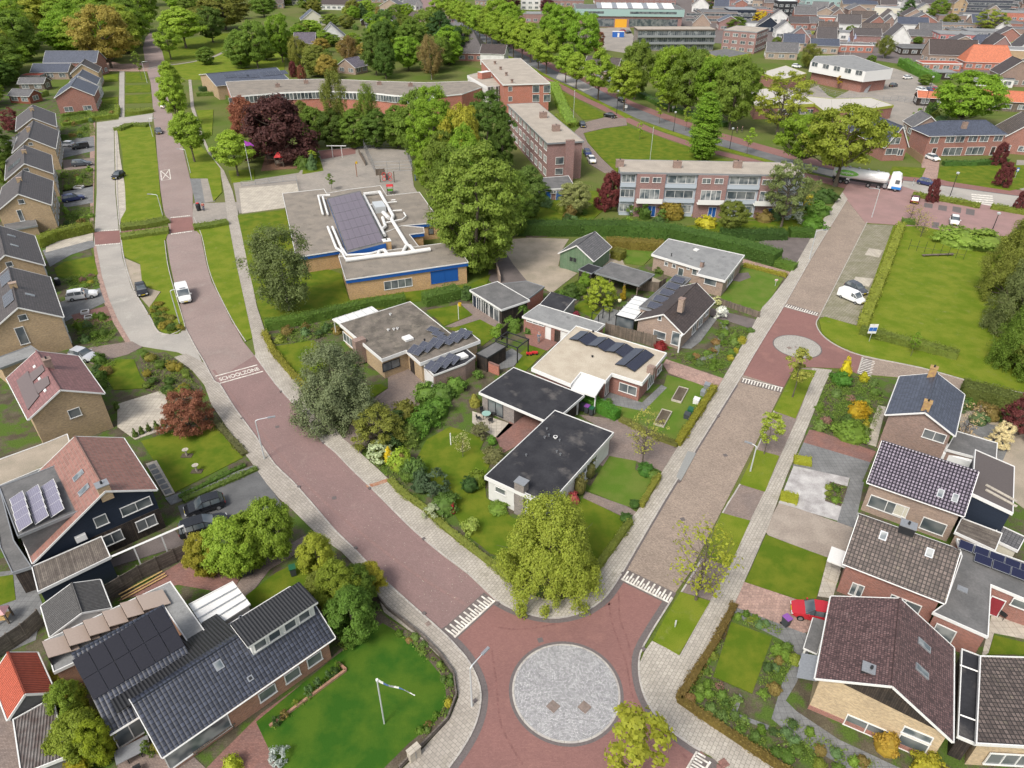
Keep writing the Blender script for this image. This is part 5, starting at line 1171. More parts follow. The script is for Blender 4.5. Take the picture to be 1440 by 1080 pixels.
def person(px,py,ang,top,legs,skin,hair,label,z=.15,pose='stand',arms='down',s=1.0):
 """one continuous body grown over a skeleton, clothes and hair as parts"""
 p=G(px,py,z);t=thing('person',label,'person',(p.x,p.y,z),radians(ang))
 def skin_mesh(name,V,E,Rr,m,sub=2):
  me=bpy.data.meshes.new(name);me.from_pydata([Vector(v)*s for v in V],E,[]);o=bpy.data.objects.new(name,me);COL.objects.link(o)
  sk=o.modifiers.new('s','SKIN');lay=me.skin_vertices[0].data
  for i,r in enumerate(Rr):lay[i].radius=(r[0]*s,r[1]*s) if isinstance(r,tuple) else (r*s,r*s)
  lay[0].use_root=True;ss=o.modifiers.new('u','SUBSURF');ss.levels=ss.render_levels=sub
  bpy.context.view_layer.update();m2=bpy.data.meshes.new_from_object(o.evaluated_get(bpy.context.evaluated_depsgraph_get()));bpy.data.objects.remove(o)
  m2.materials.clear();m2.materials.append(m)
  if not m2.uv_layers:m2.uv_layers.new(name='UVMap')
  q=bpy.data.objects.new(name,m2);COL.objects.link(q);q.parent=t;return q
 st=.16 if pose=='walk' else .02
 V=[(0,0,.95),(0,.0,1.15),(0,0,1.38),(0,.01,1.5),(0,.02,1.63),(0,.02,1.74)];E=[(0,1),(1,2),(2,3),(3,4),(4,5)];Rr=[(.14,.1),(.13,.1),(.17,.1),(.055,.055),(.085,.1),(.06,.07)]
 for sg in (-1,1):
  i=len(V);f=st*sg;V+=[(sg*.1,0,.9),(sg*.1,f*.6+.02,.5),(sg*.1,f,.09),(sg*.11,f+.14,.04)];E+=[(0,i),(i,i+1),(i+1,i+2),(i+2,i+3)];Rr+=[.085,.058,.04,(.04,.03)]
  i=len(V)
  if arms=='fwd':A_=[(sg*.19,0,1.4),(sg*.24,.1,1.14),(sg*.16,.33,1.12),(sg*.14,.42,1.12)]
  else:A_=[(sg*.19,0,1.4),(sg*.25,-f*.4,1.13),(sg*.26,-f*.7+.05,.9),(sg*.26,-f*.8+.07,.8)]
  V+=A_;E+=[(2,i),(i,i+1),(i+1,i+2),(i+2,i+3)];Rr+=[.055,.042,.03,(.035,.018)];h=len(V)-1;e=Vector(A_[-1]);d=(e-Vector(A_[-2])).normalized()
  sd_=Vector((0,0,1)).cross(d) if abs(d.z)<.8 else Vector((0,1,0));
  for k in range(5):j=len(V);V.append(tuple(e+d*(.085 if k<4 else .04)+sd_*((k-1.5)*.018 if k<4 else .05)));E.append((h,j));Rr.append(.009)
 skin_mesh('body',V,E,Rr,skin)
 V=[(0,0,.93),(0,0,1.15),(0,0,1.38),(0,0,1.44)];E=[(0,1),(1,2),(2,3)];Rr=[(.16,.12),(.15,.12),(.19,.12),(.1,.08)]
 for sg in (-1,1):
  i=len(V);a,b=((sg*.2,0,1.4),(sg*.245,.09 if arms=='fwd' else-st*sg*.4,1.15));c_=(sg*.18,.26,1.13) if arms=='fwd' else (sg*.26,-st*sg*.6+.04,.97)
  V+=[a,b,c_];E+=[(2,i),(i,i+1),(i+1,i+2)];Rr+=[.068,.055,.042]
 skin_mesh('top',V,E,Rr,top)
 V=[(0,0,.97)];E=[];Rr=[(.15,.115)]
 for sg in (-1,1):
  i=len(V);f=st*sg;V+=[(sg*.1,0,.88),(sg*.1,f*.6+.02,.5),(sg*.1,f,.12)];E+=[(0,i),(i,i+1),(i+1,i+2)];Rr+=[.1,.072,.055]
 skin_mesh('trousers',V,E,Rr,legs)
 hm=MB()
 for k in range(5):
  for i in range(10):
   def pt(k,i):a=2*pi*i/10;u=k/5*pi*.55;return (sin(u)*cos(a)*.105*s,(.01+sin(u)*sin(a)*.12-.015)*s,(1.7+cos(u)*.115)*s)
   hm.face([pt(k,i),pt(k,i+1),pt(k+1,i+1),pt(k+1,i)][::-1])
 hm.build('hair',hair,t,smooth=True)
 for sg in (-1,1):MB().box(sg*.11*s-.045*s,(st*sg-.08)*s,0,sg*.11*s+.045*s,(st*sg+.18)*s,.07*s).build('shoe',m_black,t)
 return t
k_skin=mat('skin',(.5,.3,.22),.6,fine=0);k_hair=mat('grey_hair',(.3,.28,.26),.8,fine=.2);k_hairb=mat('brown_hair',(.08,.05,.03),.8,fine=.2)
cl_grey=mat('grey_blue_clothes',(.16,.2,.26),.9,fine=.15);cl_dark=mat('dark_clothes',(.03,.035,.05),.9,fine=.1);cl_white=mat('white_clothes',(.6,.6,.58),.9,fine=.1);cl_red=mat('red_clothes',(.4,.03,.03),.9,fine=.1)
person(757.5,482,200,cl_grey,mat('grey_trousers',(.22,.23,.25),.9),k_skin,k_hair,'person in grey blue clothes standing on the brick terrace by the white door',arms='fwd')
# hedges of the block
hedge([(372,470),(384,495),(400,515),(420,537),(438,560)],.8,.7,(.19,.18,.03),'low yellow-green hedge along the pavement beside the cedar')
hedge([(374,463),(430,453),(480,442),(530,431),(570,426)],1.6,1.5,(.085,.14,.025),'long clipped hedge between the school lawn and the bungalow garden')
hedge([(597,428),(620,423),(645,416)],2.6,1.9,(.09,.15,.03),'thick clipped hedge section behind the small lawn',dens=45)
shrub('shrub',656,419,2.6,2.0,(.07,.12,.03),'round clipped bush beside the glass fronted garden house')
hedge([(818,564),(868,590)],1.3,1.4,(.075,.19,.025),'bright green clipped hedge beside the wheeled bins',dens=70)
hedge([(1004,548),(953,627)],.8,.9,(.2,.19,.025),'yellow-green hedge along the pavement beside the raised beds')
hedge([(953,627),(930,619),(900,604),(872,591)],.9,.5,(.15,.15,.04),'low loose hedge between the driveway and the raised bed lawn')
hedge([(926,672),(901,714)],.6,.7,(.17,.17,.03),'short low hedge at the pavement between driveway and garden path')
hedge([(886,736),(862,770),(838,802)],.7,.7,(.14,.16,.03),'low hedge at the pavement beside the willow')
hedge([(548,676),(568,696),(598,717),(622,740),(657,768),(695,797),(718,818)],.7,.5,(.17,.19,.04),'low yellow-green edging hedge along the curved pavement')
hedge([(712,327),(760,328),(820,328),(880,328),(940,333),(1000,346),(1050,358),(1092,371)],3.4,2.4,(.06,.11,.022),'long thick hedge behind the gravel yard and the grey roofed bungalow',dens=40)
hedge([(1088,371),(1118,379)],2.0,1.1,(.09,.15,.025),'low end of the long hedge at the pavement')
hedge([(852,347),(932,351)],2.2,1.7,(.16,.13,.03),'tan clipped hedge behind the small dry lawn')
hedge([(862,361),(876,365)],2.2,1.6,(.15,.15,.03),'short tan hedge block beside the green barn')
hedge([(1013,334),(1060,335),(1103,334)],3.0,1.6,(.045,.085,.02),'dark hedge in front of the three storey flats')
hedge([(1109,331),(1142,332)],2.6,1.5,(.06,.11,.02),'dark hedge corner near the street lamp')
hedge([(1046,374),(1106,389)],.8,.6,(.22,.2,.03),'low yellow hedge along the tan garden path')
# ---------------------------------------------------------------- houses on the left
surf('garden_ground',m_garden,.06,[(0,120),(130,140),(134,172),(126,270),(126,345),(150,430),(178,484),(245,502),(285,540),(310,590),(392,700),(480,775),(540,845),(640,950),(640,1000),(560,1080),(500,1140),(-200,1300),(-400,500)])
surf('driveway',m_grey_pave,.1,[(60,352),(80,345),(131,338),(133,347),(100,358),(70,375)])
surf('driveway',m_terr,.11,[(65,343),(131,327),(131,337),(64,355)])
lawn([(76,377),(90,368),(132,360),(138,385),(120,400),(80,388)],m_lawn,.12)
surf('driveway',m_grey_pave,.1,[(84,425),(140,405),(148,425),(92,452),(87,440)])
surf('driveway',m_drive,.105,[(128,488),(186,480),(200,488),(180,498),(130,512),(105,500)])
surf('driveway',m_drive_red,.108,[(100,443),(150,430),(158,450),(112,462)])
surf('driveway',m_drive,.1,[(88,225),(132,222),(133,235),(90,240)]);surf('driveway',m_grey_pave,.1,[(86,195),(132,192),(133,212),(88,222)]);surf('driveway',m_grey_pave,.1,[(88,267),(131,260),(131,285),(90,292)])
surf('front_garden',m_soil,.1,[(86,240),(131,237),(131,262),(88,270)])
lawn([(140,515),(165,505),(188,505),(198,530),(212,545),(160,548)],m_lawn,.13)
surf('front_garden',m_soil,.115,[(196,500),(232,495),(262,515),(285,545),(282,560),(240,565),(205,548)])
lawn([(198,620),(297,592),(342,643),(246,692)],m_lawn,.13)
surf('patio',m_terr,.12,[(165,568),(230,548),(238,575),(232,595),(240,600),(190,618),(165,600)])
surf('stepping_path',m_terr,.135,[(205,652),(220,647),(246,693),(232,698)])
for k in range(6):
 q=[(207+4.3*k+(1 if k else 1),655+7*k),(217+4.4*k,651.5+7*k),(220.5+4.4*k,657+7*k),(211+4.3*k,660.5+7*k)];surf('paving_slab',m_grey_pave,.145,q)
surf('footpath',m_grey_pave,.12,[(232,700),(360,653),(366,660),(240,710)])
surf('driveway',mat('dark_asphalt_drive',(.1,.1,.1),.9,(.13,.13,.128),nscale=.4,fine=.12),.11,[(250,712),(362,662),(392,702),(398,712),(330,745),(272,770)])
surf('yard',m_drive_red,.1,[(165,845),(270,780),(345,800),(325,835),(250,822)])
surf('driveway',m_drive,.11,[(325,832),(350,800),(430,752),(437,766),(380,800),(345,845)])
lawn([(345,838),(388,805),(440,780),(470,800),(450,830),(440,845),(360,860)],m_lawn,.13)
lawn([(360,1015),(475,920),(538,876),(570,895),(600,925),(625,955),(628,985),(612,1015),(575,1045),(530,1090),(400,1100)],m_lawn_dark,.14,sm=0)
surf('garden_bed',m_soil,.13,[(465,925),(535,862),(562,880),(592,900),(620,928),(637,952),(641,980),(628,1012),(598,1043),(563,1076),(530,1110),(470,1100)])
surf('terrace',m_drive_red,.12,[(280,1090),(365,1005),(475,925),(487,945),(380,1024),(400,1090)])
surf('terrace',m_drive,.1,[(170,1050),(225,1020),(300,1090),(250,1140),(160,1110)])
surf('yard',m_grey_pave,.09,[(-60,810),(40,800),(60,850),(50,900),(-20,930),(-80,900)]);lawn([(-30,815),(18,808),(22,843),(-20,858)],m_lawn,.12)
surf('yard',m_drive,.09,[(-60,960),(60,980),(30,1120),(-60,1100)])
# upper row: four alike
def rowhouse(A,B,C,ap,label,sky=(),chim=None,wn=(),z=5.0,roof=t_dgrey,wall=m_by,panels=(),group='yellow brick houses in the row'):
 s=Bd('gabled_house',label,'house',A,B,C,z,group);x,zr=s.apex(*ap);s.gable(roof,zr,wall,'y',ro=min(.7,max(.3,x/s.W)),ov=.3)
 for px,py,w_,h_ in wn:s.win('S',px,py,w_,h_,1)
 s.fill('E',3.6,2.0,1.3,3.6);s.fill('E',1.3,2.2,1.6,3.6,g=m_glassw)
 for px,py,w_ in sky:s.skylight(px,py,.7,1.1,'B' if w_ else 'F')
 if chim:s.chimney(*chim,zr+.5,.9,.7,1.6,m_by,m_bt,pot=False)
 for px,py,c,r in panels:s.panels(px,py,c,r,m=m_solar_mid,which='F')
 return s
rowhouse((-6.5,298.7),(72.3,288.2),(74.9,254.2),(25.3,272.6),'yellow brick gabled house at the near end of the upper row, two gable windows',chim=(26,250),wn=((30,283.5,1.0,.9),(29,303,.8,2.2)))
rowhouse((6.8,253.2),(75.4,244.4),(77.8,217.2),(34,229.9),'yellow brick gabled house, second of the row from the near end',chim=(33,211),wn=((37,239,1.0,.8),),panels=((20,232,3,2),))
rowhouse((16.5,215.3),(78.4,209),(79.7,184),(39.9,193.9),'yellow brick gabled house, third of the row from the near end',chim=(39,179),wn=((43,202.5,.9,.7),),panels=((25,190,3,1),))
rowhouse((21.8,184.2),(79.7,178.3),(81.3,158.9),(45.7,165.7),'yellow brick gabled house at the far end of the upper row',chim=(44,152))
rowhouse((-31,392),(63.2,372.9),(49.6,331),(6.8,358.3),'yellow brick gabled house behind the asphalt drive, with two roof lights on its slope',wn=((13,371.5,.9,.8),),sky=((16,332,1),(20,345.5,1)))
s=rowhouse((-18.9,471.3),(89.4,445.8),(70,389.4),(25.3,432.2),'yellow brick gabled house beside the white estate car, one roof light',wn=((32,446.5,1.0,.9),(31,472,1.1,2.6)),sky=((42,415,1),),chim=(17,398),panels=((8,392,4,1),(12,420,4,1)))
def flatb(name,label,cat,A,B,C,z,mr,me,mw,ins=.15,th=.25,poly=None,**k):
 s=Bd(name,label,cat,A,B,C,z);P=s.gp(poly,s.z) if poly else None;s.flat(mr,me,poly=P,th=th)
 MB().prism(inset(P,ins) if P else [(ins,ins),(s.W-ins,ins),(s.W-ins,s.D-ins),(ins,s.D-ins)],-.1,s.z-th+.05).build('wall',mw,s.e);s.walls_r=(ins,ins,s.W-ins,s.D-ins);return s
flatb('garage','flat roofed grey garage against the yellow brick gable of the upper row','garage',(8,325),(53,317),(51,308),2.6,m_felt,m_zinc,m_by)
flatb('garage','flat roofed garage with a pale strip on its roof behind the dull red roof','garage',(0,518),(58,496),(64,478),2.7,m_bitum_g,m_zinc,m_by)
# dull red roofed yellow brick house
s=Bd('gabled_house','yellow brick house with dull red tiles and large brown solar panels','house',(39.6,590),(147,553),(119.4,497.4),5.0);x,zr=s.apex(84.7,548);s.gable(t_red,zr,m_by,'y',ro=x/s.W,trim=m_white)
s.win('S',105,580.5,1.25,1.15,1);s.chimney(65,505,zr+.9,.8,.8,1.8,m_bb,m_bb)
m_thermal=mat('brown_solar_surface',(.13,.1,.095),.35,fine=.12)
def rp(s,quad,m,which='F',lift=.1,th=.06,name='solar_panel',fr=None):
 p0,n=s.pl[which];q=[s.hit(x,y,p0,n)+Vector(n)*lift for x,y in quad];nn=(q[1]-q[0]).cross(q[2]-q[1])
 if nn.z<0:q=q[::-1]
 return MB().slab(q,th,0,1).build(name,[m,fr or m_black],s.e)
rp(s,[(40,522),(56,557),(40,577),(24,536)],m_thermal);rp(s,[(41,527),(60,513),(64,521),(47,537)],m_thermal);rp(s,[(48,541),(68,529),(71,540),(54,555)],m_thermal)
for px,py in ((49,516),(56,533),(64,549.5)):s.skylight(px,py,.5,.3,m=m_white,fr=m_white)
fl=flatb('flat_extension','flat gravel roofed extension between the two red roofed houses','extension',(-40,690),(70,648),(50,600),3.0,m_gravel,m_white,m_by,poly=[(-40,660),(66,622),(95,610),(104,640),(0,683),(-40,700)])
# dark blue house
s=Bd('gabled_house','dark blue clad house with orange-red tiles and solar panels on a wide dormer','house',(46,792),(220.7,688.5),(181.8,612.6),(2.9,5.0,5.0));x,zr=s.apex(147.8,690.4)
s.gable(t_redo,zr,m_navy,'y',ro=x/s.W,ze=2.9,lf=5.0);P0=s.walls_r
s.win('S',191.5,712,2.7,1.1,2);s.win('S',142,732,1.1,1.2,1);s.chimney(143,681,zr+.5,1.0,.9,1.6,m_by,m_zinc)
s.part('wood_band',MB().box(s.W*.42,.28,0,s.W-.35,.345,2.6),m_wood_d)
s.win('S',209,743,1.8,1.3,2,off=.1,z=1.6);s.win('S',161.4,764.3,1.8,1.3,2,off=.1,z=1.6);s.part('air_unit',MB().box(s.W*.32,.0,2.9,s.W*.32+.9,.34,3.5),m_white)
for px,py in ((110.8,669),(118.6,689.4)):s.skylight(px,py,.75,1.2)
# big box dormer with twelve panels
zt=5.6;P=s.gp([(1,683.6),(73,656.4),(98,724.4),(21.4,755.6)],zt);a,b,c,d=[Vector(p) for p in P];x0=(a.x+d.x)/2;x1=max(b.x,c.x)+1.2;y0=(c.y+d.y)/2;y1=(a.y+b.y)/2
MB().box(x0+.15,y0+.15,2.6,x1,y1-.15,zt-.2).build('dormer',m_felt,s.e);s.flat(m_felt,m_zinc,zt,rect=(x0,y0,x1,y1),th=.25,name='dormer_roof')
for i,px0 in enumerate(((24,698,35,740),(46,689,58,730),(68,681,80,720))):
 for j in range(4):
  t=(j+.5)/4;px,py=px0[0]+(px0[2]-px0[0])*t,px0[1]+(px0[3]-px0[1])*t;c=Vector((*s.g(px,py,zt+.35),zt+.4));ax=Vector((0,1,0));ay=Vector((cos(.3),0,sin(.3)))
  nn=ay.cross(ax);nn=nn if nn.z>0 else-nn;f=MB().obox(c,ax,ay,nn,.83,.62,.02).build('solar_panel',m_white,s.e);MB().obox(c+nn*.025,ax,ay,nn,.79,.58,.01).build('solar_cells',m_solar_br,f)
s2=flatb('flat_extension','low flat roofed grey extension around the box dormer of the dark blue house','extension',(-60,700),(40,800),(60,760),2.9,m_felt,m_zinc,m_wood_d,poly=[(-12,690),(1,690),(20,760),(45,797),(17,806),(0,770)])
P=[(44,797),(143,754),(156,783),(53,833)];s3=flatb('carport','weathered flat roofed carport below the dark blue gable with a white edge beam','carport',P[0],P[3],P[2],2.8,m_wood_h,m_white,m_navy,poly=P)
a,b=G(156,783,2.7),G(258,739,2.7);d=(b-a).normalized();s3.M;q1,q2=s3.Mi @ a,s3.Mi @ b
s3.part('edge_beam',MB().tube([q1,q2],.12,4),m_white);
for t in (.3,.68,1.0):
 q=q1.lerp(q2,t);s3.part('post',MB().box(q.x-.06,q.y-.06,0,q.x+.06,q.y+.06,2.7),m_white)
P=[(158,780),(256,737),(233,700),(140,745)]
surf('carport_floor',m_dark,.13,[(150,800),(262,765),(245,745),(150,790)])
fence([(150,845),(200,815),(272,780),(268,768)],1.8,m_wood_h,'weathered slatted fence below the carport of the dark blue house')
fence([(0,925),(40,898),(62,878)],1.9,m_wood_h,'weathered slatted fence behind the orange corrugated shed')
for k,(a,b) in enumerate((((170,840),(232,806)),((172,843),(234,809)),((167,836),(228,803)))):
 A,B=G(*a,.2+.04*k),G(*b,.2+.04*k);o=MB().tube([A,B],.07,4).build('timber_beam',m_wood_o);tag(o,'long fresh yellow timber beam lying on the red yard behind the fence','timber','timber beams on the yard')
# sheds
def shed(label,A,B,C,ap,z,roof,wall,ax='y',trim=None,name='garden_shed',cat='shed',ov=.1):
 s=Bd(name,label,cat,A,B,C,z);u,zr=s.apex(*ap,ax);s.gable(roof,zr,wall,ax,ro=min(.8,max(.2,u/(s.W if ax=='y' else s.D))),ov=ov,trim=trim);return s
shed('shed with grey corrugated gable roof and white trim beside the orange roofed shed',(70.8,895),(155.8,855),(142.5,814),(115,861.7),2.4,c_grey,m_white)
shed('shed with bright orange corrugated roof, mossy white ridge and slate gable',(11,1012),(77,974),(64,911),(35,976),2.6,c_orange,m_felt,trim=m_white)
f=flatb('lean_to','lean-to with pale stained corrugated roof next to the orange roofed shed','shed',(27,1085),(95,1060),(75,980),2.5,c_pale,m_white,m_felt,poly=[(17.5,1012),(75,980),(95,1064),(29,1090)])
# the big tiled bungalow at the bottom left
s=Bd('tiled_bungalow','long orange brick bungalow with glazed blue-black tiles and a white framed dormer','house',(227.5,1065),(471,896),8,2.8)
y,zr=s.ridge(265,939,33);s.D=2*y;s.gable(t_navy,zr,m_bt,'x',ov=.45,trim=m_white);W_=s.walls_r
m_bor=brick('warm_brick',(.36,.17,.09),(.3,.15,.085));s.e.children[-1];
for ch in s.e.children:
 if ch.name.startswith('wall'):ch.data.materials[0]=m_bor
for px,py,w_,h_ in ((442,927,1.3,1.1),(411,949,1.3,1.1),(376,974,1.4,1.1)):s.win('S',px,py,w_,h_,1)
s.win('S',281,1045,4.6,1.9,1,glass=m_glassw,z=1.4);s.skylight(307.5,935.5,.6,.7,m=m_glassw);s.skylight(352,954,.4,.4,m=m_black)
x0,x1=s.g(350,905,zr)[0],s.g(440,845,zr+.2)[0];x0=s.W*.585;x1=s.W-.35
MB().box(x0,s.D*.28,3.6,x1,s.D*.5,zr+.5).build('dormer',m_white,s.e);zt=zr+.7
MB().slab([(x0-.3,s.D*.22,zt),(x1+.25,s.D*.22,zt),(x1+.25,s.D*.62,zt),(x0-.3,s.D*.62,zt)],.22,0,1).build('dormer_roof',[c_black,m_white],s.e)
for u in (.13,.35,.6,.83):winat(Vector((x0+(x1-x0)*u,s.D*.28,zr-.2)),Vector((0,-1,0)),Vector((1,0,0)),(x1-x0)*.19,1.15,1,m_white,m_glass,s.e)
# lower rear roof with black ribs and the white veranda
MB().slab([(-1.0,s.D*.55,zr-.35),(x0,s.D*.55,zr-.35),(x0,s.D+1.8,2.7),(-1.0,s.D+1.8,2.7)],.12).build('rear_roof',c_black,s.e);MB().box(-.8,s.D-.5,-.1,x0,s.D+1.5,2.6).build('rear_wall',m_bor,s.e)
s.vent(340,873,3.6,.1,.5,m_grey)
r=Bd('solar_wing','orange brick wing whose tiled slope carries twelve black solar panels in two rows','house wing',(154,1032.5),(197.5,1006),8,2.8)
y,zr2=r.ridge(150,894,33);r.W=r.g(229,849,zr2)[0];r.D=y+.4
MB().slab([(0,0,2.8),(r.W,0,2.8),(r.W,y,zr2),(0,y,zr2)],.16).build('roof',t_navy,r.e);MB().tube([(0,y,zr2),(r.W,y,zr2)],.1,6).build('ridge_tiles',t_navy,r.e);MB().tube([(0,-.07,2.74),(r.W*.45,-.07,2.74)],.08,6).build('gutter',m_white,r.e)
MB().prism([(.3,.4),(r.W-.3,.4),(r.W-.3,y),(.3,y)],-.1,[2.6,2.6,zr2-.2,zr2-.2]).build('wall',m_bor,r.e);r.walls_r=(.3,.4,r.W-.3,y);r.pl={'F':(Vector((0,0,2.8)),Vector((0,-(zr2-2.8),y)).normalized())};r.ax=Vector((1,0,0))
r.win('S',185,1030,2.2,1.9,2,z=1.4)
p0,n=r.pl['F'];c4=[r.hit(x,yy,p0,n) for x,yy in ((101,929),(227.5,852.5),(260,907.5),(131,985))]
for i in range(6):
 for j in range(2):
  f=lambda u,v:(c4[0].lerp(c4[1],u)).lerp(c4[3].lerp(c4[2],u),v)+n*.1;e=.004;q=[f((i+e)/6+e,(j+e)/2+e),f((i+e)/6+e,(j+1)/2-e),f((i+1)/6-e,(j+1)/2-e),f((i+1)/6-e,(j)/2+e)]
  MB().slab(q,.05,0,1).build('solar_panel',[mat('black_solar_glass',(.014,.013,.018),.22,fine=.05,spec=.6),m_black],r.e)
fr=flatb('flat_extension','grey flat roofed rear wing with six tilted beige collector panels','extension',(75,946),(291,891),8,3.2,m_bitum_g,m_white,m_bor,poly=[(62.5,901),(75,946),(120,925),(229,851),(266,907),(291,891),(240,817.5)])
m_beige=mat('beige_collector_back',(.42,.33,.27),.5,fine=.06)
for px,py in ((86,908),(115,892),(142.5,878.5),(169,866),(194,854),(216,844)):
 c=Vector((*fr.g(px,py,3.7),3.75));M3=fr.Mi.to_3x3();ux=(M3 @ Vector((r.d.x,r.d.y,0))).normalized();vy=Vector((-ux.y,ux.x,0));ax2=(ux*cos(.35)-Vector((0,0,sin(.35))));nn=ax2.cross(vy)
 f=MB().obox(c,ax2,vy,nn,1.02,.95,.03).build('collector_panel',m_beige,fr.e);MB().obox(c-ux*.98+Vector((0,0,-.1)),vy,Vector((0,0,1)),ux,.95,.42,.03).build('panel_stand',m_wood_d,f)
v=flatb('veranda','white ribbed veranda roof on the rear side of the long tiled bungalow','veranda',(265,850),(291,890),6,2.7,m_white,m_white,m_white,poly=[(265,850),(291,890),(352.5,850),(327.5,817.5)],ins=.15,th=.1)
for k in range(1,4):
 a,b=[v.Mi @ G(x,yy,2.78) for x,yy in ((265+26*k/4,850+40*k/4),(327.5+25*k/4,817.5+32.5*k/4))];v.part('rafter',MB().tube([a,b],.05,4),m_grey)
# raised brick planter along the front, wall and gate
f=fence([(380,1023),(487,944),(476,934)],.35,m_bor,'red brick edge of the planter under the three small windows',posts=0,name='garden_wall',th=.2)
f=fence([(532,842),(545,858),(568,876),(594,897),(620,924),(638,950),(642,980),(630,1013),(598,1046),(562,1082)],.55,m_wood_h,'low dark log edging around the oval lawn at the street corner',posts=0,th=.12)
def box_thing(name,label,cat,px,py,w_,d_,h,rz,m,lid=None,z=.15,group=None):
 p=G(px,py,z);t=thing(name,label,cat,(p.x,p.y,z),rz,group);MB().prism([(-w_/2,-d_/2),(w_/2,-d_/2),(w_/2,d_/2),(-w_/2,d_/2)],0,h).build('cabinet',m,t);MB().prism([(-w_/2-.04,-d_/2-.04),(w_/2+.04,-d_/2-.04),(w_/2+.04,d_/2+.04),(-w_/2-.04,d_/2+.04)],h,h+.06).build('lid',lid or m,t);MB().box(-.03,-d_/2-.02,h*.2,.03,-d_/2,h*.9).build('door_seam',m_zinc,t);return t
box_thing('utility_cabinet','beige utility cabinet beside the low log edging at the street corner','cabinet',583,1065,.9,.45,1.1,.75,m_terr)
# flag pole with its pennant
def flagpole(px,py,h,label,flag=None,z=.14,r=.06,wob=0):
 def head(t,h):
  MB().tube([(0,0,h),(0,0,h+.12)],.1,8).build('finial',m_white,t)
  if flag:
   b=MB();n=14
   for i in range(n):
    for sgn in (0,):
     f=lambda u:Vector((cos(flag[1])*u*flag[0]+.05,sin(flag[1])*u*flag[0],h-.15-flag[2]*u-.12*sin(u*7)))
     a,c=f(i/n),f((i+1)/n);w0,w1=flag[3]*(1-i/n*.7),flag[3]*(1-(i+1)/n*.7);b.slab([a,c,c+Vector((0,0,w1))+Vector((.03*sin(i),.05*cos(i),0)),a+Vector((0,0,w0))],.01,(i//2)%len(flag[4]))
   b.build('flag',flag[4],t)
 return post_thing('flagpole',label,'flagpole',px,py,h,r,m_pole,z=z,head=head)
p=G(540.5,1017.5);flagpole(540.5,1017.5,ZB(p.x,p.y,957),'white flagpole with a thin blue and white pennant on the oval lawn',flag=(2.6,-.15,1.0,.28,[m_white,mat('flag_blue',(.08,.14,.3),.8),mat('flag_grey',(.3,.3,.34),.8)]))
# hedges and cars
hedge([(54,348),(80,337),(131,325)],2.0,1.9,(.16,.19,.03),'tall yellow-green hedge beside the red crossing of the service road')
hedge([(252,700),(345,655)],.5,.35,(.07,.12,.02),'low box edging between the lawn and the paved path')
hedge([(258,705),(362,660)],.7,.4,(.1,.14,.03),'low hedge between the paved path and the asphalt drive')
hedge([(300,590),(345,640)],.8,.35,(.1,.1,.04),'low dark planting strip along the pavement by the square lawn')
cr='cars parked on the driveways'
car('hatch',289,716,heading((330,700),(262,722)),p_black,'small black hatchback with a grey roof on the asphalt drive',cr)
car('estate',288,744,heading((260,750),(330,728)),p_black,'large black estate car between the small hatchback and the green hedge',cr)
car('estate',117,419,heading((95,422),(140,415)),p_white,'white estate car on the grey driveway below the yellow brick gable',cr)
car('hatch',119,504,heading((105,502),(130,508)),p_silver,'silver car half hidden behind the dull red roof',cr)
car('estate',104,282,heading((90,284),(117,279)),p_blue,'dark blue car in front of the near house of the upper row',cr)
car('estate',116,233,heading((101,234),(130,232)),p_grey,'dark grey estate car with pale roof in the upper row driveway',cr)
c=car('van',114,209,heading((130,207),(100,211)),p_black,'black van with a silver roof in the upper row driveway',cr,scale=.82)
car('hatch',94,206,180,p_silver,'silver hatchback behind the black van',cr)
cr='cars parked along the service road'
car('hatch',167,250,-94,p_black,'small black car with white roof on the beige parking strip',cr)
car('hatch',200.5,412,heading((197,400),(204,422)),p_black,'black hatchback parked on the sandy strip beside the green island',cr)
car('saloon',223.5,187,heading((222,180),(226,195)),p_grey,'grey car driving down the brick road towards the crossing','cars on the left road')
car('hatch',233,151,80,p_white,'white car half hidden under the street trees','cars on the left road')
p_wv=p_white;t=car('van',259.5,419,heading((254,400),(266,435)),p_white,'white delivery van driving down the brick road beside the lamp post','vans');
# ---------------------------------------------------------------- houses on the right
surf('garden_ground',m_garden,.06,[(1170,522),(1210,530),(1260,532),(1335,546),(1440,575),(1700,640),(1900,1300),(1300,1300),(1080,1072),(1020,1032),(951,985),(985,935),(1032,852),(1048,815),(1080,742),(1107,667),(1130,615),(1160,540)])
surf('driveway',m_drive_red,.1,[(1138,604),(1150,606),(1232,635),(1224,650),(1130,622)])
surf('driveway',m_grey_pave,.11,[(1130,622),(1224,650),(1212,678),(1195,672),(1115,655)])
surf('gravel_garden',m_wgravel,.12,[(1116,655),(1195,672),(1178,732),(1095,707)])
surf('driveway',m_grey_pave,.112,[(1196,672),(1215,678),(1202,742),(1177,734)])
surf('driveway',mat('brown_grey_drive',(.27,.225,.185),.9,(.33,.28,.23),nscale=.5,fine=.2),.108,[(1096,706),(1200,742),(1190,778),(1163,785),(1080,752),(1075,745)])
lawn([(1077,752),(1164,784),(1150,835),(1145,850),(1048,818)],m_lawn,.13)
surf('terrace',m_terr,.115,[(1164,784),(1190,780),(1182,800),(1172,838),(1195,845),(1150,838)])
surf('driveway',m_pink,.11,[(1046,818),(1145,851),(1180,858),(1170,880),(1130,890),(1030,852)])
surf('driveway',m_grey_pave,.105,[(1032,850),(1130,888),(1145,900),(1120,960),(1105,985),(1120,1000),(1180,1040),(1330,1110),(1280,1130),(1120,1040),(1085,1010),(1100,960),(1122,920),(1100,900),(1032,865)])
lawn([(1028,874),(1086,896),(1058,975),(1003,951)],m_lawn,.14)
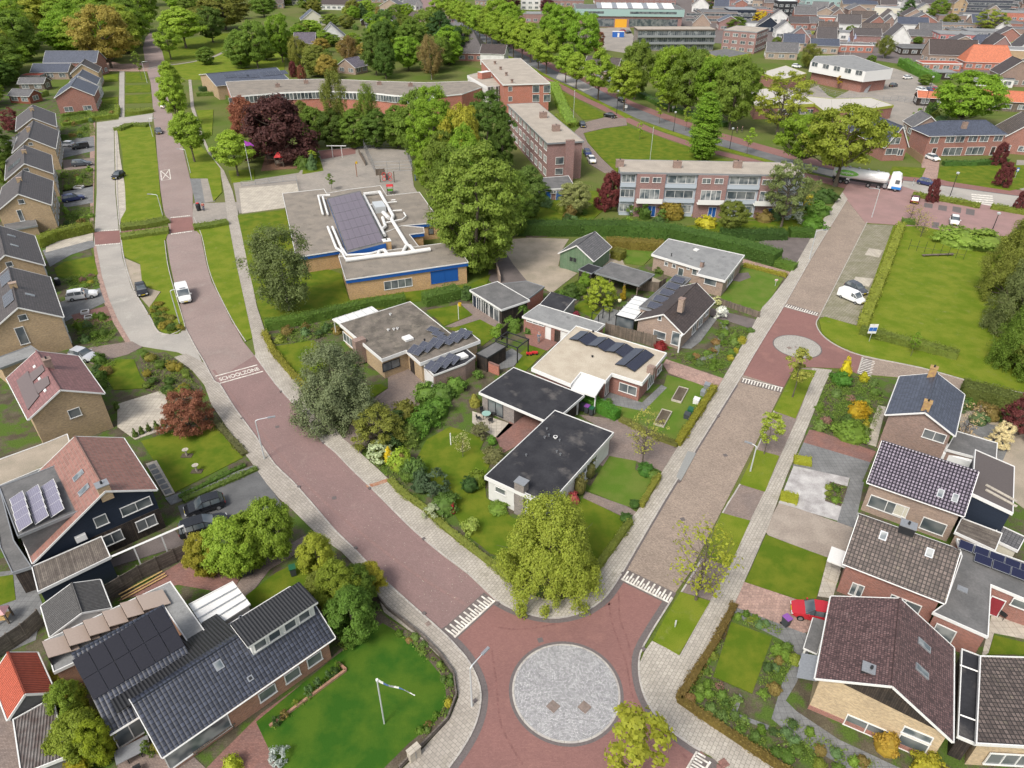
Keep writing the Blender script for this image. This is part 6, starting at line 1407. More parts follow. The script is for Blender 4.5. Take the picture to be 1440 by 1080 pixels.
surf('garden_path',m_grey_pave,.12,[(1040,975),(1044,980),(1036,1003),(1082,1020),(1080,1026),(1027,1005)])
surf('terrace',m_terr,.1,[(1395,862),(1440,870),(1500,880),(1500,905),(1440,898),(1398,890),(1390,918),(1380,925)]);lawn([(1398,893),(1440,903),(1500,915),(1500,930),(1440,920),(1390,920)],m_lawn,.12)
surf('garden_path',m_terr,.1,[(1235,570),(1246,572),(1232,628),(1214,622)])
surf('terrace',m_grey_pave,.09,[(1350,600),(1360,590),(1410,600),(1420,625),(1405,660),(1400,625)])
surf('terrace',m_gravel,.085,[(1350,560),(1440,590),(1500,620),(1500,760),(1420,700),(1350,640)])
# slate roofed house
s=Bd('gabled_house','brown brick house with blue-grey slate gable roof and two mossy chimneys','house',(1245,583),(1343,613),(1351,553),4.8);x,zr=s.apex(1301,580)
s.gable(t_slate,zr,m_bb,'y',ro=x/s.W);s.win('S',1313.6,613,2.2,1.15,2)
m_cm=mat('lichen_brick',(.42,.28,.1),.9,(.3,.18,.1),nscale=3,fine=.2)
for px,py in ((1305.5,565),(1314,517)):s.chimney(px,py,zr+.9,.75,.75,1.5,m_cm,m_cm)
flatb('garage','flat roofed dark grey garage behind the slate roofed house','garage',(1330,630),(1401,643),(1402.5,623),2.7,m_felt,m_white,m_bb,poly=[(1345,606),(1330,632),(1401,651),(1403,623)])
t=thing('camper','white camper roof between the slate roof and the purple tiled roof','camper',G(1325,652),atan2(s.d.y,s.d.x));b=MB()
for k in range(8):
 a,c=pi*k/8,pi*(k+1)/8;b.face([(-3,1.05*cos(a),2.0+.45*sin(a)),(3,1.05*cos(a),2.0+.45*sin(a)),(3,1.05*cos(c),2.0+.45*sin(c)),(-3,1.05*cos(c),2.0+.45*sin(c))][::-1])
b.box(-3,-1.05,.4,3,1.05,2.0);b.build('body',p_white,t)
for x in (-2,2):
 for sg in (-1,1):MB().tube([(x,sg*.85,.33),(x,sg*1.06,.33)],.33,12).build('wheel',m_rubber,t)
MB().box(3.0,-.8,1.2,3.03,.8,1.8).build('windscreen',m_glass,t)
# purple tiled house
s=Bd('gabled_house','tan brick house with glazed purple-grey tiles and two roof lights','house',(1219,678),(1356,726),8,3.9);y,zr=s.ridge(1305,641,36);s.D=2*y;s.gable(t_purple,zr,m_bt,'x')
for px,py in ((1322.5,694),(1343,700.5)):s.skylight(px,py,.55,.85)
s.win('S',1246,711.5,3.2,1.5,2);s.win('S',1312,740,2.1,1.5,1);s.win('S',1267,718,1.2,1.4,1,glass=m_cream)
d=Bd('clad_extension','dark blue clad rear wing with brown flat dormer roof and three pale roof strips','extension',(1366,695),(1425,728),5,5.0)
P=d.gp([(1371,632),(1366,694),(1425,722),(1427,656)],5.2);d.flat(mat('brown_bitumen',(.1,.085,.08),.85,fine=.1),m_white,5.2,poly=P,th=.3);MB().prism(inset(P,.15),-.1,5.0).build('wall',m_navy,d.e)
for px,py in ((1408,693),(1408,700)):
 x_,y_=d.g(px,py,5.25);MB().box(x_-1.4,y_-.15,5.2,x_+1.4,y_+.15,5.27).build('roof_strip',m_terr,d.e)
flatb('annex','tan brick annex with small window below the dark blue clad wing','annex',(1345,762),(1405,785),3,2.9,m_wood_h,m_white,m_bt,poly=[(1352,728),(1342,748),(1400,775),(1410,750)])
flatb('glazed_porch','cream framed glazed porch between the annex and the black solar rows','porch',(1394,757),(1432,775),2.5,2.6,t_grey,m_white,m_cream)
# brown mossy house
s=Bd('gabled_house','red brick house with mossy brown tiles, black chimney and two roof lights','house',(1185,792),(1329,848),8,3.8);y,zr=s.ridge(1277,750,36);s.D=2*y;s.gable(t_brown,zr,m_br,'x')
for px,py in ((1242,753.5),(1307,777.5)):s.skylight(px,py,.6,.8)
s.chimney(1278,738,zr+.7,1.2,.9,1.7,m_black,m_zinc);s.win('S',1200,828,.5,1.5,1,glass=m_glassw);s.win('S',1209,831,.5,1.5,1,glass=m_glassw);s.win('S',1272,850,2.4,1.2,2)
s.part('porch_roof',MB().box(-1.2,1.0,2.4,.35,3.0,2.55),m_white);s.part('porch_step',MB().box(-.9,1.2,0,.2,2.8,.3),m_terr)
f=flatb('flat_extension','dark grey flat roofed wing with two rows of black solar panels','extension',(1311,861),(1390,896),8,3.1,m_felt,m_white,m_br,poly=[(1352,782),(1329,848),(1311,861),(1390,896),(1394,823),(1440,842),(1500,862),(1500,812),(1440,790),(1345,757)])
for (a,b) in (((1348,763),(1500,822)),((1370,782),(1500,832))):
 n=7 if a[0]<1360 else 5
 for i in range(n):
  u=(i+.5)/n;px,py=a[0]+(b[0]-a[0])*u,a[1]+(b[1]-a[1])*u;c=Vector((*f.g(px,py,3.5),3.45));dd=(f.Mi.to_3x3()@(G(*b,3.4)-G(*a,3.4)));L=dd.length/n;dd.normalize();vy=Vector((-dd.y,dd.x,0));ay=vy*cos(.15)+Vector((0,0,sin(.15)));nn=dd.cross(ay)
  o=MB().obox(c,dd,ay,nn,L/2-.02,.52,.03).build('solar_panel',m_grey,f.e);MB().obox(c+nn*.035,dd,ay,nn,L/2-.05,.48,.01).build('solar_cells',mat('blue_black_solar',(.012,.014,.04),.2,fine=.05,spec=.6),o)
x_,y_=f.g(1353,829,3.1);MB().box(x_-.4,y_-.3,3.1,x_+.4,y_+.3,3.2).build('roof_hatch',m_zinc,f.e)
def quickwin(f,A,B,items,z0=0):
 a,b=[(f.Mi @ G(*q,f.z)).to_2d() for q in (A,B)]
 for it in items:f.wwin(tuple(a),tuple(b),*it[:5],**(it[5] if len(it)>5 else {}))
quickwin(f,(1311,861),(1390,896),[(1330,885,1.5,2.2,1,{'glass':m_glassw,'door':True})]);quickwin(f,(1394,824),(1500,864),[(1404,843,1.1,2.1,1,{'glass':mat('red_door',(.25,.03,.04),.5),'door':True}),(1433,849,1.1,.9,1)])
# maroon roofed house
s=Bd('gabled_house','pale yellow brick house with maroon shingle roof, wooden gable and two roof lights','house',(1147,954),(1340,1043),(1351,914),(4.1,3.4,3.4));x,zr=s.apex(1255,965)
s.gable(t_maroon,zr,m_byl,'y',ro=x/s.W,ze=4.1,lf=3.4)
s.part('gable_boards',MB().slab([(s.W*.2,.32,4.3),(s.W*.93,.32,3.45),(x+.1,.32,zr-.4)],.03),m_wood_d)
s.part('brick_plinth',MB().box(.3,.31,0,s.W-.3,.345,.55),m_br);s.win('S',1216,1027,2.9,1.3,2);s.win('S',1279,1053,1.9,1.6,1);s.win('S',1290,1033,1.9,.8,1,glass=m_glassw)
for px,py in ((1299,907.5),(1296,944)):s.skylight(px,py,.6,1.2,'B')
s.chimney(1225,941,zr-.6,1.1,.8,1.3,m_black,m_zinc)
Pp=s.gp([(1131,910),(1149,918),(1162,873),(1144,868)],2.6);s.part('side_porch',MB().prism(Pp,2.48,2.6),m_felt);s.part('porch_edge',MB().prism(inset(Pp,-.06),2.38,2.52),m_white);s.part('porch_post',MB().box(Pp[0][0]+.05,Pp[0][1]+.05,0,Pp[0][0]+.2,Pp[0][1]+.2,2.4),m_white);s.part('side_awning',MB().slab([(-1.1,.8,2.4),(.25,.8,2.9),(.25,3.2,2.9),(-1.1,3.2,2.4)],.05),m_zinc)
g2=Bd('garage','garage with low brown tiled roof and white canopy at the right of the maroon roof','garage',(1375,1046),(1470,1052),7,2.9)
P=g2.gp([(1378,922),(1372,1046),(1480,1052),(1480,925)],3.2);g2.flat(t_brown,m_white,3.2,poly=P,th=.25);MB().prism(inset(P,.3),-.1,3.0).build('wall',m_byl,g2.e)
quickwin(g2,(1372,1046),(1480,1052),[(1420,1068,3.2,1.4,3)])
l=flatb('lean_to','dark glazed lean-to with white brackets between the maroon roof and the brown garage','lean-to',(1345,1010),(1374,1020),4,2.6,m_bitum,m_white,m_wood_d,poly=[(1352,912),(1346,1035),(1372,1046),(1378,922)])
for py in (935,1005):
 a,b=l.Mi @ G(1350,py,2.8),l.Mi @ G(1405,py+20,3.0);l.part('bracket',MB().tube([a,b],.07,4),m_white)
car('hatch',1143,866,heading((1165,870),(1120,861)),p_red,'red hatchback on the pink driveway beside the maroon roofed house','parked cars right')
bin_(1104,879,m_bin_g,'purple lidded wheeled bin standing alone beside the planted garden',.5,m_bin_p);bin_(1365,757,m_bin_g,'black wheeled bin against the tan brick annex',.5)
table_set(1416,864,'the table on the pale terrace by the red door',r=.4,m=m_black,n=2,clab='on the pale terrace by the red door')
# gardens on the right
hedge([(1032,853),(1008,900),(980,945),(954,985)],.6,.6,(.14,.1,.03),'brown-green clipped hedge along the pavement beside the planted garden',dens=60)
hedge([(954,985),(990,1010),(1020,1030),(1080,1070),(1140,1110)],.6,.6,(.15,.11,.03),'brown-green clipped hedge at the lower edge of the planted garden',dens=60)
hedge([(1350,553),(1400,565),(1440,577),(1500,592)],2.4,1.8,(.1,.12,.03),'tall mixed hedge behind the slate roofed house')
hedge([(1116,648),(1140,652)],1.3,.6,(.26,.27,.03),'yellow-green shrub block at the upper corner of the white gravel garden');hedge([(1097,699),(1121,705)],1.3,.6,(.26,.27,.03),'yellow-green shrub block at the lower corner of the white gravel garden')
surf('garden_bed',m_soil,.14,[(1167,677),(1192,684),(1183,712),(1160,704)])
# east parking and plaza
car('van',1196,422,heading((1176,413),(1218,431)),p_white,'small white delivery van parked beside the long clipped hedge','vans',scale=.85)
car('hatch',1203,410,heading((1190,403),(1216,417)),p_grey,'dark grey car half hidden behind the white parked van','cars by the hedge')
car('hatch',1341,314,heading((1341,302),(1342,325)),p_white,'white car beside the big bush on the brick plaza','cars on the plaza')
car('hatch',1286,284,heading((1283,290),(1289,275)),p_dred,'dark red car behind the pollarded trees','cars on the plaza')
hedge([(1266,320),(1240,390),(1211,462)],1.5,1.2,(.2,.22,.035),'long yellow-green clipped hedge between parking strip and green field')
hedge([(1209,468),(1260,482),(1305,493),(1345,504)],1.6,1.2,(.13,.16,.03),'clipped hedge along the lower edge of the green field')
hedge([(1283,276),(1330,283),(1377,292)],1.6,1.0,(.15,.18,.03),'low clipped hedge on the plaza beside the bus road');hedge([(1393,293),(1440,301),(1500,310)],1.6,1.0,(.15,.18,.03),'low clipped hedge at the right end of the plaza')
hedge([(1268,313),(1286,315)],2.0,.8,(.1,.16,.03),'small round hedge at the foot of the pollarded trees')
for k in range(8):
 p=G(1278+11*k,352+1.8*k,.15)
t=thing('iron_fence','row of thin dark iron posts with rails standing in the green field','fence',G(1277,352));t0=t.location
for k in range(8):
 p=G(1277+11*k,352+2*k)-t0;MB().tube([(p.x,p.y,0),(p.x,p.y,2.2)],.035,4).build('post',m_black,t)
a,b=G(1277,352)-t0,G(1354,366)-t0
for z in (1.0,):MB().tube([(a.x,a.y,z),(b.x,b.y,z)],.02,4).build('rail',m_black,t)
t=thing('bench','weathered long bench structure in front of the iron posts on the field','bench',G(1318,361),.1)
MB().box(-3,-.25,.42,3,.25,.48).build('seat',m_wood,t);[MB().box(x-.06,-.2,0,x+.06,.2,.42).build('leg',m_wood,t) for x in (-2.7,0,2.7)]
# ---------------------------------------------------------------- school
z=3.3;s=Bd('school_building','flat roofed yellow brick school with blue fascia, white roof ducts and sloping solar field','school',(486,394),(659,369),(590,270),z)
m_or=brick('orange_yellow_brick',(.5,.3,.12),(.44,.26,.11))
RB=[([(416,362),(480,352),(565,317.5),(620,312.5),(590,270),(544,275),(535,261),(489,266.5),(459.5,272),(455.7,265.7),(397,272)],z),([(486,394),(659,369),(639,340),(476,361)],z+.5),([(480,353),(476,361),(590,348),(576,330),(597,327.5),(596,320),(565,317.5)],z-.02)]
Ws=[]
for i,(q,zz) in enumerate(RB):
 P=s.gp(q,zz);s.flat(m_roofgravel,m_white,zz+.02*i,poly=P,th=.12,name='roof');W=inset(P,.12);Ws.append(W)
 MB().prism(inset(P,.06),zz-.65,zz-.1).build('fascia',m_blue,s.e);MB().prism(inset(P,.3),-.1,zz-.5).build('wall',m_or,s.e)
def ew(i,px,py,w_,h_,n=1,**k):
 a,b=edge_near(s,inset(Ws[i],.2),px,py);s.wwin(tuple(a),tuple(b),px,py,w_,h_,n,**k)
ew(1,560,399,4.6,1.5,4,z=1.5);ew(1,625,388,4.6,2.2,2,glass=m_blue,mf=m_blue,name='shutter');ew(0,606,325,1.0,1.2,1,mf=m_wood_d);ew(2,588,338,2.0,1.9,2,mf=m_blue);ew(2,590,338,1.0,1.9,1,mf=m_blue)
z0=z+.1;Q=[(489,353),(540,340),(506,270),(462,280)];zs=(z0+.5,z0+1.3,z0+1.3,z0+.5)
P=[Vector((*s.g(x,y,zz),zz)) for (x,y),zz in zip(Q,zs)]
mb=MB();ce=sum(P,Vector())/4;ex=[ce+(p-ce)*1.06 for p in P];mb.slab(ex,.12,0,1)
for i in range(4):a,b=ex[i],ex[(i+1)%4];mb.face([(a.x,a.y,z-.1),(b.x,b.y,z-.1),(b.x,b.y,b.z-.1),(a.x,a.y,a.z-.1)],1)
mb.build('sloping_roof',[m_felt,m_blue],s.e);n=(P[1]-P[0]).cross(P[3]-P[0]).normalized();m_sch=mat('purple_grey_solar',(.13,.105,.125),.3,fine=.05,pat=(.9,.9,.012,(.2,.17,.19),0,.03),spec=.5)
for i in range(6):
 for j in range(6):
  f=lambda u,v:(P[0].lerp(P[1],u)).lerp(P[3].lerp(P[2],u),v)+n*.1;e=.003;MB().slab([f(i/6+e,j/6+e),f((i+1)/6-e,j/6+e),f((i+1)/6-e,(j+1)/6-e),f(i/6+e,(j+1)/6-e)],.05,0,1).build('solar_panel',[m_sch,m_grey],s.e)
def duct(pts,r=.24,zz=3.8):
 q=[Vector((*s.g(x,y,zz),zz)) for x,y in pts];mb=MB().tube(q,r,8)
 d=s.part('duct',mb,m_white);mb.v
duct([(454,301),(447.5,275),(464,274.5)],.2);duct([(461,301),(454,277)],.2);duct([(461,319),(473,349),(481,354),(486,364),(525,362)],.22);duct([(467.5,319),(480,348),(488,359),(520,357),(540,351)],.22)
duct([(486,366),(530,360),(570,356),(605,350.5)],.38,4.15);duct([(511,273),(534,270),(553,304),(551,309),(575,348)],.34);duct([(512,275),(541,331)],.3)
duct([(518,288),(558,283.5)],.13);duct([(552,296.5),(565,295.5)],.15);duct([(543,313),(566,308.5),(571,304),(568,299)],.15);duct([(539,299),(547,307)],.4);duct([(538,306),(542,318),(537,322)],.3);duct([(550,281.5),(556,281)],.13)
duct([(530,361),(534,353),(541,352),(546,359)],.3,4.1);duct([(566,356),(571,346),(577,346),(583,354)],.3,4.1)
x,y=s.g(533,289,4.2);s.part('air_unit',MB().box(x-1,y-1.8,z,x+1,y+1.8,4.5),m_pole);s.chimney(543.5,338,4.9,1.3,1.3,1.6,m_or,m_white)
# playground things
for q,m,n_ in [([(367,240),(420,236),(405,212),(375,212)],mat('bark_chips',(.2,.11,.07),.95,fine=.3),'play_surface'),([(448,212),(500,208),(500,216),(452,224)],m_red,'play_surface'),([(425,245),(455,240),(450,222),(440,215),(428,222)],m_lawn,'lawn')]:surf(n_,m,.115,q)
surf('playground',m_terr,.12,[(336,265),(418,258),(424,280),(400,292),(340,300)])
surf('sports_court',m_yard,.12,[(514,218),(572,213),(580,238),(527,240)])
def cage(pts,h,label,step=2.5,name='fence'):
 c=G(*pts[0],.1);t=thing(name,label,'fence',c);P=[G(*p,.1)-c for p in pts];rail=MB()
 for a,b in zip(P,P[1:]):
  k=max(1,int((b-a).length/step))
  for j in range(k):u=a.lerp(b,j/k);MB().tube([u,u+Vector((0,0,h))],.05,4).build('post',m_grey,t)
  for zz in (.1,h*.33,h*.66,h):rail.tube([a+Vector((0,0,zz)),b+Vector((0,0,zz))],.03,4)
 rail.build('rails',m_grey,t);return t
cage([(512,210),(568,205),(580,240),(527,242),(512,210)],2.4,'grey ball court cage beside the school trees')
cage([(340,262),(417,254),(424,285)],1.1,'low dark railing round the pale school playground strip')
cage([(1130,118),(1165,133),(1210,142),(1262,142),(1300,150)],1.6,'long grey mesh fence behind the olive trimmed school')
fence([(529,247),(541,246),(543,254)],1.6,m_wood,'small palisade of wooden posts beside the red and green playhouse')
fence([(505,216),(514,233)],1.2,m_wood,'short wooden palisade left of the ball court cage')
m_pr,m_pg=mat('red_plastic',(.5,.03,.03),.5),mat('green_plastic',(.1,.3,.04),.5)
def playhouse(px,py,label,s_=1.0,roof=None,wall=None,z=.12,flat=False):
 p=G(px,py,z);t=thing('playhouse',label,'playhouse',(p.x,p.y,z),.2);h=2.2*s_;w_=.8*s_
 for sx in (-1,1):
  for sy in (-1,1):MB().box(sx*w_-.06,sy*w_-.06,0,sx*w_+.06,sy*w_+.06,h).build('post',m_wood,t)
 MB().box(-w_,-w_,h*.4,w_,w_,h*.45).box(-w_,-w_+.02,h*.45,w_,-w_+.06,h*.7).build('platform',wall or m_wood,t)
 r=MB();
 for a,b in (((-1,-1),(1,-1)),((1,-1),(1,1)),((1,1),(-1,1)),((-1,1),(-1,-1))):r.face([(a[0]*w_*1.2,a[1]*w_*1.2,h),(b[0]*w_*1.2,b[1]*w_*1.2,h),(b[0]*w_*.2*(1 if not flat else 5),b[1]*w_*.2*(1 if not flat else 5),h+w_*(1.1 if not flat else .2)),(a[0]*w_*.2*(1 if not flat else 5),a[1]*w_*.2*(1 if not flat else 5),h+w_*(1.1 if not flat else .2))])
 r.face([(x*w_*(.2 if not flat else 1),y*w_*(.2 if not flat else 1),h+w_*(1.1 if not flat else .2)) for x,y in ((-1,-1),(1,-1),(1,1),(-1,1))]);r.build('roof',roof or m_pr,t);return t
playhouse(382,228,'red roofed play tower on the bark chips, the one farther from the school',1.1);playhouse(394,234,'red roofed play tower on the bark chips, the one nearer the school',1.1)
playhouse(549,272,'red roofed green toy hut in front of the school wall',.8,wall=m_pg,flat=True);playhouse(8,872,'small pink roofed wooden playhouse on the grey yard',.55,roof=mat('pink_roof',(.55,.3,.3),.6),wall=m_wood_o,z=.12)
fr=thing('climbing_frame','white and red climbing frame with round holes behind the toy hut','climbing frame',G(545,257))
for x in (-1.6,1.6):MB().box(x-.1,-.1,0,x+.1,.1,2.6).build('post',m_wood,fr)
for k in range(2):
 for j in range(2):
  b=MB();c=(-.7+1.4*k,0,.9+1.0*j);b.tube([(c[0]+.42*cos(a),0,c[2]+.42*sin(a)) for a in [2*pi*i/12 for i in range(13)]],.07,5,caps=False);b.build('ring',m_pr,fr)
sw=thing('swing','white framed swing on the red play surface under the trees','swing',G(475,222));MB().tube([(-2.5,0,3.0),(2.5,0,3.0)],.1,6).build('beam',m_white,sw)
for x in (-1.2,1.2):MB().tube([(x,0,0),(x,0,3.0)],.08,5).build('post',m_white,sw)
# ---------------------------------------------------------------- flats
def rows(s,side,cols,zs,w_,h_,n=2,mf=None,g=(m_glass,),u0=0.,u1=1.):
 x0,y0,x1,y1=s.walls_r;L=(x1-x0) if side in 'SN' else (y1-y0);p0,nn,t=[Vector(q) for q in s.plane(side)]
 k=0
 for zc in zs:
  for i in range(cols):
   u=L*(u0+(u1-u0)*(i+.5)/cols);c=(p0+t*u) if side in 'SE' else (Vector((x0,y0+u,0)) if side=='W' else Vector((x0+u,y1,0)));c.z=zc;winat(c,nn,t,w_,h_,n,mf or m_white,g[k%len(g)],s.e,0,'window');k+=1
m_bal=mat('pale_blue_balcony',(.38,.42,.46),.6,fine=.05)
m_bp=brick('purple_brick',(.26,.13,.11),(.22,.115,.1))
s=Bd('apartment_block','three storey purple brick flats with pale blue balconies behind the long hedge','apartment block',(871.7,242),(1132,247),(1122,235),9.0)
D=max(9,s.D);s.D=D;s.flat(mat('beige_roof_gravel',(.38,.33,.27),.95,(.32,.28,.23),nscale=.3,fine=.25,fscale=6),m_zinc,th=.3);s.walls(m_bal,8.7,ins=.6)
def xat(px,zz=5):return s.hit(px,270,(0,.6,0),(0,-1,0)).x
bays=[(893,933),(978,1020),(1066,1092)];pr=[871]+[v for b in bays for v in b]+[1132]
for a,b in bays:
 xa,xb=xat(a),xat(b);s.part('brick_bay',MB().box(xa,-.1,-.1,xb,.62,8.72),m_bp);c=(xa+xb)/2;w_=xb-xa
 for dx in (-.27,.25):winat(Vector((c+w_*dx*.8,-.1,7.6)),Vector((0,-1,0)),Vector((1,0,0)),1.7,1.1,2,m_white,m_glass,s.e)
 for dx in (-.2,.2):winat(Vector((c+w_*dx*.85,-.1,4.6)),Vector((0,-1,0)),Vector((1,0,0)),2.0,2.3,2,m_white,m_glassw,s.e)
 s.part('balcony',MB().box(c-2.6,-1.2,3.1,c+2.6,-.1,3.25).box(c-2.6,-1.2,3.25,c+2.6,-1.15,4.1),m_white);winat(Vector((c+.8,-.1,1.2)),Vector((0,-1,0)),Vector((1,0,0)),1.6,2.3,2,m_white,m_blue,s.e,name='door')
for i in range(0,8,2):
 xa,xb=xat(pr[i]),xat(pr[i+1]);k=max(1,round((xb-xa)/4.4))
 for j in range(k):
  c=xa+(xb-xa)*(j+.5)/k;w_=(xb-xa)/k
  for zc in (1.5,4.5,7.5):winat(Vector((c,.6,zc+.1)),Vector((0,-1,0)),Vector((1,0,0)),w_*.86,1.6,3,m_white,[m_glass,m_glassw][(i+j+int(zc))%2],s.e)
  for zc in (3.0,6.0):s.part('balcony',MB().box(c-w_/2+.05,.05,zc,c+w_/2-.05,.6,zc+.12).box(c-w_/2+.05,.05,zc+.12,c+w_/2-.05,.1,zc+.85),m_bal)
for px in (953,1038,872):s.chimney(px,227 if px>900 else 225,10.2,1.6,1.0,1.4,m_bb,m_bb)
s=Bd('apartment_block','three storey brick flats with beige gravel roof seen from its blank end wall','apartment block',(769.3,201.5),(821.8,198.6),(766.4,144),8.6);s.flat(MC['beige_roof_gravel'],m_zinc,th=.3);s.walls(m_bp,8.4)
rows(s,'W',10,(1.6,4.5,7.3),2.6,1.6,3,g=(m_glass,m_glassw,m_glass));s.win('S',787,226,2.0,1.7,1);s.win('S',786,241,1.9,1.5,1)
for px,py in ((764,158),(782,176)):s.chimney(px,py,9.9,1.8,1.2,1.4,m_bb,m_bb)
s.chimney(802,197,9.6,1.9,.8,9.4,m_bp,m_bb,pot=False)
s=Bd('apartment_block','orange red brick block with grey gravel roof beside the avenue trees','apartment block',(707,119),(774,117),(735,82),8.5);s.flat(MC['beige_roof_gravel'],m_white,th=.3);s.walls(m_bo,8.3)
for px,py,w_ in ((717.5,125,1.3),(717.5,139,1.3),(753.5,125,2.2),(769,125,2.2),(753.5,138,2.2),(769,138,2.2)):s.win('S',px,py,w_,2.2 if w_>2 else 1.4,1)
for px,py in ((696,90),(704,98),(712,106),(720,116)):s.vent(px,py,8.5,.4,.9,m_bb)
s=flatb('stair_wing','white edged stair wing with dark glass front left of the orange red block','block wing',(683,123),(707,119),(690,98),7.0,MC['beige_roof_gravel'],m_white,m_stucco,th=.9,poly=[(657,106),(685,122),(707,119),(690,98)]);s.chimney(681,101,9.0,4.0,2.2,1.9,m_bo,m_white,pot=False)
quickwin(s,(685,122),(707,119),[(690,134,2.2,5.2,2,{'hz':.5}),(701,133,2.2,5.2,2,{'hz':.5})])
s=flatb('long_flats','long low curved flats with pale gravel roof and orange brick below white windows','apartment block',(325,136),(457,128),(460,111),6.0,m_roofgravel,m_white,m_bo,poly=[(325,136),(394,130),(457.5,127.5),(520,130),(555,134),(610,136),(650,132),(684,120),(660,114),(597,116),(532,114),(460,111),(360,112.5),(317,115)],th=.3)
for a,b,k in (((325,136),(394,130),6),((394,130),(457.5,127.5),6),((457.5,127.5),(520,130),6),((520,130),(555,134),3),((555,134),(610,136),4)):
 for i in range(k):
  u=(i+.5)/k;quickwin(s,a,b,[(a[0]+(b[0]-a[0])*u,a[1]+(b[1]-a[1])*u+6,3.6,1.9,3)])
for px,py in ((390,118),(430,113),(533,115),(577,117)):s.chimney(px,py,6.9,1.4,1.0,1.0,m_bb,m_bb)
s=Bd('slate_roofed_hall','building with low slate grey roof and black solar panels above the curved flats','building',(304,121),(406,111),(400,94),4.5);s.gable(t_slate,6.5,m_by,'x')
for px in (324,342,356):s.panels(px,107,1,1,4.0,3.2)
s.panels(386,103,4,2,2.2,2.0)
s=flatb('garage_row','low brick garage row with weathered sheet roof and blue doors','garage',(741,267.6),(793.6,264.7),(799.5,247),2.6,m_felt,m_white,m_bp,poly=[(736,252),(741,267.6),(793.6,264.7),(806,258),(799.5,247)])
quickwin(s,(741,267.6),(793.6,264.7),[(754,274,1.4,2.1,1,{'door':True,'glass':m_blue}),(770,273,1.6,2.1,1,{'door':True,'glass':m_blue}),(786,272,1.4,2.1,1,{'door':True,'glass':m_blue}),(748,271,1.2,.6,1),(762,270.5,1.6,.6,2),(778,270,1.4,.6,2)])
# houses on the bus road
s=Bd('semi_detached_house','long red brick double house with dark slate hipped roof facing the bus road','house',(1306.8,191.4),(1417.6,189.4),(1405,178),5.3);s.D=max(8.5,s.D);s.gable(t_slate,8.0,m_br,'x',hip=4.2)
for px,py,w_,h_ in ((1314,197,2.2,1.6),(1336,196,2.4,1.6),(1350,195.5,2.4,1.6),(1368,195,2.4,1.6),(1384,195,2.4,1.6),(1404,194,2.4,1.6),(1339,213,5.2,2.0),(1371,212,5.0,2.0)):s.win('S',px,py,w_,h_,3 if w_>3 else 2,None)
for px in (1313,1395):s.win('S',px,214,1.2,2.2,1,door=True,glass=m_wood_d)
s.chimney(1358,172,9.2,1.1,.8,1.5,m_bb,m_bb)
s=Bd('gabled_house','red brick gabled house with slate roof behind the milk tanker','house',(1244,208),(1278.6,207),(1262,176),3.4);x,zr=s.apex(1266,176);s.gable(t_slate,min(8.5,zr),m_br,'y',ro=.5,trim=m_white)
for px,py,w_ in ((1259,198,2.6),(1254,213,3.4),(1266,214,1.6)):s.win('S',px,py,w_,1.6,2)
fence([(1272,212),(1296,230)],1.8,mat('tan_fence',(.3,.2,.12),.9),'tan wooden fence between the gabled house and the double house')
# ---------------------------------------------------------------- the town beyond
def F(px,py,L,D,rz,ze,zr,roof,wall,label,ax='x',flat=False,cat='house',name=None,hip=0,win=2.4,floors=None,trim=None,z=0):
 p=G(px,py,0);a=radians(rz);d=Vector((cos(a),sin(a),0));n=Vector((-d.y,d.x,0));A=p-d*L/2;B=p+d*L/2;C=B+n*D
 s=Bd(name or ('flat_roofed_building' if flat else 'town_house'),label,cat,A,B,C,ze,world=True)
 if flat:s.flat(roof,trim or m_zinc,th=.35);s.walls(wall,ze-.3,ins=.12)
 else:s.gable(roof,zr,wall,ax,ov=.3,hip=hip,trim=trim)
 k=floors or max(1,int(ze/2.9))
 for i in range(k):
  for sd in 'SEW':rows(s,sd,max(1,int((L if sd=='S' else D)/(win+1.4))),(1.5+2.9*i,),win,1.4,2,g=(m_glass,m_glassw))
 return s
m_turq=mat('turquoise_cladding',(.27,.38,.35),.6,fine=.04);m_olive=mat('olive_fascia',(.3,.32,.05),.6,fine=.05)
s=Bd('industrial_hall','long turquoise clad hall with sawtooth white roof lights and orange doors','hall',(810,12.5),(963,14),30,9.5);s.flat(m_felt,m_turq,th=3.6);s.walls(m_bp,6.0,ins=.8);
s.part('window_band',MB().box(s.W*.08,-.03,7.2,s.W*.26,.02,8.4).box(s.W*.5,-.03,7.2,s.W*.93,.02,8.4),m_glass);s.part('orange_door',MB().box(s.W*.37,.7,0,s.W*.48,.82,4.4),mat('orange_door',(.65,.33,.03),.5));s.part('glass_front',MB().box(s.W*.12,.7,.5,s.W*.36,.79,4.6).box(s.W*.5,.7,.5,s.W*.95,.79,4.6),m_glass)
for i in range(15):x=s.W*(.2+.72*i/15);MB().slab([(x,6,9.6),(x+3.0,6,9.6),(x+3.0,20,11.2),(x,20,11.2)],.2).build('roof_light',m_white if i%3 else m_zinc,s.e)
m_brn=brick('grey_brick',(.24,.2,.17),(.2,.17,.145))
s=Bd('apartment_block','three storey brown balcony flats with flat beige roof behind the round trees','apartment block',(897,41.5),(1008,41.5),12,9.2);s.flat(MC['beige_roof_gravel'],m_wood,th=.3);s.walls(m_brn,9.0,ins=.5);rows(s,'S',18,(1.6,4.6,7.5),2.3,2.1,2,mf=m_grey,g=(m_glass,m_glassw,m_glass))
for zz in (3.0,5.9):s.part('balcony',MB().box(.3,-.8,zz,s.W-.3,.5,zz+.15).box(.3,-.8,zz+.15,s.W-.3,-.75,zz+1.0),m_zinc)
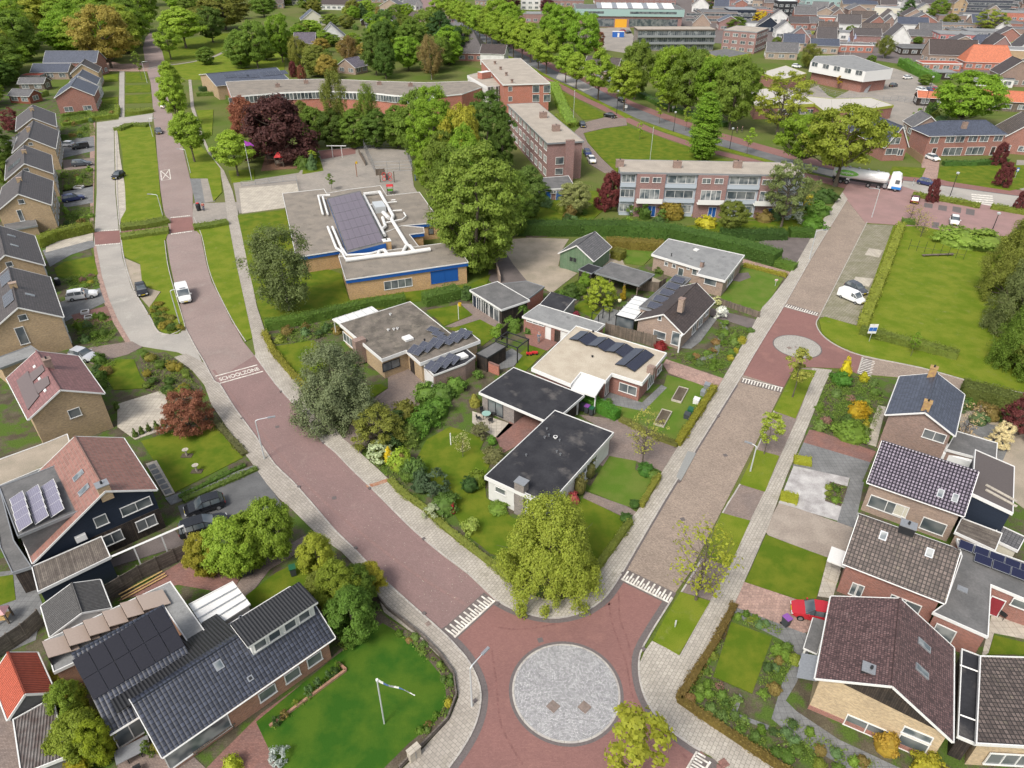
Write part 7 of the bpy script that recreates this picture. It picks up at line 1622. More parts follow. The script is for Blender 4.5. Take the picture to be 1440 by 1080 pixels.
F(1036,74,16,20,-32,9.2,0,MC['beige_roof_gravel'],m_bp,'three storey brick corner wing right of the balcony flats',flat=True,cat='apartment block')
s=flatb('olive_hall','dark flat roofed hall with olive green fascia among the round trees','hall',(1015,82),(1056,75),(1020,68),4.5,m_felt,m_olive,m_olive,poly=[(990,73),(1015,82),(1056,75),(1022,68)],th=.8)
s=flatb('school_wing','flat pale roofed school wing with olive fascia behind the big street tree','school',(1060,148),(1147,146),(1125,128),4.0,mat('pale_grey_roof',(.45,.42,.37),.9,fine=.15),m_olive,m_br,poly=[(1050,128),(1062,149),(1147,146),(1112,130),(1080,124)],th=.9);quickwin(s,(1062,149),(1147,146),[(1100+i*13,157,3.0,1.5,2) for i in range(4)])
s=flatb('school_wing','long pale roofed school wing with dark rim beside the mesh fence','school',(1160,156),(1256,148),(1225,137),4.0,MC['pale_grey_roof'],m_olive,m_br,poly=[(1130,135),(1160,157),(1230,152),(1257,148),(1225,137.5),(1170,139)],th=.7)
s=flatb('school_wing','small flat roofed wing with dark red panel near the street tree','school',(1080,100),(1135,108),(1125,96),4.0,MC['pale_grey_roof'],m_olive,m_br,poly=[(1070,102),(1098,112),(1135,103),(1105,92)],th=.8)
s=Bd('white_upper_storey_building','white panelled office with grey diamond pattern roof and recessed brick ground floor','office',(1140,93),(1217.5,101),(1255,96),7.2);P=s.gp([(1140,87),(1217.5,101),(1256,97),(1200,77.5),(1146,79)],7.2);s.flat(m_bitum_g,m_white,poly=P,th=3.4);MB().prism(inset(P,1.2),-.1,4.0).build('wall',m_br,s.e)
quickwin(s,(1140,87),(1217.5,101),[(1146+i*15.5,90.5+i*3,2.8,1.6,2) for i in range(5)]);s.part('stairs',MB().slab([(s.W+.6,2,0),(s.W+1.8,2,0),(s.W+1.8,8,3.8),(s.W+.6,8,3.8)],.2),m_grey)
m_tan=brick('tan2',(.36,.27,.19),(.3,.22,.16));
TOWN=[
 (1170,42,17,10,-12,6.5,0,m_felt,m_bo,'red brick block with white roof edge behind the purple roofed house',dict(flat=True,trim=m_white)),
 (1212,38,14,10,-12,4.5,8,t_brown,m_tan,'tan brick house with brown ridge roof beside the red brick block',{}),
 (1192,45,13,9,-8,4,8.5,t_dgrey,m_stucco,'white gabled house with dark purple roof in the town centre',{}),
 (1228,58,14,9,-12,4,8,t_brown,m_stucco,'white house with brown roof and row of small windows',{}),
 (1198,57,14,8,-12,4,0,m_bitum_g,m_stucco,'low white flat roofed block below the purple roofed house',dict(flat=True)),
 (1197,74,19,9,-8,3.4,0,m_felt,m_bo,'long low red brick garages with dark openings',dict(flat=True,trim=m_white)),
 (1262,68,11,14,-12,4,10,t_dgrey,m_stucco,'tall dark roofed house right of the birch tree',dict(ax='y')),
 (1280,50,16,11,-14,5.5,8.5,t_slate,m_stucco,'white walled house with blue grey roof and brick gable',{}),
 (1158,76,13,8,-10,3.5,6,t_slate,m_tan,'tan bungalow with dark blue and grey roofs above the white office',{}),
 (1250,24,20,14,-28,5.5,0,m_bitum_g,m_cream,'cream walled hall with flat roof left of the dark conifer',dict(flat=True,trim=m_white,cat='hall')),
 (1122,42,12,8,-6,3.5,6.5,t_dgrey,m_br,'small brick house with dark roof left of the red brick block',{}),
 (1143,42,12,8,-6,3.5,6.5,t_grey,m_br,'small brick house with grey roof beside the pale hedge',{}),
 (1160,14,30,14,-3,9,0,m_bitum_g,m_turq,'long pale green flats at the top edge of the town',dict(flat=True,cat='apartment block')),
 (1208,16,24,12,-5,4.5,7,t_slate,m_tan,'long grey roofed building behind the tan brick house',{}),
 (1302,62,18,10,-14,3.6,6,t_grey,m_bb,'long grey roofed shed like house below the white walled house',{}),
 (1345,67,19,14,-12,6,0,m_bitum_g,mat('pink_red_wall',(.4,.14,.13),.8,fine=.05),'pink red block with tall dark windows and grey flat roof',dict(flat=True)),
 (1388,62,22,10,-12,6,0,m_bitum_g,m_zinc,'grey clad flat roofed terrace right of the pink red block',dict(flat=True)),
 (1337,90,20,10,-8,3.5,9,t_dbrown,m_bt,'brown roofed house with pinkish gable and white dormer',{}),
 (1322,100,16,7,-5,3,0,c_orange,m_bo,'low orange tiled annex in front of the brown roofed house',dict(flat=True,trim=m_white)),
 (1388,99,19,10,-10,3,9,t_orange,m_bo,'house with bright orange mansard roof and white dormer windows',dict(hip=3)),
 (1432,90,16,12,-14,5.5,0,m_bitum_g,m_by,'yellow walled flat roofed building at the right edge',dict(flat=True,trim=m_white)),
 (1380,77,10,8,-10,4,8,t_slate,m_zinc,'slate clad mansard house between the pink block and the orange roof',dict(hip=2)),
 (1380,23,34,20,-6,13,0,m_felt,mat('slate_cladding',(.06,.065,.08),.8,fine=.04),'huge dark grey windowless hall at the top edge',dict(flat=True,cat='hall',win=40)),
 (1346,24,9,10,-6,8,12,t_brown,m_by,'yellow gabled house left of the huge dark hall',dict(ax='y')),
 (1297,27,9,10,-14,6,9,t_grey,m_cream,'cream gabled house beside the dark conifer',dict(ax='y')),
 (1430,30,24,14,-18,5,0,m_bitum_g,m_bo,'long red brick building right of the huge dark hall',dict(flat=True)),
 (1409,48,9,8,-8,3.5,7,t_dgrey,m_stucco,'small white gabled house right of the pale round tree',dict(ax='y')),
 (1437,55,12,9,-12,5,0,m_felt,m_bb,'brown brick block at the right edge above the yellow building',dict(flat=True)),
 (1425,122,12,11,-12,4,9,t_dbrown,m_bb,'brown brick gabled house with white window above the orange barn',dict(ax='y')),
 (1398,122,12,8,-20,3,0,m_bitum,m_stucco,'white flat roofed annex beside the round park tree',dict(flat=True)),
 (1297,78,20,12,-6,3.2,0,m_felt,m_wood_d,'dark open sheds with grey flat roofs beside the green hedge',dict(flat=True,cat='shed')),
 (1322,112,11,6,-4,2.8,0,m_bitum_g,m_wood_d,'dark wooden shed with pale round roof behind the car park',dict(flat=True,cat='shed')),
 (1069,31,15,10,-2,6,0,m_bo,m_bo,'red brown brick block behind the yellow shrub tree',dict(flat=True)),
 (1080,45,13,10,-6,3,7.5,t_dgrey,m_navy,'black gabled house beside the white cube',dict(ax='y')),
 (1104,26,12,12,-4,10,0,m_white,m_black,'tall black and white block above the white roofed halls',dict(flat=True)),
 (1010,32,22,16,-2,6,0,m_felt,m_bb,'dark brown flat roofed hall right of the turquoise hall',dict(flat=True,cat='hall',win=40)),
 (1042,31,17,14,-2,7,0,m_zinc,m_navy,'white topped dark hall between the brown hall and red block',dict(flat=True,cat='hall')),
 (1098,84,14,9,-12,3,6.5,t_grey,m_tan,'tan bungalow with grey roof and green awning',{}),
 (1114,72,10,9,-12,3.5,7,t_slate,m_tan,'small house with dark slate roof behind the green awning bungalow',{}),
 (748,32,17,12,-4,5,0,m_bitum_g,m_bp,'purple brick block with dark windows behind the avenue trees',dict(flat=True)),
 (750,14,18,12,-4,8,0,m_bitum_g,m_stucco,'white block behind the purple brick block',dict(flat=True)),
 (790,16,30,14,-3,7,0,m_felt,m_bp,'dark brown hall left of the turquoise hall',dict(flat=True,cat='hall')),
 (656,86,16,14,-8,3.2,11,t_dgrey,m_br,'villa with steep dark slate pyramid roof and dormer',dict(hip=6)),
 (692,92,11,9,-12,4.5,7.5,t_dbrown,m_stucco,'white house with small brown roof beside the orange red block',{}),
 (627,56,13,10,-20,3.5,7.5,t_grey,m_bt,'grey roofed house between the villa and the tan roof',{}),
 (608,46,10,9,-30,3.5,7.5,t_dgrey,m_black,'black gabled house beside the avenue',dict(ax='y')),
 (586,37,14,10,0,3.5,7,t_brown,m_bt,'house with broad tan tiled hipped roof left of the avenue',dict(hip=4)),
 (468,63,13,12,12,3.2,9,t_grey,m_stucco,'white gabled house with steep grey roof among the gardens',dict(ax='y')),
 (442,36,14,10,20,3.2,8,t_slate,m_cream,'cream gabled house with glassy slate roof at the park edge',dict(ax='y')),
 (470,14,20,9,-8,3.2,6.5,t_dbrown,m_stucco,'brown roofed bungalow with white front at the top edge',{}),
 (516,36,7,6,10,2.6,4.5,t_slate,m_wood_d,'small garden shed with pale slate roof beside the brown conifer',dict(ax='y',cat='shed')),
 (549,18,16,10,-15,4,8,t_grey,m_tan,'tan brick house with white eaves at the top edge',dict(ax='y')),
 (548,42,9,8,-15,3,6.5,t_brown,m_stucco,'small white gabled house above the dense green trees',dict(ax='y')),
 (487,104,10,8,-30,2.6,5.5,t_purple,m_bt,'purple roofed bungalow hidden among trees above the flats',dict(ax='y')),
 (545,4,26,12,0,5,8,t_dgrey,m_bb,'dark roofed house at the very top left of the avenue',{}),
 (893,8,60,20,-2,8,0,m_felt,m_bp,'long dark brown building behind the turquoise hall',dict(flat=True,cat='building')),
 (1300,8,40,14,-5,7,10,t_brown,m_cream,'long brown roofed terrace at the top edge behind the conifer',{}),
 (1050,6,44,14,-2,8,0,m_zinc,m_stucco,'pale flat roofed store at the top edge',dict(flat=True,cat='building')),
 (112,160,11,16,22,5,8.0,t_slate,m_br,'red brick gabled house with blue grey roof above the yellow row',dict(ax='y')),
 (122,143,9,13,22,5,8.0,t_slate,m_stucco,'white painted gabled house with blue grey roof',dict(ax='y')),
 (125,124,9,12,22,5,8.0,t_dgrey,m_by,'yellow brick gabled house behind the white painted one',dict(ax='y')),
 (104,108,20,9,3,5,8.5,t_slate,m_br,'long slate roofed house at the end of the left row',{}),
 (72,112,14,8,3,2.6,5,t_slate,m_bt,'low slate roofed garage left of the long slate roofed house',{}),
 (46,128,9,6,5,2.4,4,t_grey,m_wood,'brown wooden shed with grey roof in the far left gardens',dict(cat='shed')),
 (29,146,8,6,-10,2.4,4,t_grey,mat('red_shed',(.22,.08,.05),.9,fine=.1),'red wooden shed beside the clipped far hedge',dict(cat='shed')),
 (45,116,7,5,5,2.4,0,c_orange,m_wood,'small shed with flat orange roof in the far left gardens',dict(flat=True,cat='shed')),
 (36,215,8,7,22,2.6,0,m_felt,m_by,'flat roofed extension behind the upper yellow row',dict(flat=True,cat='extension')),
 (1300,195,8,8,-6,3,6,t_grey,m_bb,'grey roofed side wing behind the double house',dict(ax='y')),
 (1436,218,13,12,-18,3.2,8.5,t_brown,m_br,'brick house with mossy brown roof at the right edge by the bus road',dict(ax='y')),
 (1435,158,30,9,-14,3,5.5,t_orange,m_wood,'barn with bright orange tiled roof at the right edge',dict(cat='barn')),
 (1310,150,10,6,-14,2.6,4.2,t_orange,m_wood_d,'small shed with orange tiled roof under the round park tree',dict(cat='shed')),
]
for*a,lb,k in TOWN:F(*a,lb,**k)
# denser rows of small houses between the ones described above
_used=[(a[0],a[1]) for a in TOWN]+[(860,40),(900,40),(950,60),(1180,110),(1220,110),(1130,150),(1036,74),(1020,78)]
_ff=[];_g=random.Random(5)
for row,y in enumerate((3,9,16,24,33,43,54,66,80)):
 x=985+_g.uniform(0,14)
 while x<1450:
  ok=not (x<1100 and y>50) and not (1120<x<1270 and y>70) and all(abs(x-u)/(15+y*.14)+abs(y-v)/(6+y*.06)>1.25 for u,v in _used)
  if ok:_used.append((x,y));_ff.append((x,y,row))
  x+=9
for i,(x,y,row) in enumerate(_ff):
 fl=_g.random()<.3;rf,rn=_g.choice([(t_dgrey,'dark grey'),(t_brown,'brown'),(t_slate,'blue grey'),(t_grey,'grey'),(t_dgrey,'dark grey'),(t_dbrown,'dark brown')]);wl,wn_=_g.choice([(m_bb,'brown brick'),(m_br,'red brick'),(m_tan,'tan brick'),(m_stucco,'white'),(m_bt,'tan brick'),(m_bp,'purple brick')])
 F(x,y,_g.uniform(9,17),_g.uniform(8,12),_g.choice([-12,-8,-14,78,74]),_g.uniform(3,5.5),_g.uniform(7,9.5),m_felt if fl else rf,wl,'%s house with %s roof, %s from the left in %s town row'%(wn_,'flat' if fl else rn,ORD[sum(1 for q in _ff if q[2]==row and q[0]<x)],ORD[row]),ax=_g.choice('xy'),flat=fl,win=3.4)
for i,(x,y,L,D,rz,rf,wl,lb) in enumerate(((385,12,14,9,10,t_brown,m_bt,'tan house with brown roof at the top of the park gardens'),(420,8,12,9,-20,t_slate,m_cream,'cream house with blue grey roof at the top of the park gardens'),(505,12,12,9,30,t_dgrey,m_bb,'dark roofed brick house left of the dark conifer'),(575,14,12,9,-30,t_grey,m_stucco,'small white house with grey roof beside the top of the avenue'),(532,60,10,8,15,t_slate,m_bb,'blue grey roofed house behind the dense clump'),(430,72,10,8,5,t_purple,m_bt,'purple grey roofed house behind the thin birch'),(680,8,18,12,-40,t_dgrey,m_bb,'dark roofed house at the top behind the avenue limes'),(820,62,12,9,-30,t_brown,m_bt,'brown roofed house between the avenue and the hall yard'),(842,112,14,8,-28,t_dbrown,m_bt,'brown roofed house behind the big trees of the avenue'),(870,100,10,6,-20,m_felt,m_stucco,'white flat annex behind the big trees of the avenue'))):F(x,y,L,D,rz,3.2,7.5,rf,wl,lb,flat=rf is m_felt)
# ---------------------------------------------------------------- trees
T=tree
T('willow',772,826,697,152,(.165,.2,.035),'large round yellow-green willow like tree at the street corner beside the white bungalow')
T('cedar',476,590,478,136,(.058,.075,.042),'wide blue-grey cedar between the pavement and the mossy roofed bungalow')
T('magnolia',535,625,572,78,'olive','low olive brown spreading shrub tree beside the cedar')
T('birch',407,437,308,100,'grey','airy grey-green birch on the lawn left of the school')
T('magnolia',843,432,388,48,(.16,.22,.03),'bright green apple tree on the lawn behind the grey outbuilding')
T('sparse',903,655,572,62,(.2,.2,.06),'nearly bare sapling with thin yellow leaves by the round shrub bed');T('bare',651,643,606,28,(.3,.3,.2),'small bare sapling beside the white post on the lawn')
cr='saplings on the verges of the tan brick road'
T('sapling',1114,560,488,46,(.17,.2,.05),'sapling with pale green crown, the one nearest the small round island',cr);T('sapling',1074,640,580,44,(.17,.23,.04),'sapling with fresh green crown, the middle one on the verges',cr);T('sparse',978,845,735,110,(.19,.22,.03),'large thin sapling with yellow-green twigs, nearest the crossing',cr)
T('sapling',880,1120,1008,110,(.19,.21,.03),'yellow-green young tree at the bottom edge in front of the big round island');TP
T('sapling',1280,502,465,16,'lime','tiny sapling in front of the clipped hedge of the green field')
T('beech',393,226,128,112,(.055,.024,.026),'huge dark purple copper beech behind the play towers');T('beech',347,190,132,46,'copper','smaller reddish copper beech left of the huge purple one')
T('magnolia',268,603,548,78,'copper','spreading copper leaved tree at the corner of the square lawn');T('magnolia',1432,612,545,62,'plum','dark plum coloured tree behind the right hand gardens');T('magnolia',1402,628,592,34,(.42,.4,.3),'small pale blossoming tree beside the dark plum tree');T('bare',1350,622,565,40,(.4,.3,.2),'bare pale branched little tree behind the slate roofed house')
cr='young limes along the brick road'
for q in ((274,228,150,50,'first lime from the crossing, beside the parking bay'),(252,178,100,38,'second lime from the crossing along the brick road'),(248,152,84,36,'third lime from the crossing along the brick road'),(262,68,4,60,'big fresh green lime at the far bend of the brick road'),(241,84,32,36,'small fresh green lime left of the big one at the bend')):T('lime',*q[:4],'lime2',q[4],cr)
T('lime',335,248,181,60,'lime2','fresh green lime left of the purple flag beside the playground');T('sapling',200,113,70,16,'mid','thin young tree between the small lawns at the far end');T('sapling',467,268,243,15,'mid','small staked tree on the playground behind the school roof');T('sapling',441,236,210,14,'lime2','slim bright green young tree by the playground lawn')
T('oak',157,96,6,80,'amber','tall golden brown tree at the edge of the wood');T('oak',398,88,17,38,'lime','round fresh green tree on the park lawn above the slate roofed hall');T('oak',363,96,28,48,'mid','broad dark green park tree left of the round fresh green one');T('birch',422,96,46,32,'olive','thin birch beside the park path');T('oak',318,42,-14,75,'olive','large olive tree at the top of the park');T('bushy',340,96,42,44,'mid','dense green tree above the solar roofed hall');T('oak',300,60,8,40,'dark','dark green tree in the park behind the white path')
# avenue
AV=[(620,30,-12,28),(637,39,-8,26),(644,41,-4,24),(652,44,-2,26),(660,48,2,26),(667,52,4,26),(675,57,6,28),(684,62,10,28),(692,66,12,28),(702,71,16,30),(711,76,20,30),(722,81,22,32),(734,84,26,34),(746,88,30,36),(757,97,36,38),(768,104,40,42),(795,117,60,34),(810,125,69,34),(841,141,66,46),(877,156,84,46)]
for i,(x,y,t,w_) in enumerate(AV):T('lime',x,y,t,w_,'lime2','%s lime of the avenue row, counted from the far end'%ORD[i],'limes along the avenue')
BK=[(700,60,-4,44),(716,66,2,44),(790,72,6,48),(822,86,17,46),(775,60,2,36),(892,140,55,50),(940,158,60,58),(964,163,66,60),(1000,172,74,62),(1026,182,76,66)]
for i,(x,y,t,w_) in enumerate(BK):T('oak',x,y,t,w_,'lime' if i<5 else 'mid' if i%2 else 'lime','%s large tree beyond the avenue carriageway, from the left'%ORD[i],'large trees beyond the avenue')
for i,q in enumerate(((927,174,134,18),(964,184,149,16),(899,197,170,11),(1050,217,178,20))):T('sapling',*q,'lime2','%s small young tree on the avenue verges, from the left'%ORD[i],'young trees on the avenue verges')
T('poplar',986,224,124,44,(.11,.19,.025),'tall narrow columnar tree on the avenue lawn')
T('spread',1174,262,146,122,(.14,.19,.03),'big spreading street tree with a forked trunk behind the milk tanker');T('spread',1122,244,158,84,'lime','wide green street tree left of the forked one');T('open',1092,190,98,84,'willow','light airy tree in front of the olive trimmed school');T('oak',1350,176,100,92,'lime','very large round tree in the garden behind the double house')
T('open',1098,320,219,72,'grey','airy grey-green tree in front of the right end of the flats');T('oak',1026,327,282,44,'olive','round olive-green tree in the garden of the flats');T('conifer',886,294,254,18,'dark','slim dark conifer in front of the left brick bay');T('beech',858,294,238,44,'plum','plum red tree at the left end of the flats');T('oak',808,302,255,48,'pale','pale green tree in front of the blue doored garages')
T('beech',1402,232,198,22,'plum','dark red leaved tree in front of the brick house on the bus road');T('beech',1408,262,226,26,'plum','dark red leaved tree on the lawn beside the bus road');T('beech',1308,284,248,18,'plum','small plum coloured tree on the plaza beside the blue car');T('beech',1432,298,262,18,'plum','small plum coloured tree at the right end of the plaza hedge')
# the green heart between school and flats
cr='trees behind the school'
HT=[('giant',672,380,192,146,(.13,.18,.035)),('bushy',742,305,232,56,(.07,.12,.03)),('giant',686,236,120,76,'dark'),('oak',650,262,146,64,(.19,.2,.03)),('giant',612,250,112,80,'lime'),('bushy',590,225,122,66,'mid'),('bushy',640,330,200,70,'mid'),('bushy',724,330,240,60,'mid'),('bushy',752,282,250,40,'dark'),('birch',478,205,88,44,'olive'),('birch',520,205,106,34,'mid'),('bushy',445,205,146,44,'mid'),('bushy',470,208,150,44,'dark'),('bushy',500,208,152,46,'mid'),('bushy',530,208,150,48,'dark'),('bushy',560,208,146,46,'mid'),('bushy',430,202,140,34,'olive'),('bushy',690,365,300,50,'mid'),('bushy',655,300,170,60,'lime'),('bushy',600,262,205,36,'lime'),('bushy',706,246,165,36,'dark'),('bushy',625,290,180,60,'mid')]
for i,(k,x,y,t,w_,c) in enumerate(HT):T(k,x,y,t,w_,c,'%s of the dense trees between school and flats, %s'%(ORD[i],'the huge grey-green one' if i==0 else 'yellow olive in colour' if i==3 else 'airy birch in form' if k=='birch' else 'green in colour'),cr)
def wood(poly,n,hpx,wpx,cols,lab,grp,kinds=('bushy','oak'),seed=1):
 for i,(x,y) in enumerate(sorted(pts_in(poly,n,seed))):T(kinds[i%len(kinds)],x,y,y-hpx*R.uniform(.8,1.2),wpx*R.uniform(.8,1.25),cols[R.randrange(len(cols))],'%s %s'%(ORD[i],lab),grp)
wood([(510,112),(520,75),(560,62),(640,70),(655,95),(645,112),(600,114)],16,52,40,('mid','dark','deep','mid','lime'),'tree from the left in the dense clump above the curved flats','trees above the curved flats')
T('birch',607,112,42,38,'brown','brownish airy tree in the clump above the curved flats');T('birch',492,92,46,30,'brown','brown budding tree beside the white gabled house');T('bushy',447,108,62,44,'olive','olive tree above the curved flats');T('bushy',462,112,75,34,'amber','amber tinted tree beside the olive one');T('conifer',531,40,14,18,'bronze','bronze conifer beside the small garden shed');T('conifer',510,26,2,20,'deep','dark blue-green conifer at the top edge')
T('beech',414,108,84,14,'plum','red leaved shrub tree beside the solar panels');T('beech',425,112,90,14,'copper','copper shrub tree beside the red leaved one')
wood([(-60,118),(-60,10),(40,-6),(150,-6),(205,20),(198,72),(140,92),(80,82),(50,100),(10,118)],66,66,58,('mid','lime','willow','mid','lime','lime2'),'tree from the left in the wood at the top left','trees of the wood',seed=4)
wood([(-40,170),(-40,125),(20,120),(30,135),(14,160)],5,40,40,('dark','mid','lime'),'tree from the left behind the red wooden shed','trees behind the left row',seed=3);T('magnolia',22,185,150,34,'plum','dark plum shrub tree behind the upper yellow row');T('bushy',8,235,175,40,'dark','dark tree at the left edge behind the upper yellow row');T('bushy',12,262,215,24,'mid','green tree at the left edge behind the second row house')
wood([(215,44),(280,10),(330,10),(300,40),(240,55)],6,30,36,('lime','mid','olive'),'tree from the left at the far end of the park','trees at the far park end',seed=5)
cr='trees right of the green field'
wood([(230,30),(250,-5),(420,-8),(600,-10),(575,4),(500,6),(420,22),(360,36),(300,20)],18,26,34,('mid','olive','lime','mid'),'tree from the left along the top edge beyond the park','trees beyond the park',seed=9)
wood([(395,50),(420,20),(520,18),(600,26),(590,44),(480,46),(420,58)],16,20,24,('mid','lime','olive','lime2'),'garden tree from the left behind the white gabled houses','garden trees behind the white gabled houses',seed=21)
wood([(225,90),(260,70),(420,60),(440,100),(410,92),(300,94)],9,24,28,('mid','lime','olive'),'small park tree from the left above the slate roofed hall','small park trees',seed=22)
wood([(900,130),(960,100),(1060,95),(1110,110),(1060,120),(1010,115)],7,20,24,('mid','lime'),'small tree from the left between the avenue and the olive hall','trees by the olive hall',seed=23)
wood([(520,40),(560,52),(600,50),(640,72),(610,60),(560,45)],8,22,24,('mid','lime','olive'),'small tree from the left in the gardens beside the avenue','garden trees beside the avenue',seed=12)
wood([(415,60),(440,78),(520,86),(545,70),(560,50),(490,60)],9,20,24,('olive','lime','mid','amber'),'small tree from the left in the gardens above the curved flats','garden trees above the curved flats',seed=13)
for i,(x,y,t,w_,c) in enumerate(((1412,420,300,90,'olive'),(1425,470,350,96,'grey'),(1432,520,400,90,'mid'),(1450,380,310,80,'mid'),(1462,540,430,90,'olive'),(1425,510,452,50,'olive'))):T('willow' if i<3 else 'bushy',x,y,t,w_,c,'%s tree of the dense border right of the green field, from the top'%ORD[i],cr)
for i,q in enumerate(((1280,308,284),(1288,322,292),(1294,334,300))):T('bare',*q,26,(.2,.2,.05),'%s pollarded knobbly tree on the plaza edge, from the top'%ORD[i],'pollarded trees')
T('conifer',1274,28,-6,32,'deep','large dark conifer beside the cream hall');T('bushy',1316,30,-4,30,'mid','green tree right of the cream gabled house');T('open',1388,46,12,44,'willow','pale round tree below the huge dark hall');T('birch',1136,96,58,32,'olive','birch left of the white office');T('birch',1242,82,46,28,'olive','birch in front of the tall dark roofed house');T('conifer',1106,48,29,14,'dark','small dark conifer beside the pale hedge');T('magnolia',1067,31,13,26,'yellow','yellow flowering shrub tree beside the red brown block');T('bushy',1032,42,22,34,'mid','dense green bushes behind the corner wing');T('bushy',840,74,40,20,'copper','rusty leaved tree beside the blue container');T('sapling',1178,125,106,12,'gold','small golden tree in front of the white office');T('sapling',1210,125,113,14,'lime2','small fresh green tree in front of the white office');T('sapling',922,38,20,10,'lime2','small tree in front of the turquoise hall')
for i,(x,y,w_,c) in enumerate(((1000,14,30,'mid'),(1140,8,24,'dark'),(1195,48,16,'mid'),(1410,40,20,'mid'),(1335,36,22,'olive'),(770,16,24,'purple'),(715,16,40,'purple'),(1092,64,16,'mid'),(1225,88,14,'mid'),(1300,120,20,'mid'),(1290,62,14,'mid'),(1060,50,14,'mid'),(1118,30,12,'olive'),(1170,24,12,'mid'),(1350,56,14,'mid'),(1425,66,14,'lime'),(1230,30,12,'mid'))):T('bushy',x,y,y-w_*.8,w_,c,'%s scattered tree among the town roofs, counted in rows'%ORD[i],'trees among the town roofs')
# near bushes that stand as small trees
cr='tall bushes at the drive'
for i,q in enumerate(((296,808,748,54,(.2,.19,.03)),(335,806,730,78,(.15,.21,.03)),(388,784,702,74,(.14,.2,.03)),(360,796,720,60,(.13,.18,.025)))):T('bushy',*q,'%s tall bright bush beside the parked black cars, from the left'%ORD[i],cr)
for i,q in enumerate(((452,815,752,56,(.17,.2,.03)),(480,860,790,66,(.12,.17,.025)),(505,850,798,60,(.07,.12,.02)),(500,900,830,74,(.07,.13,.025)),(452,850,805,40,(.12,.14,.03)),(520,830,795,50,(.22,.21,.03)))):T('bushy',*q,'%s dense garden bush above the oval lawn'%ORD[i],'garden bushes above the oval lawn')
for i,q in enumerate(((112,1020,962,56,(.12,.19,.03)),(125,1062,1010,80,(.13,.17,.025)),(150,1070,1015,50,(.15,.2,.02)))):T('bushy',*q,'%s bright green bush between the sheds and the solar wing'%ORD[i],'bushes between the sheds')
hedge([(86,960),(92,1000),(105,1050),(118,1100)],1.2,1.9,(.22,.2,.02),'yellow leaved hedge along the pale corrugated lean-to')
# ---------------------------------------------------------------- shrubs and beds
PAL=dict(mix=[(.09,.14,.025),(.07,.12,.02),(.13,.2,.03),(.16,.19,.03),(.06,.1,.03),(.1,.16,.06),(.17,.13,.04)],flower=[(.1,.16,.03),(.08,.13,.03),(.14,.2,.04),(.12,.19,.03),(.1,.15,.04),(.26,.24,.03),(.2,.13,.05),(.14,.2,.05),(.2,.12,.09),(.09,.15,.02)],top=[(.08,.12,.02),(.12,.16,.03),(.16,.15,.03),(.06,.1,.02),(.2,.17,.03)])
def bed(poly,n,pal,d,h,where,kind='shrub',cov=True,seed=0,z=.14):
 """n separate shrubs spread over a bed, with low planting between them"""
 P=[]
 for x,y in pts_in(poly,n*4,seed+n):
  if all((G(x,y)-G(a,b)).length>(d[0]+d[1])*.32 for a,b in P):P.append((x,y))
  if len(P)>=n*.6:break
 for i,(x,y) in enumerate(sorted(P)):
  c=PAL[pal][R.randrange(len(PAL[pal]))];q=R.uniform(*d);shrub(kind if R.random()<.75 else 'loose_shrub',x,y,q,R.uniform(*h),c,'%s %s from the left %s'%(ORD[i],{'shrub':'shrub','topiary':'clipped bush','small_plant':'plant','loose_shrub':'loose shrub'}[kind],where),group='shrubs '+where)
 if cov:cover(poly,'low leafy planting '+where,z=z,dens=10,cols=((.12,.17,.03),))
bed([(966,984),(1003,957),(1040,978),(1028,1006),(1080,1028),(1076,1058),(1020,1022)],26,'flower',(.7,1.3),(.5,.9),'in the large planted garden bed',z=.1)
bed([(1092,900),(1120,925),(1100,965),(1076,985),(1062,976)],15,'mix',(.7,1.3),(.5,.9),'right of the small square lawn');bed([(1086,1026),(1110,1010),(1170,1045),(1160,1080),(1090,1064)],16,'mix',(.7,1.3),(.4,.8),'in the bed before the pale brick gable')
bed([(1178,1048),(1235,1075),(1210,1100),(1170,1085)],8,'mix',(.7,1.2),(.4,.8),'at the bottom edge below the gable');bed([(1036,858),(1100,882),(1094,893),(1030,870)],9,'mix',(.6,1.0),(.4,.7),'above the small square lawn');bed([(1010,890),(1026,872),(1000,950),(960,985)],8,'mix',(.5,.8),(.4,.6),'between the lawn and the brown hedge')
shrub('shrub',1245,1052,1.9,1.6,(.28,.19,.03),'golden orange bush against the pale brick gable');shrub('shrub',1303,1090,2.6,1.6,(.28,.26,.03),'yellow bush at the bottom edge beside the gable')
bed([(1166,526),(1232,536),(1244,568),(1225,612),(1205,628),(1142,600)],24,'flower',(.9,1.7),(.6,1.3),'in the front garden of the slate roofed house');shrub('shrub',1205,583,2.6,1.8,(.36,.25,.02),'round golden yellow bush in the front garden');shrub('shrub',1195,612,4.4,1.7,(.13,.2,.03),'wide green shrub mound above the red brick drive');shrub('cone_shrub',1186,530,2.2,3.2,(.4,.34,.02),'bright yellow upright shrub beside the side road');shrub('shrub',1183,537,3.0,1.4,(.06,.14,.02),'green round shrub under the bright yellow one');shrub('shrub',1214,535,1.4,1.3,(.3,.28,.02),'small clipped yellow bush beside the paving')
bed([(941,498),(980,500),(1004,488),(1012,455),(1056,466),(1016,526),(950,506)],34,'flower',(.8,1.5),(.5,1.0),'in the curved flower garden of the brown tiled house')
shrub('loose_shrub',1013,448,2.2,2.0,(.5,.5,.45),'white flowering bush at the top of the flower garden');shrub('shrub',928,490,2.0,1.1,(.2,.025,.025),'bright red leaved shrub beside the tan brick gable')
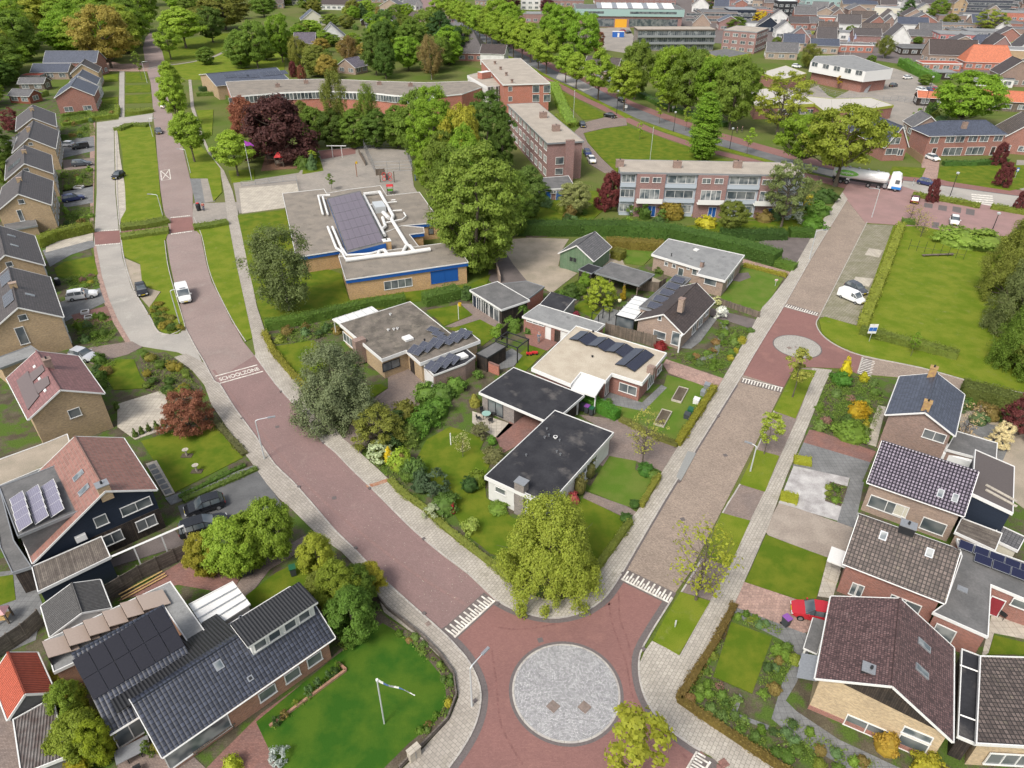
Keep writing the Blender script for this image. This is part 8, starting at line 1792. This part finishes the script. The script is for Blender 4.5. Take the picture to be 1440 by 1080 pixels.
bed([(200,504),(232,498),(258,514),(282,545),(262,560),(238,560),(206,545)],24,'top',(1.0,2.0),(.8,1.6),'in the topiary garden by the bend',kind='topiary');bed([(128,518),(150,505),(165,508),(150,528),(158,545),(140,548)],8,'mix',(1.4,2.2),(1.0,1.6),'around the small lawn by the dull red roof')
for i,(x,y) in enumerate(((200,610),(210,606),(221,603),(231,600),(240,598),(191,614),(165,575))):shrub('cone_shrub',x,y,.9,1.3,(.09,.13,.03),'%s small clipped cone along the pale patio'%ORD[i],group='clipped cones along the patio',name='clipped_cone')
bed([(104,455),(150,442),(165,470),(142,490),(112,482)],12,'mix',(1.0,2.0),(.7,1.4),'in front of the yellow brick gable');bed([(92,300),(131,290),(131,318),(90,322)],11,'mix',(1.2,2.2),(.7,1.4),'beside the tall yellow hedge');bed([(89,240),(131,238),(131,260),(90,268)],9,'mix',(1.2,2.0),(.7,1.4),'between the driveways of the upper row');bed([(95,390),(130,384),(141,400),(100,414)],9,'flower',(1.0,1.6),(.4,.8),'on the rockery beside the white estate car')
bed([(84,196),(131,170),(134,190),(90,200)],9,'mix',(1.4,2.4),(.8,1.6),'in the hedged far gardens');bed([(84,160),(125,145),(166,148),(166,166),(120,172),(86,185)],14,'mix',(1.4,2.4),(.7,1.4),'before the red brick house of the left row')
bed([(386,470),(430,458),(478,452),(482,468),(400,486)],11,'mix',(1.2,2.0),(.9,1.5),'behind the long school hedge');bed([(508,632),(530,606),(560,592),(575,610),(560,640),(590,672),(560,688)],10,'mix',(1.6,2.6),(1.2,2.2),'beside the driveway of the mossy roofed bungalow')
for i,(x,y,d,h,c,lb,k) in enumerate(((534,645,3.4,2.0,(.3,.34,.2),'white variegated bush at the pavement','loose_shrub'),(547,650,1.3,2.6,(.5,.4,.03),'slim bright yellow flowering shrub','cone_shrub'),(565,655,3.2,2.2,(.2,.27,.03),'fresh green bush beside the yellow shrub','shrub'),(585,668,3.0,2.4,(.08,.13,.03),'dark green bush at the lawn corner','shrub'),(592,690,2.6,3.4,(.05,.08,.035),'dark grey-green upright conifer by the pavement hedge','cone_shrub'),(610,690,3.8,2.4,(.06,.09,.045),'wide dark juniper beside the upright conifer','loose_shrub'),(625,715,3.2,1.8,(.09,.15,.03),'green bush with pale tips on the lawn edge','shrub'),(608,725,2.2,1.4,(.3,.33,.2),'pale variegated shrub on the lawn edge','loose_shrub'),(637,722,.8,1.6,(.28,.03,.04),'small red leaved shrub on the lawn','cone_shrub'),(662,748,2.2,1.6,(.22,.27,.06),'pale green small bush near the willow','loose_shrub'),(661,690,2.0,1.9,(.04,.08,.02),'round dark green ball bush beside the white bungalow','topiary'),(672,680,2.2,1.8,(.12,.16,.02),'yellow-green bush beside the dark ball bush','shrub'),(700,716,2.4,.8,(.13,.2,.03),'low bush under the white bungalow wall','shrub'),(588,605,3.6,2.2,(.09,.17,.025),'bright green hedge bush, lowest of three','shrub'),(601,592,3.6,2.2,(.09,.17,.025),'bright green hedge bush, middle of three','shrub'),(614,580,3.6,2.2,(.09,.17,.025),'bright green hedge bush, topmost of three','shrub'),(600,560,3.4,2.2,(.1,.16,.03),'dense bush behind the white double door garage','shrub'),(622,560,3.4,2.0,(.09,.15,.03),'dense bush right of the driveway end','shrub'),(640,548,3.0,2.0,(.1,.17,.03),'dense bush below the black garage roof','shrub'),(570,585,3.2,2.0,(.15,.15,.03),'olive bush on the driveway side','shrub'),(575,620,3.2,2.0,(.11,.15,.03),'mid green bush left of the hedge bushes','shrub'),
 (690,690,.1,.1,(.1,.1,.1),None,None),(695,645,2.6,1.5,(.13,.13,.05),'mottled shrub in the bed between lawn and red drive','shrub'),(692,625,1.2,1.3,(.1,.2,.03),'small bright conifer like shrub by the red drive','topiary'),(668,570,1.6,1.6,(.25,.24,.05),'yellow leaved climbing shrub by the carport wing','shrub'),(676,612,2.4,1.6,(.14,.14,.06),'thin bush on the cream terrace edge','loose_shrub'),
 (815,695,1.5,2.8,(.14,.13,.04),'bronze upright yew beside the white bungalow, lower one','topiary'),(828,672,1.5,2.6,(.12,.12,.04),'bronze upright yew beside the white bungalow, upper one','topiary'),(786,700,1.4,2.4,(.1,.2,.03),'small bright conifer at the bungalow corner','cone_shrub'),(806,706,1.6,1.3,(.36,.08,.08),'red flowering shrub beside the willow','shrub'),(908,665,2.0,1.3,(.05,.12,.02),'round dark shrub in the small lawn bed','shrub'),(918,670,1.6,.9,(.1,.16,.03),'low green shrub in the small lawn bed','shrub'),(892,712,1.3,.9,(.05,.1,.02),'clipped box bush at the garden path, upper one','topiary'),(880,732,1.5,.9,(.05,.1,.02),'clipped box bush at the garden path, lower one','topiary'),
 (838,640,1.6,1.4,(.08,.14,.03),'shrub against the long white side wall','shrub'),(855,570,1.2,1.0,(.1,.16,.04),'small shrub at the white canopy','shrub'),(733,445,2.4,2.2,(.1,.17,.03),'bushy shrub in front of the garden house end','shrub'),(722,465,2.6,2.4,(.11,.18,.03),'tall shrub between garden house and pergola','shrub'),(744,467,1.4,1.0,(.08,.14,.03),'shrub at the brick outbuilding corner','shrub'),(700,470,2.4,1.6,(.14,.22,.03),'fresh green shrub behind the black shed','shrub'),(672,532,1.6,1.2,(.12,.2,.04),'fan shaped shrub by the orange garden wall','loose_shrub'),
 (790,425,3.0,2.0,(.07,.12,.02),'dark shrub beside the apple tree, left one','shrub'),(803,418,3.0,2.2,(.06,.1,.02),'dark shrub beside the apple tree, middle one','shrub'),(815,412,3.0,2.0,(.09,.14,.02),'dark shrub beside the apple tree, right one','shrub'),(822,400,2.6,2.0,(.11,.18,.02),'bright shrub behind the apple tree','shrub'),(809,445,1.4,.9,(.25,.05,.07),'small purple red shrub on the lawn edge','shrub'),(876,422,1.4,2.6,(.3,.22,.02),'golden upright shrub in front of the carport','cone_shrub'),(928,383,2.0,1.0,(.07,.1,.02),'low dark shrub in front of the grey roofed bungalow','shrub'),(855,480,.1,.1,(.1,.1,.1),None,None),(1007,427,2.0,1.2,(.4,.4,.2),'pale flowering shrub at the dry lawn corner','loose_shrub'),
 (945,305,5.5,3.4,(.22,.17,.03),'golden clipped hedge mound in front of the flats','shrub'),(994,318,4.4,2.0,(.36,.33,.03),'bright yellow mound shrub in front of the flats','shrub'),(976,303,1.8,1.2,(.4,.32,.03),'small yellow shrub at the entrance of the flats','shrub'),(955,296,2.2,2.0,(.09,.16,.03),'green shrub against the flats','shrub'),(1135,292,4.0,2.4,(.34,.3,.03),'yellow shrub at the right end of the flats','shrub'),(1150,300,5.5,2.6,(.1,.18,.03),'green shrub mass at the road corner','shrub'),(1158,282,5.5,3.0,(.05,.09,.02),'dark shrub mass at the road corner','shrub'),(1120,312,4.0,2.2,(.3,.32,.25),'white flowering shrubs near the dark hedge','loose_shrub'),(1142,318,5.0,2.2,(.08,.16,.02),'bright low shrub behind the dark hedge corner','shrub'),
 (1310,335,.1,.1,(.1,.1,.1),None,None),(1350,342,9.0,2.8,(.17,.24,.04),'large laurel like bush beside the white car, left part','shrub'),(1380,345,9.0,2.8,(.16,.22,.04),'large laurel like bush, right part','shrub'),(1208,262,.1,.1,(.1,.1,.1),None,None))):
 if lb:shrub(k,x,y,d,h,c,lb)
bed([(862,322),(866,292),(930,296),(940,320),(900,325)],10,'mix',(2.6,4.0),(2.0,3.4),'between the long hedge and the flats',cov=False);bed([(742,312),(752,285),(800,290),(840,300),(850,318),(790,322)],9,'mix',(2.4,3.6),(1.6,2.8),'on the lawn behind the long hedge',cov=False);bed([(1040,300),(1050,285),(1085,300),(1150,270),(1165,262),(1160,300),(1100,322)],12,'mix',(2.4,3.8),(1.6,2.8),'at the corner garden of the flats',cov=False)
bed([(1352,565),(1400,575),(1438,592),(1438,600),(1380,600),(1350,582)],12,'mix',(1.4,2.4),(1.0,1.8),'in the gravel garden behind the slate roof',cov=False);bed([(1162,680),(1190,686),(1182,710),(1162,702)],7,'mix',(.6,1.0),(.4,.6),'in the small square bed of the white gravel garden')
bed([(384,1020),(476,938),(480,942),(388,1024)],12,'mix',(.5,.9),(.6,1.3),'in the brick planter under the small windows',kind='loose_shrub');bed([(540,868),(592,902),(622,932),(637,955),(639,978),(628,1008),(600,1036),(590,1030),(620,1000),(630,972),(618,945),(585,912),(545,880)],24,'flower',(.5,.9),(.3,.6),'along the rim of the oval lawn');bed([(520,850),(534,858),(520,885),(480,915),(478,905)],9,'mix',(.8,1.4),(.5,.9),'at the upper tip of the oval lawn')
bed([(204,1040),(222,1030),(232,1050),(222,1062),(208,1060)],4,'top',(.9,1.2),(1.0,1.6),'at the corner of the tiled bungalow',cov=False);shrub('shrub',328,1080,1.4,1.2,(.25,.28,.03),'yellow-green bush at the bottom edge on the red paving');shrub('loose_shrub',392,1068,1.6,1.2,(.35,.38,.35),'pale grey bush on the fence of the red paved path')
bed([(420,95),(430,40),(470,30),(510,40),(560,60),(500,75),(440,100)],20,'mix',(3,5.5),(2,4),'in the gardens above the curved flats',cov=False);bed([(430,235),(440,216),(447,225),(443,238),(412,243),(410,232)],6,'mix',(2.5,4),(2,3.5),'beside the playground lawn',cov=False);bed([(1282,178),(1290,150),(1300,152),(1330,178)],10,'mix',(3,5),(2.4,4),'below the large round tree',cov=False);bed([(420,20),(560,12),(590,20),(500,30),(430,34)],10,'mix',(4,6),(2.5,4),'at the top edge gardens',cov=False)
bed([(232,440),(258,462),(250,468),(234,468),(219,456),(212,436),(225,425)],26,'top',(1.2,1.9),(.5,.9),'on the tip of the green island',cov=True)
for q,w_,h,c,lb in (([(171,322),(205,318),(236,311)],3.0,.9,(.13,.16,.03),'low loose hedge above the red crossing path'),([(171,335),(205,330),(238,326)],2.6,.8,(.13,.16,.03),'low loose hedge below the red crossing path'),([(273,322),(300,318),(320,314)],2.4,.8,(.13,.17,.03),'low loose hedge right of the brick crossing'),([(178,160),(195,159),(214,156)],3.8,1.0,(.15,.18,.03),'low bushy hedge at the turn of the service road'),([(165,184),(185,177),(208,178)],2.6,.8,(.13,.17,.03),'low bushy hedge on the tip of the long green island'),([(88,178),(131,170)],1.2,1.1,(.15,.2,.03),'box hedge in the far gardens, near one'),([(88,165),(125,160),(134,168)],1.2,1.1,(.12,.17,.03),'box hedge in the far gardens, middle one'),([(120,170),(165,165),(166,152)],1.4,1.1,(.16,.2,.03),'box hedge around the diamond garden'),([(40,140),(68,134)],1.6,1.8,(.15,.19,.04),'tall clipped hedge beside the red wooden shed'),([(778,120),(790,150),(803,178)],3.5,1.5,(.17,.25,.04),'bright clipped hedge beside the orange red block'),([(783,165),(800,180),(812,176)],1.6,1.2,(.16,.2,.03),'yellow clipped hedge at the parking court'),([(896,132),(930,150),(970,163),(1020,178)],2.0,1.4,(.07,.13,.025),'dark hedge along the far side of the avenue'),([(1205,113),(1235,125)],3.5,1.8,(.06,.13,.03),'dark hedge block behind the olive trimmed school'),([(1268,92),(1290,105),(1314,116)],4.0,3.0,(.1,.2,.03),'tall green hedge behind the car park'),([(1326,232),(1370,232),(1415,228)],1.6,1.1,(.06,.12,.025),'dark hedge in front of the double house'),([(1104,46),(1140,48),(1165,44)],3,1.2,(.25,.27,.05),'yellow-green hedge in front of the grey roofed houses'),([(768,246),(800,243)],1.2,1.4,(.2,.2,.03),'yellow hedge at the foot of the blank end wall')):hedge(q,w_,h,c,lb,dens=30)
hedge([(277,135),(320,133),(322,146)],1.4,1.2,(.1,.15,.03),'clipped hedge round the small garden left of the curved flats',dens=30);hedge([(281,128),(300,126)],3.0,1.4,(.05,.09,.03),'dark shrub hedge in the small garden left of the curved flats',dens=30)
# ---------------------------------------------------------------- street furniture, traffic, people
def lamp(px,py,top,label,arm=1.4,adir=0.,r=.06,m=None,group='street lamps',z=.16,old=False):
 p=G(px,py,z);H=min(12,ZB(p.x,p.y,top));t=thing('street_lamp',label,'street lamp',(p.x,p.y,z),adir,group);mb=MB().tube([(0,0,-.1),(0,0,1.2),(0,0,H)],[r*1.5,r*1.3,r],8)
 mb.build('pole',m or m_pole,t)
 if old:MB().tube([(0,0,H),(0,0,H+.1),(0,0,H+.4),(0,0,H+.5)],[.1,.3,.35,.1],10).build('lantern',m_pole,t)
 else:
  a=MB().tube([(0,0,H),(.25,0,H+.15),(arm,0,H+.22)],[r,r*.8,r*.7],6).build('arm',m or m_pole,t);MB().obox((arm+.3,0,H+.2),Vector((1,0,0)),Vector((0,1,0)),Vector((0,0,1)),.4,.11,.06).build('lamp_head',m_zinc,t)
 return t
lamp(372,645,594,'tall bent street lamp on the left pavement halfway down the brick road',adir=.3);lamp(252.5,454.5,411,'bent street lamp on the bushy tip of the green island',adir=.4);lamp(229,303,276,'bent street lamp at the end of the long green island',adir=3.0);lamp(663.7,993,942,'street lamp with hanging sign on the pavement at the big crossing',adir=.9);lamp(1138,364,327,'bent street lamp on the pavement near the dark hedge',adir=.2);lamp(1226,305,268,'bent street lamp beside the plaza at the road mouth',adir=2.9)
lamp(1055,663,630,'slim street lamp on the verge beside the tan brick road',adir=2.6,arm=.6)
lamp(268,243,212,'bent street lamp beside the parking bay',adir=3.0);lamp(215,192,168,'bent street lamp on the tip of the long green island',adir=0);lamp(207,116,88,'bent street lamp at the small lawns',adir=0)
for i,(x,y,t) in enumerate(((867,160,130),(947,184,160),(1026,209,183),(1396,322,303),(1336,275,246),(1294,168,110),(212,46,30))):lamp(x,y,t,'%s dark post top lamp, from the avenue towards the plaza'%ORD[i],old=True,m=m_black,group='dark post top lamps')
def sign(px,py,h,label,w_,hh,faces,z=.15,rz=0.,group=None,cat='sign'):
 p=G(px,py,z);t=thing('sign',label,cat,(p.x,p.y,z),rz,group);MB().tube([(0,0,-.1),(0,0,h)],.04,6).build('pole',m_pole,t)
 b=MB().box(-w_/2,-.02,h-hh,w_/2,.02,h).build('sign_plate',faces[0],t)
 if len(faces)>1:MB().box(-w_/2+.05,-.03,h-hh*.75,w_/2-.05,-.02,h-hh*.35).build('sign_band',faces[1],b)
 return t
s_bl=mat('sign_blue',(.03,.12,.4),.5,fine=0)
sign(1222,480,2.8,'white sign board with blue band on a post beside the clipped field hedge',1.2,1.5,[m_white,s_bl]);p=None
sign(949,882,.9,'short white marker post on the grass verge beside the crossing',.12,.6,[m_white]);sign(1283,261,1.6,'small dark sign post beside the blue car',.3,.4,[m_black]);sign(880,156,1.8,'white edged road sign beside the avenue tree',.8,.9,[m_white]);sign(856,109,3.2,'yellow and white sign on the far side of the avenue',.8,1.0,[mat('sign_yellow',(.7,.5,.03),.5),m_white]);sign(1191,258,1.3,'small white square sign at the milk tanker',.9,.9,[m_white]);sign(1427,250,2.4,'blue sign post on the lawn at the bus road',.6,.9,[s_bl,m_white]);sign(946,157,1.8,'white information sign beyond the avenue',.9,.7,[m_white]);sign(1090,402,1.2,'small white and orange sign on the dry lawn edge',.5,.3,[m_white,m_pr])
def blob(px,py,label,col,name='litter_bin',h=1.2,r=.3,cat='bin',top=None):p=G(px,py,.13);t=thing(name,label,cat,(p.x,p.y,.13));MB().tube([(0,0,0),(0,0,h*.8),(0,0,h)],[r*.85,r,r*.7],10).build('body',col,t);MB().tube([(0,0,h),(0,0,h+.12)],r*.6,10).build('lid',top or m_black,t);return t
blob(280,296,'dark litter bin beside the parking bay',m_black,top=m_pr,h=1.5,r=.5);person(287,296,30,cl_red,mat('navy_trousers',(.02,.03,.1),.9),k_skin,k_hairb,'person in a red top and navy trousers beside the dark litter bin');person(122,421,120,cl_white,cl_dark,k_skin,k_hair,'person in white clothes beside the white estate car')
for i,x in enumerate((1036,1043)):person(x,187-i,100,cl_dark,cl_dark,k_skin,k_hairb,'%s walker in dark clothes on the path behind the avenue'%('left','right')[i],pose='walk')
person(982,303,100,cl_dark,cl_dark,k_skin,k_hair,'person in dark clothes at the entrance of the flats')
flagpole(354,253,8,'flagpole with a purple flag at the corner of the playground',flag=(1.8,.3,.3,1.2,[mat('purple_flag',(.35,.06,.4),.8)]));flagpole(806,172,9,'bare white flagpole beside the yellow clipped hedge');flagpole(914,225,8,'bare white flagpole behind the roof of the flats');
for i,(x,h) in enumerate(((1187,6),(1195,7))):flagpole(x,78,h,'%s advertising flagpole with blue banner at the red garages'%('left','right')[i],flag=(1.0,0,0,2.6,[s_bl,m_white]))
# milk tanker
p=G(1222,262,.1);t=thing('milk_tanker','white and green milk tanker lorry driving on the bus road','lorry',(p.x,p.y,.1),radians(heading((1190,255),(1262,266))))
def hw(x0,x1,r,z,n=14):
 b=MB();b.tube([(x0,0,z),(x0+.35,0,z),(x1-.35,0,z),(x1,0,z)],[r*.75,r,r,r*.75],n);return b
hw(-8.2,3.5,1.22,2.35,18).build('tank',p_white,t);m_tg=mat('tanker_green',(.12,.4,.05),.4,(.25,.5,.1),nscale=1.2,fine=.1)
for sg in (-1,1):
 b=MB();K=12
 for i in range(K):
  u0,u1=i/K,(i+1)/K;x0,x1=-7.8+5.2*u0,-7.8+5.2*u1;f=lambda u:sin(pi*u)**.6
  for j in range(4):
   a0,a1=[-.45+1.15*q/4 for q in (j,j+1)];w0,w1=f(u0),f(u1);pt=lambda x,a,w_:(x,sg*1.235*cos(.12+(a-.1)*w_),2.35+1.235*sin(.12+(a-.1)*w_));b.face([pt(x0,a0,w0),pt(x1,a0,w1),pt(x1,a1,w1),pt(x0,a1,w0)])
 b.build('green_emblem',m_tg,t)
MB().box(-8.2,-.5,.75,6.3,.5,1.1).build('chassis',m_black,t);MB().box(2.9,-1.15,.5,3.6,1.15,1.2).build('fuel_tank',m_grey,t)
c=MB();prof=[(3.9,.55),(6.45,.55),(6.5,1.5),(6.25,2.6),(5.9,3.6),(5.2,3.95),(4.0,3.7)]
for sg in (-1,1):c.face([(x,sg*1.22,z) for x,z in prof][::-sg])
for (x0,z0),(x1,z1) in zip(prof,prof[1:]+prof[:1]):c.face([(x0,-1.22,z0),(x0,1.22,z0),(x1,1.22,z1),(x1,-1.22,z1)])
cb=c.build('cab',p_white,t);MB().slab([(6.52,-1.05,1.75),(6.52,1.05,1.75),(6.22,1.05,2.75),(6.22,-1.05,2.75)],.04).build('windscreen',m_glass,cb);MB().box(5.1,-1.25,1.75,6.0,1.25,2.6).build('side_windows',m_glass,cb);MB().box(4.6,-1.24,.56,6.53,1.24,1.1).build('blue_skirt',mat('lorry_blue',(.03,.2,.55),.4),cb);MB().box(6.5,-.9,.6,6.58,.9,.95).build('bumper',m_grey,cb)
for x in (-7.4,-6.1,-4.8,-.2,2.0,5.5):
 for sg in (-1,1):w_=MB().tube([(x,sg*.85,.5),(x,sg*1.2,.5)],.5,14).build('wheel',m_rubber,t);MB().tube([(x,sg*1.16,.5),(x,sg*1.22,.5)],.25,10).build('rim',m_rim,w_)
mb=MB().tube([(-8,0,3.62),(2.4,0,3.62)],.05,4)
for x in range(-7,3,2):mb.tube([(x,0,3.5),(x,0,3.85)],.25,8)
mb.build('hatch_rail',m_grey,t)
M4=Matrix.Translation((-5.4,-1.27,2.5))@ Matrix.Rotation(pi/2,4,'X');o=text_mesh('Campina',3.2,.7,'lettering',p_white,M4,bold=.01,depth=.01);o.parent=t
cr='cars on the avenue and its courts'
for q in (('hatch',1302,260,p_blue,'dark blue car behind the small plum coloured tree',(1289,257),(1316,263)),('saloon',858,165,p_black,'black saloon on the parking court by the avenue',(850,163),(868,167)),('hatch',819,178,p_black,'dark parked car beside the yellow clipped hedge',(815,172),(822,184)),('hatch',832,228,p_white,'white car on the lane beside the blank end wall',(826,220),(838,237)),('hatch',826,218,p_blue,'dark blue car behind the white one at the blank end wall',(820,210),(830,224)),('hatch',874,143,p_black,'black car driving on the avenue',(865,138),(882,147)),('hatch',758,88,p_black,'dark car driving on the avenue under the limes',(750,84),(765,91)),('hatch',708,65,p_grey,'grey car on the far part of the avenue',(700,60),(716,69)),('estate',857,115,p_silver,'silver car parked on the far side of the avenue',(864,113),(850,116)),('hatch',587,4,p_dred,'dark red car at the top of the avenue',(583,2),(592,5)),('hatch',1311,225,p_white,'white hatchback on the drive of the red brick double house',(1303,222),(1320,228)),('hatch',1276,111,p_white,'white car in the car park nearest the tall hedge',(1268,111),(1284,110)),('hatch',1256,122,p_grey,'blue grey car beside the office stairs',(1248,123),(1264,120)),('estate',1296,129,p_white,'white estate, left of three cars by the round tree',(1288,127),(1304,131)),('hatch',1306,129,p_blue,'blue car, middle of three by the round tree',(1300,126),(1312,131)),('hatch',1315,128,p_red,'red car, right of three by the round tree',(1309,126),(1321,130)),('hatch',1120,95,p_white,'white car on the red pavement beside the birch',(1112,94),(1127,96)),('hatch',876,45,p_red,'red car on the yard of the turquoise hall',(870,45),(882,44)),('hatch',884,47,p_black,'dark car beside the red one on the hall yard',(878,47),(890,46)),('hatch',93,207,p_silver,None,(0,0),(1,1))):
 if q[4]:car(q[0],q[1],q[2],heading(q[5],q[6]),q[3],q[4],cr)
p=G(869,52,.1);t=thing('blue_container','blue and white site container on the yard of the turquoise hall','container',p);MB().box(-3,-1.2,0,3,1.2,2.6).build('body',s_bl,t);MB().box(-3.1,-1.3,2.6,3.1,1.3,2.75).build('roof',m_white,t);MB().box(-.5,-1.24,.1,.5,-1.2,2.1).build('door',m_white,t)
# zebra crossing, raised beds and odds and ends
mb=MB()
for k in range(6):
 a,b=G(1366+.2*k,272.5+3.1*k,.07),G(1396+.4*k,275+3.2*k,.07);c,d=G(1396+.4*k,276.6+3.2*k,.07),G(1366+.2*k,274.1+3.1*k,.07);mb.face([d,c,b,a])
mb.build('zebra_crossing',m_line)['kind']='structure'
def planter(px,py,w_,d_,label,rz=0):p=G(px,py,.12);t=thing('planter',label,'planter',(p.x,p.y,.12),rz);MB().box(-w_/2,-d_/2,0,w_/2,-d_/2+.12,.35).box(-w_/2,d_/2-.12,0,w_/2,d_/2,.35).box(-w_/2,-d_/2+.12,0,-w_/2+.12,d_/2-.12,.35).box(w_/2-.12,-d_/2+.12,0,w_/2,d_/2-.12,.35).build('rim',m_white,t);MB().box(-w_/2+.12,-d_/2+.12,0,w_/2-.12,d_/2-.12,.28).build('soil',m_soil,t)
planter(120,440,1.1,1.0,'white square planter on the brick yard, the upper one',.4);planter(125,447,1.1,1.0,'white square planter on the brick yard, the lower one',.4);planter(111,264,1.8,1.4,'white framed planter on the grey upper row driveway')
blob(82,400,'white topped barrel between the yellow gable and the rockery',m_black,name='barrel',h=1.0,r=.5,cat='barrel',top=m_white)
def ped(px,py,label):p=G(px,py,.13);t=thing('bird_bath',label,'bird bath',(p.x,p.y,.13));MB().tube([(0,0,0),(0,0,.8)],.1,8).build('pedestal',m_terr,t);MB().tube([(0,0,.8),(0,0,.9)],[.2,.35],10).build('bowl',m_terr,t);MB().prism([(-.6,-.35),(.6,-.35),(.6,.35),(-.6,.35)],0,.06).build('bed',m_soil,t)
ped(263,641,'stone bird bath on the square lawn, the upper one');ped(277,663,'wooden stump ornament on the square lawn, the lower one')
for i,(x,y) in enumerate(((345,808),(352,806),(413,808))):bin_(x,y,m_bin_g,'%s dark bin on the yard below the bright bushes'%ORD[i],.4,m_bin_b)
for i,(x,y) in enumerate(((744,499),(752,498))):p=G(x,y,.14);t=thing('toy','%s orange toy on the lawn by the pergola'%('left','right')[i],'toy',(p.x,p.y,.14));MB().box(-.4,-.2,.15,.4,.2,.4).build('body',m_pr,t);[MB().tube([(sx*.25,sy*.22,.13),(sx*.25,sy*.3,.13)],.13,8).build('wheel',m_rubber,t) for sx in (-1,1) for sy in (-1,1)]
p=G(302,1040,.13);t=thing('bench','grey wooden bench under the wide window of the tiled bungalow','bench',(p.x,p.y,.13),radians(heading((280,1062),(310,1040))));MB().box(-1.6,-.25,.4,1.6,.25,.46).build('seat',m_wood,t);MB().box(-1.6,.24,.46,1.6,.3,.9).build('backrest',m_wood,t);[MB().box(x-.05,-.2,0,x+.05,.2,.4).build('leg',m_wood,t) for x in (-1.4,1.4)]
table_set(190,1062,'grey rectangular table on the brick terrace at the bottom left',r=.7,m=m_zinc,n=3,rect=True,ang=.6,clab='at the grey table on the bottom left terrace')
for pp,lb in (([(1034,853),(1008,902)],''),):pass
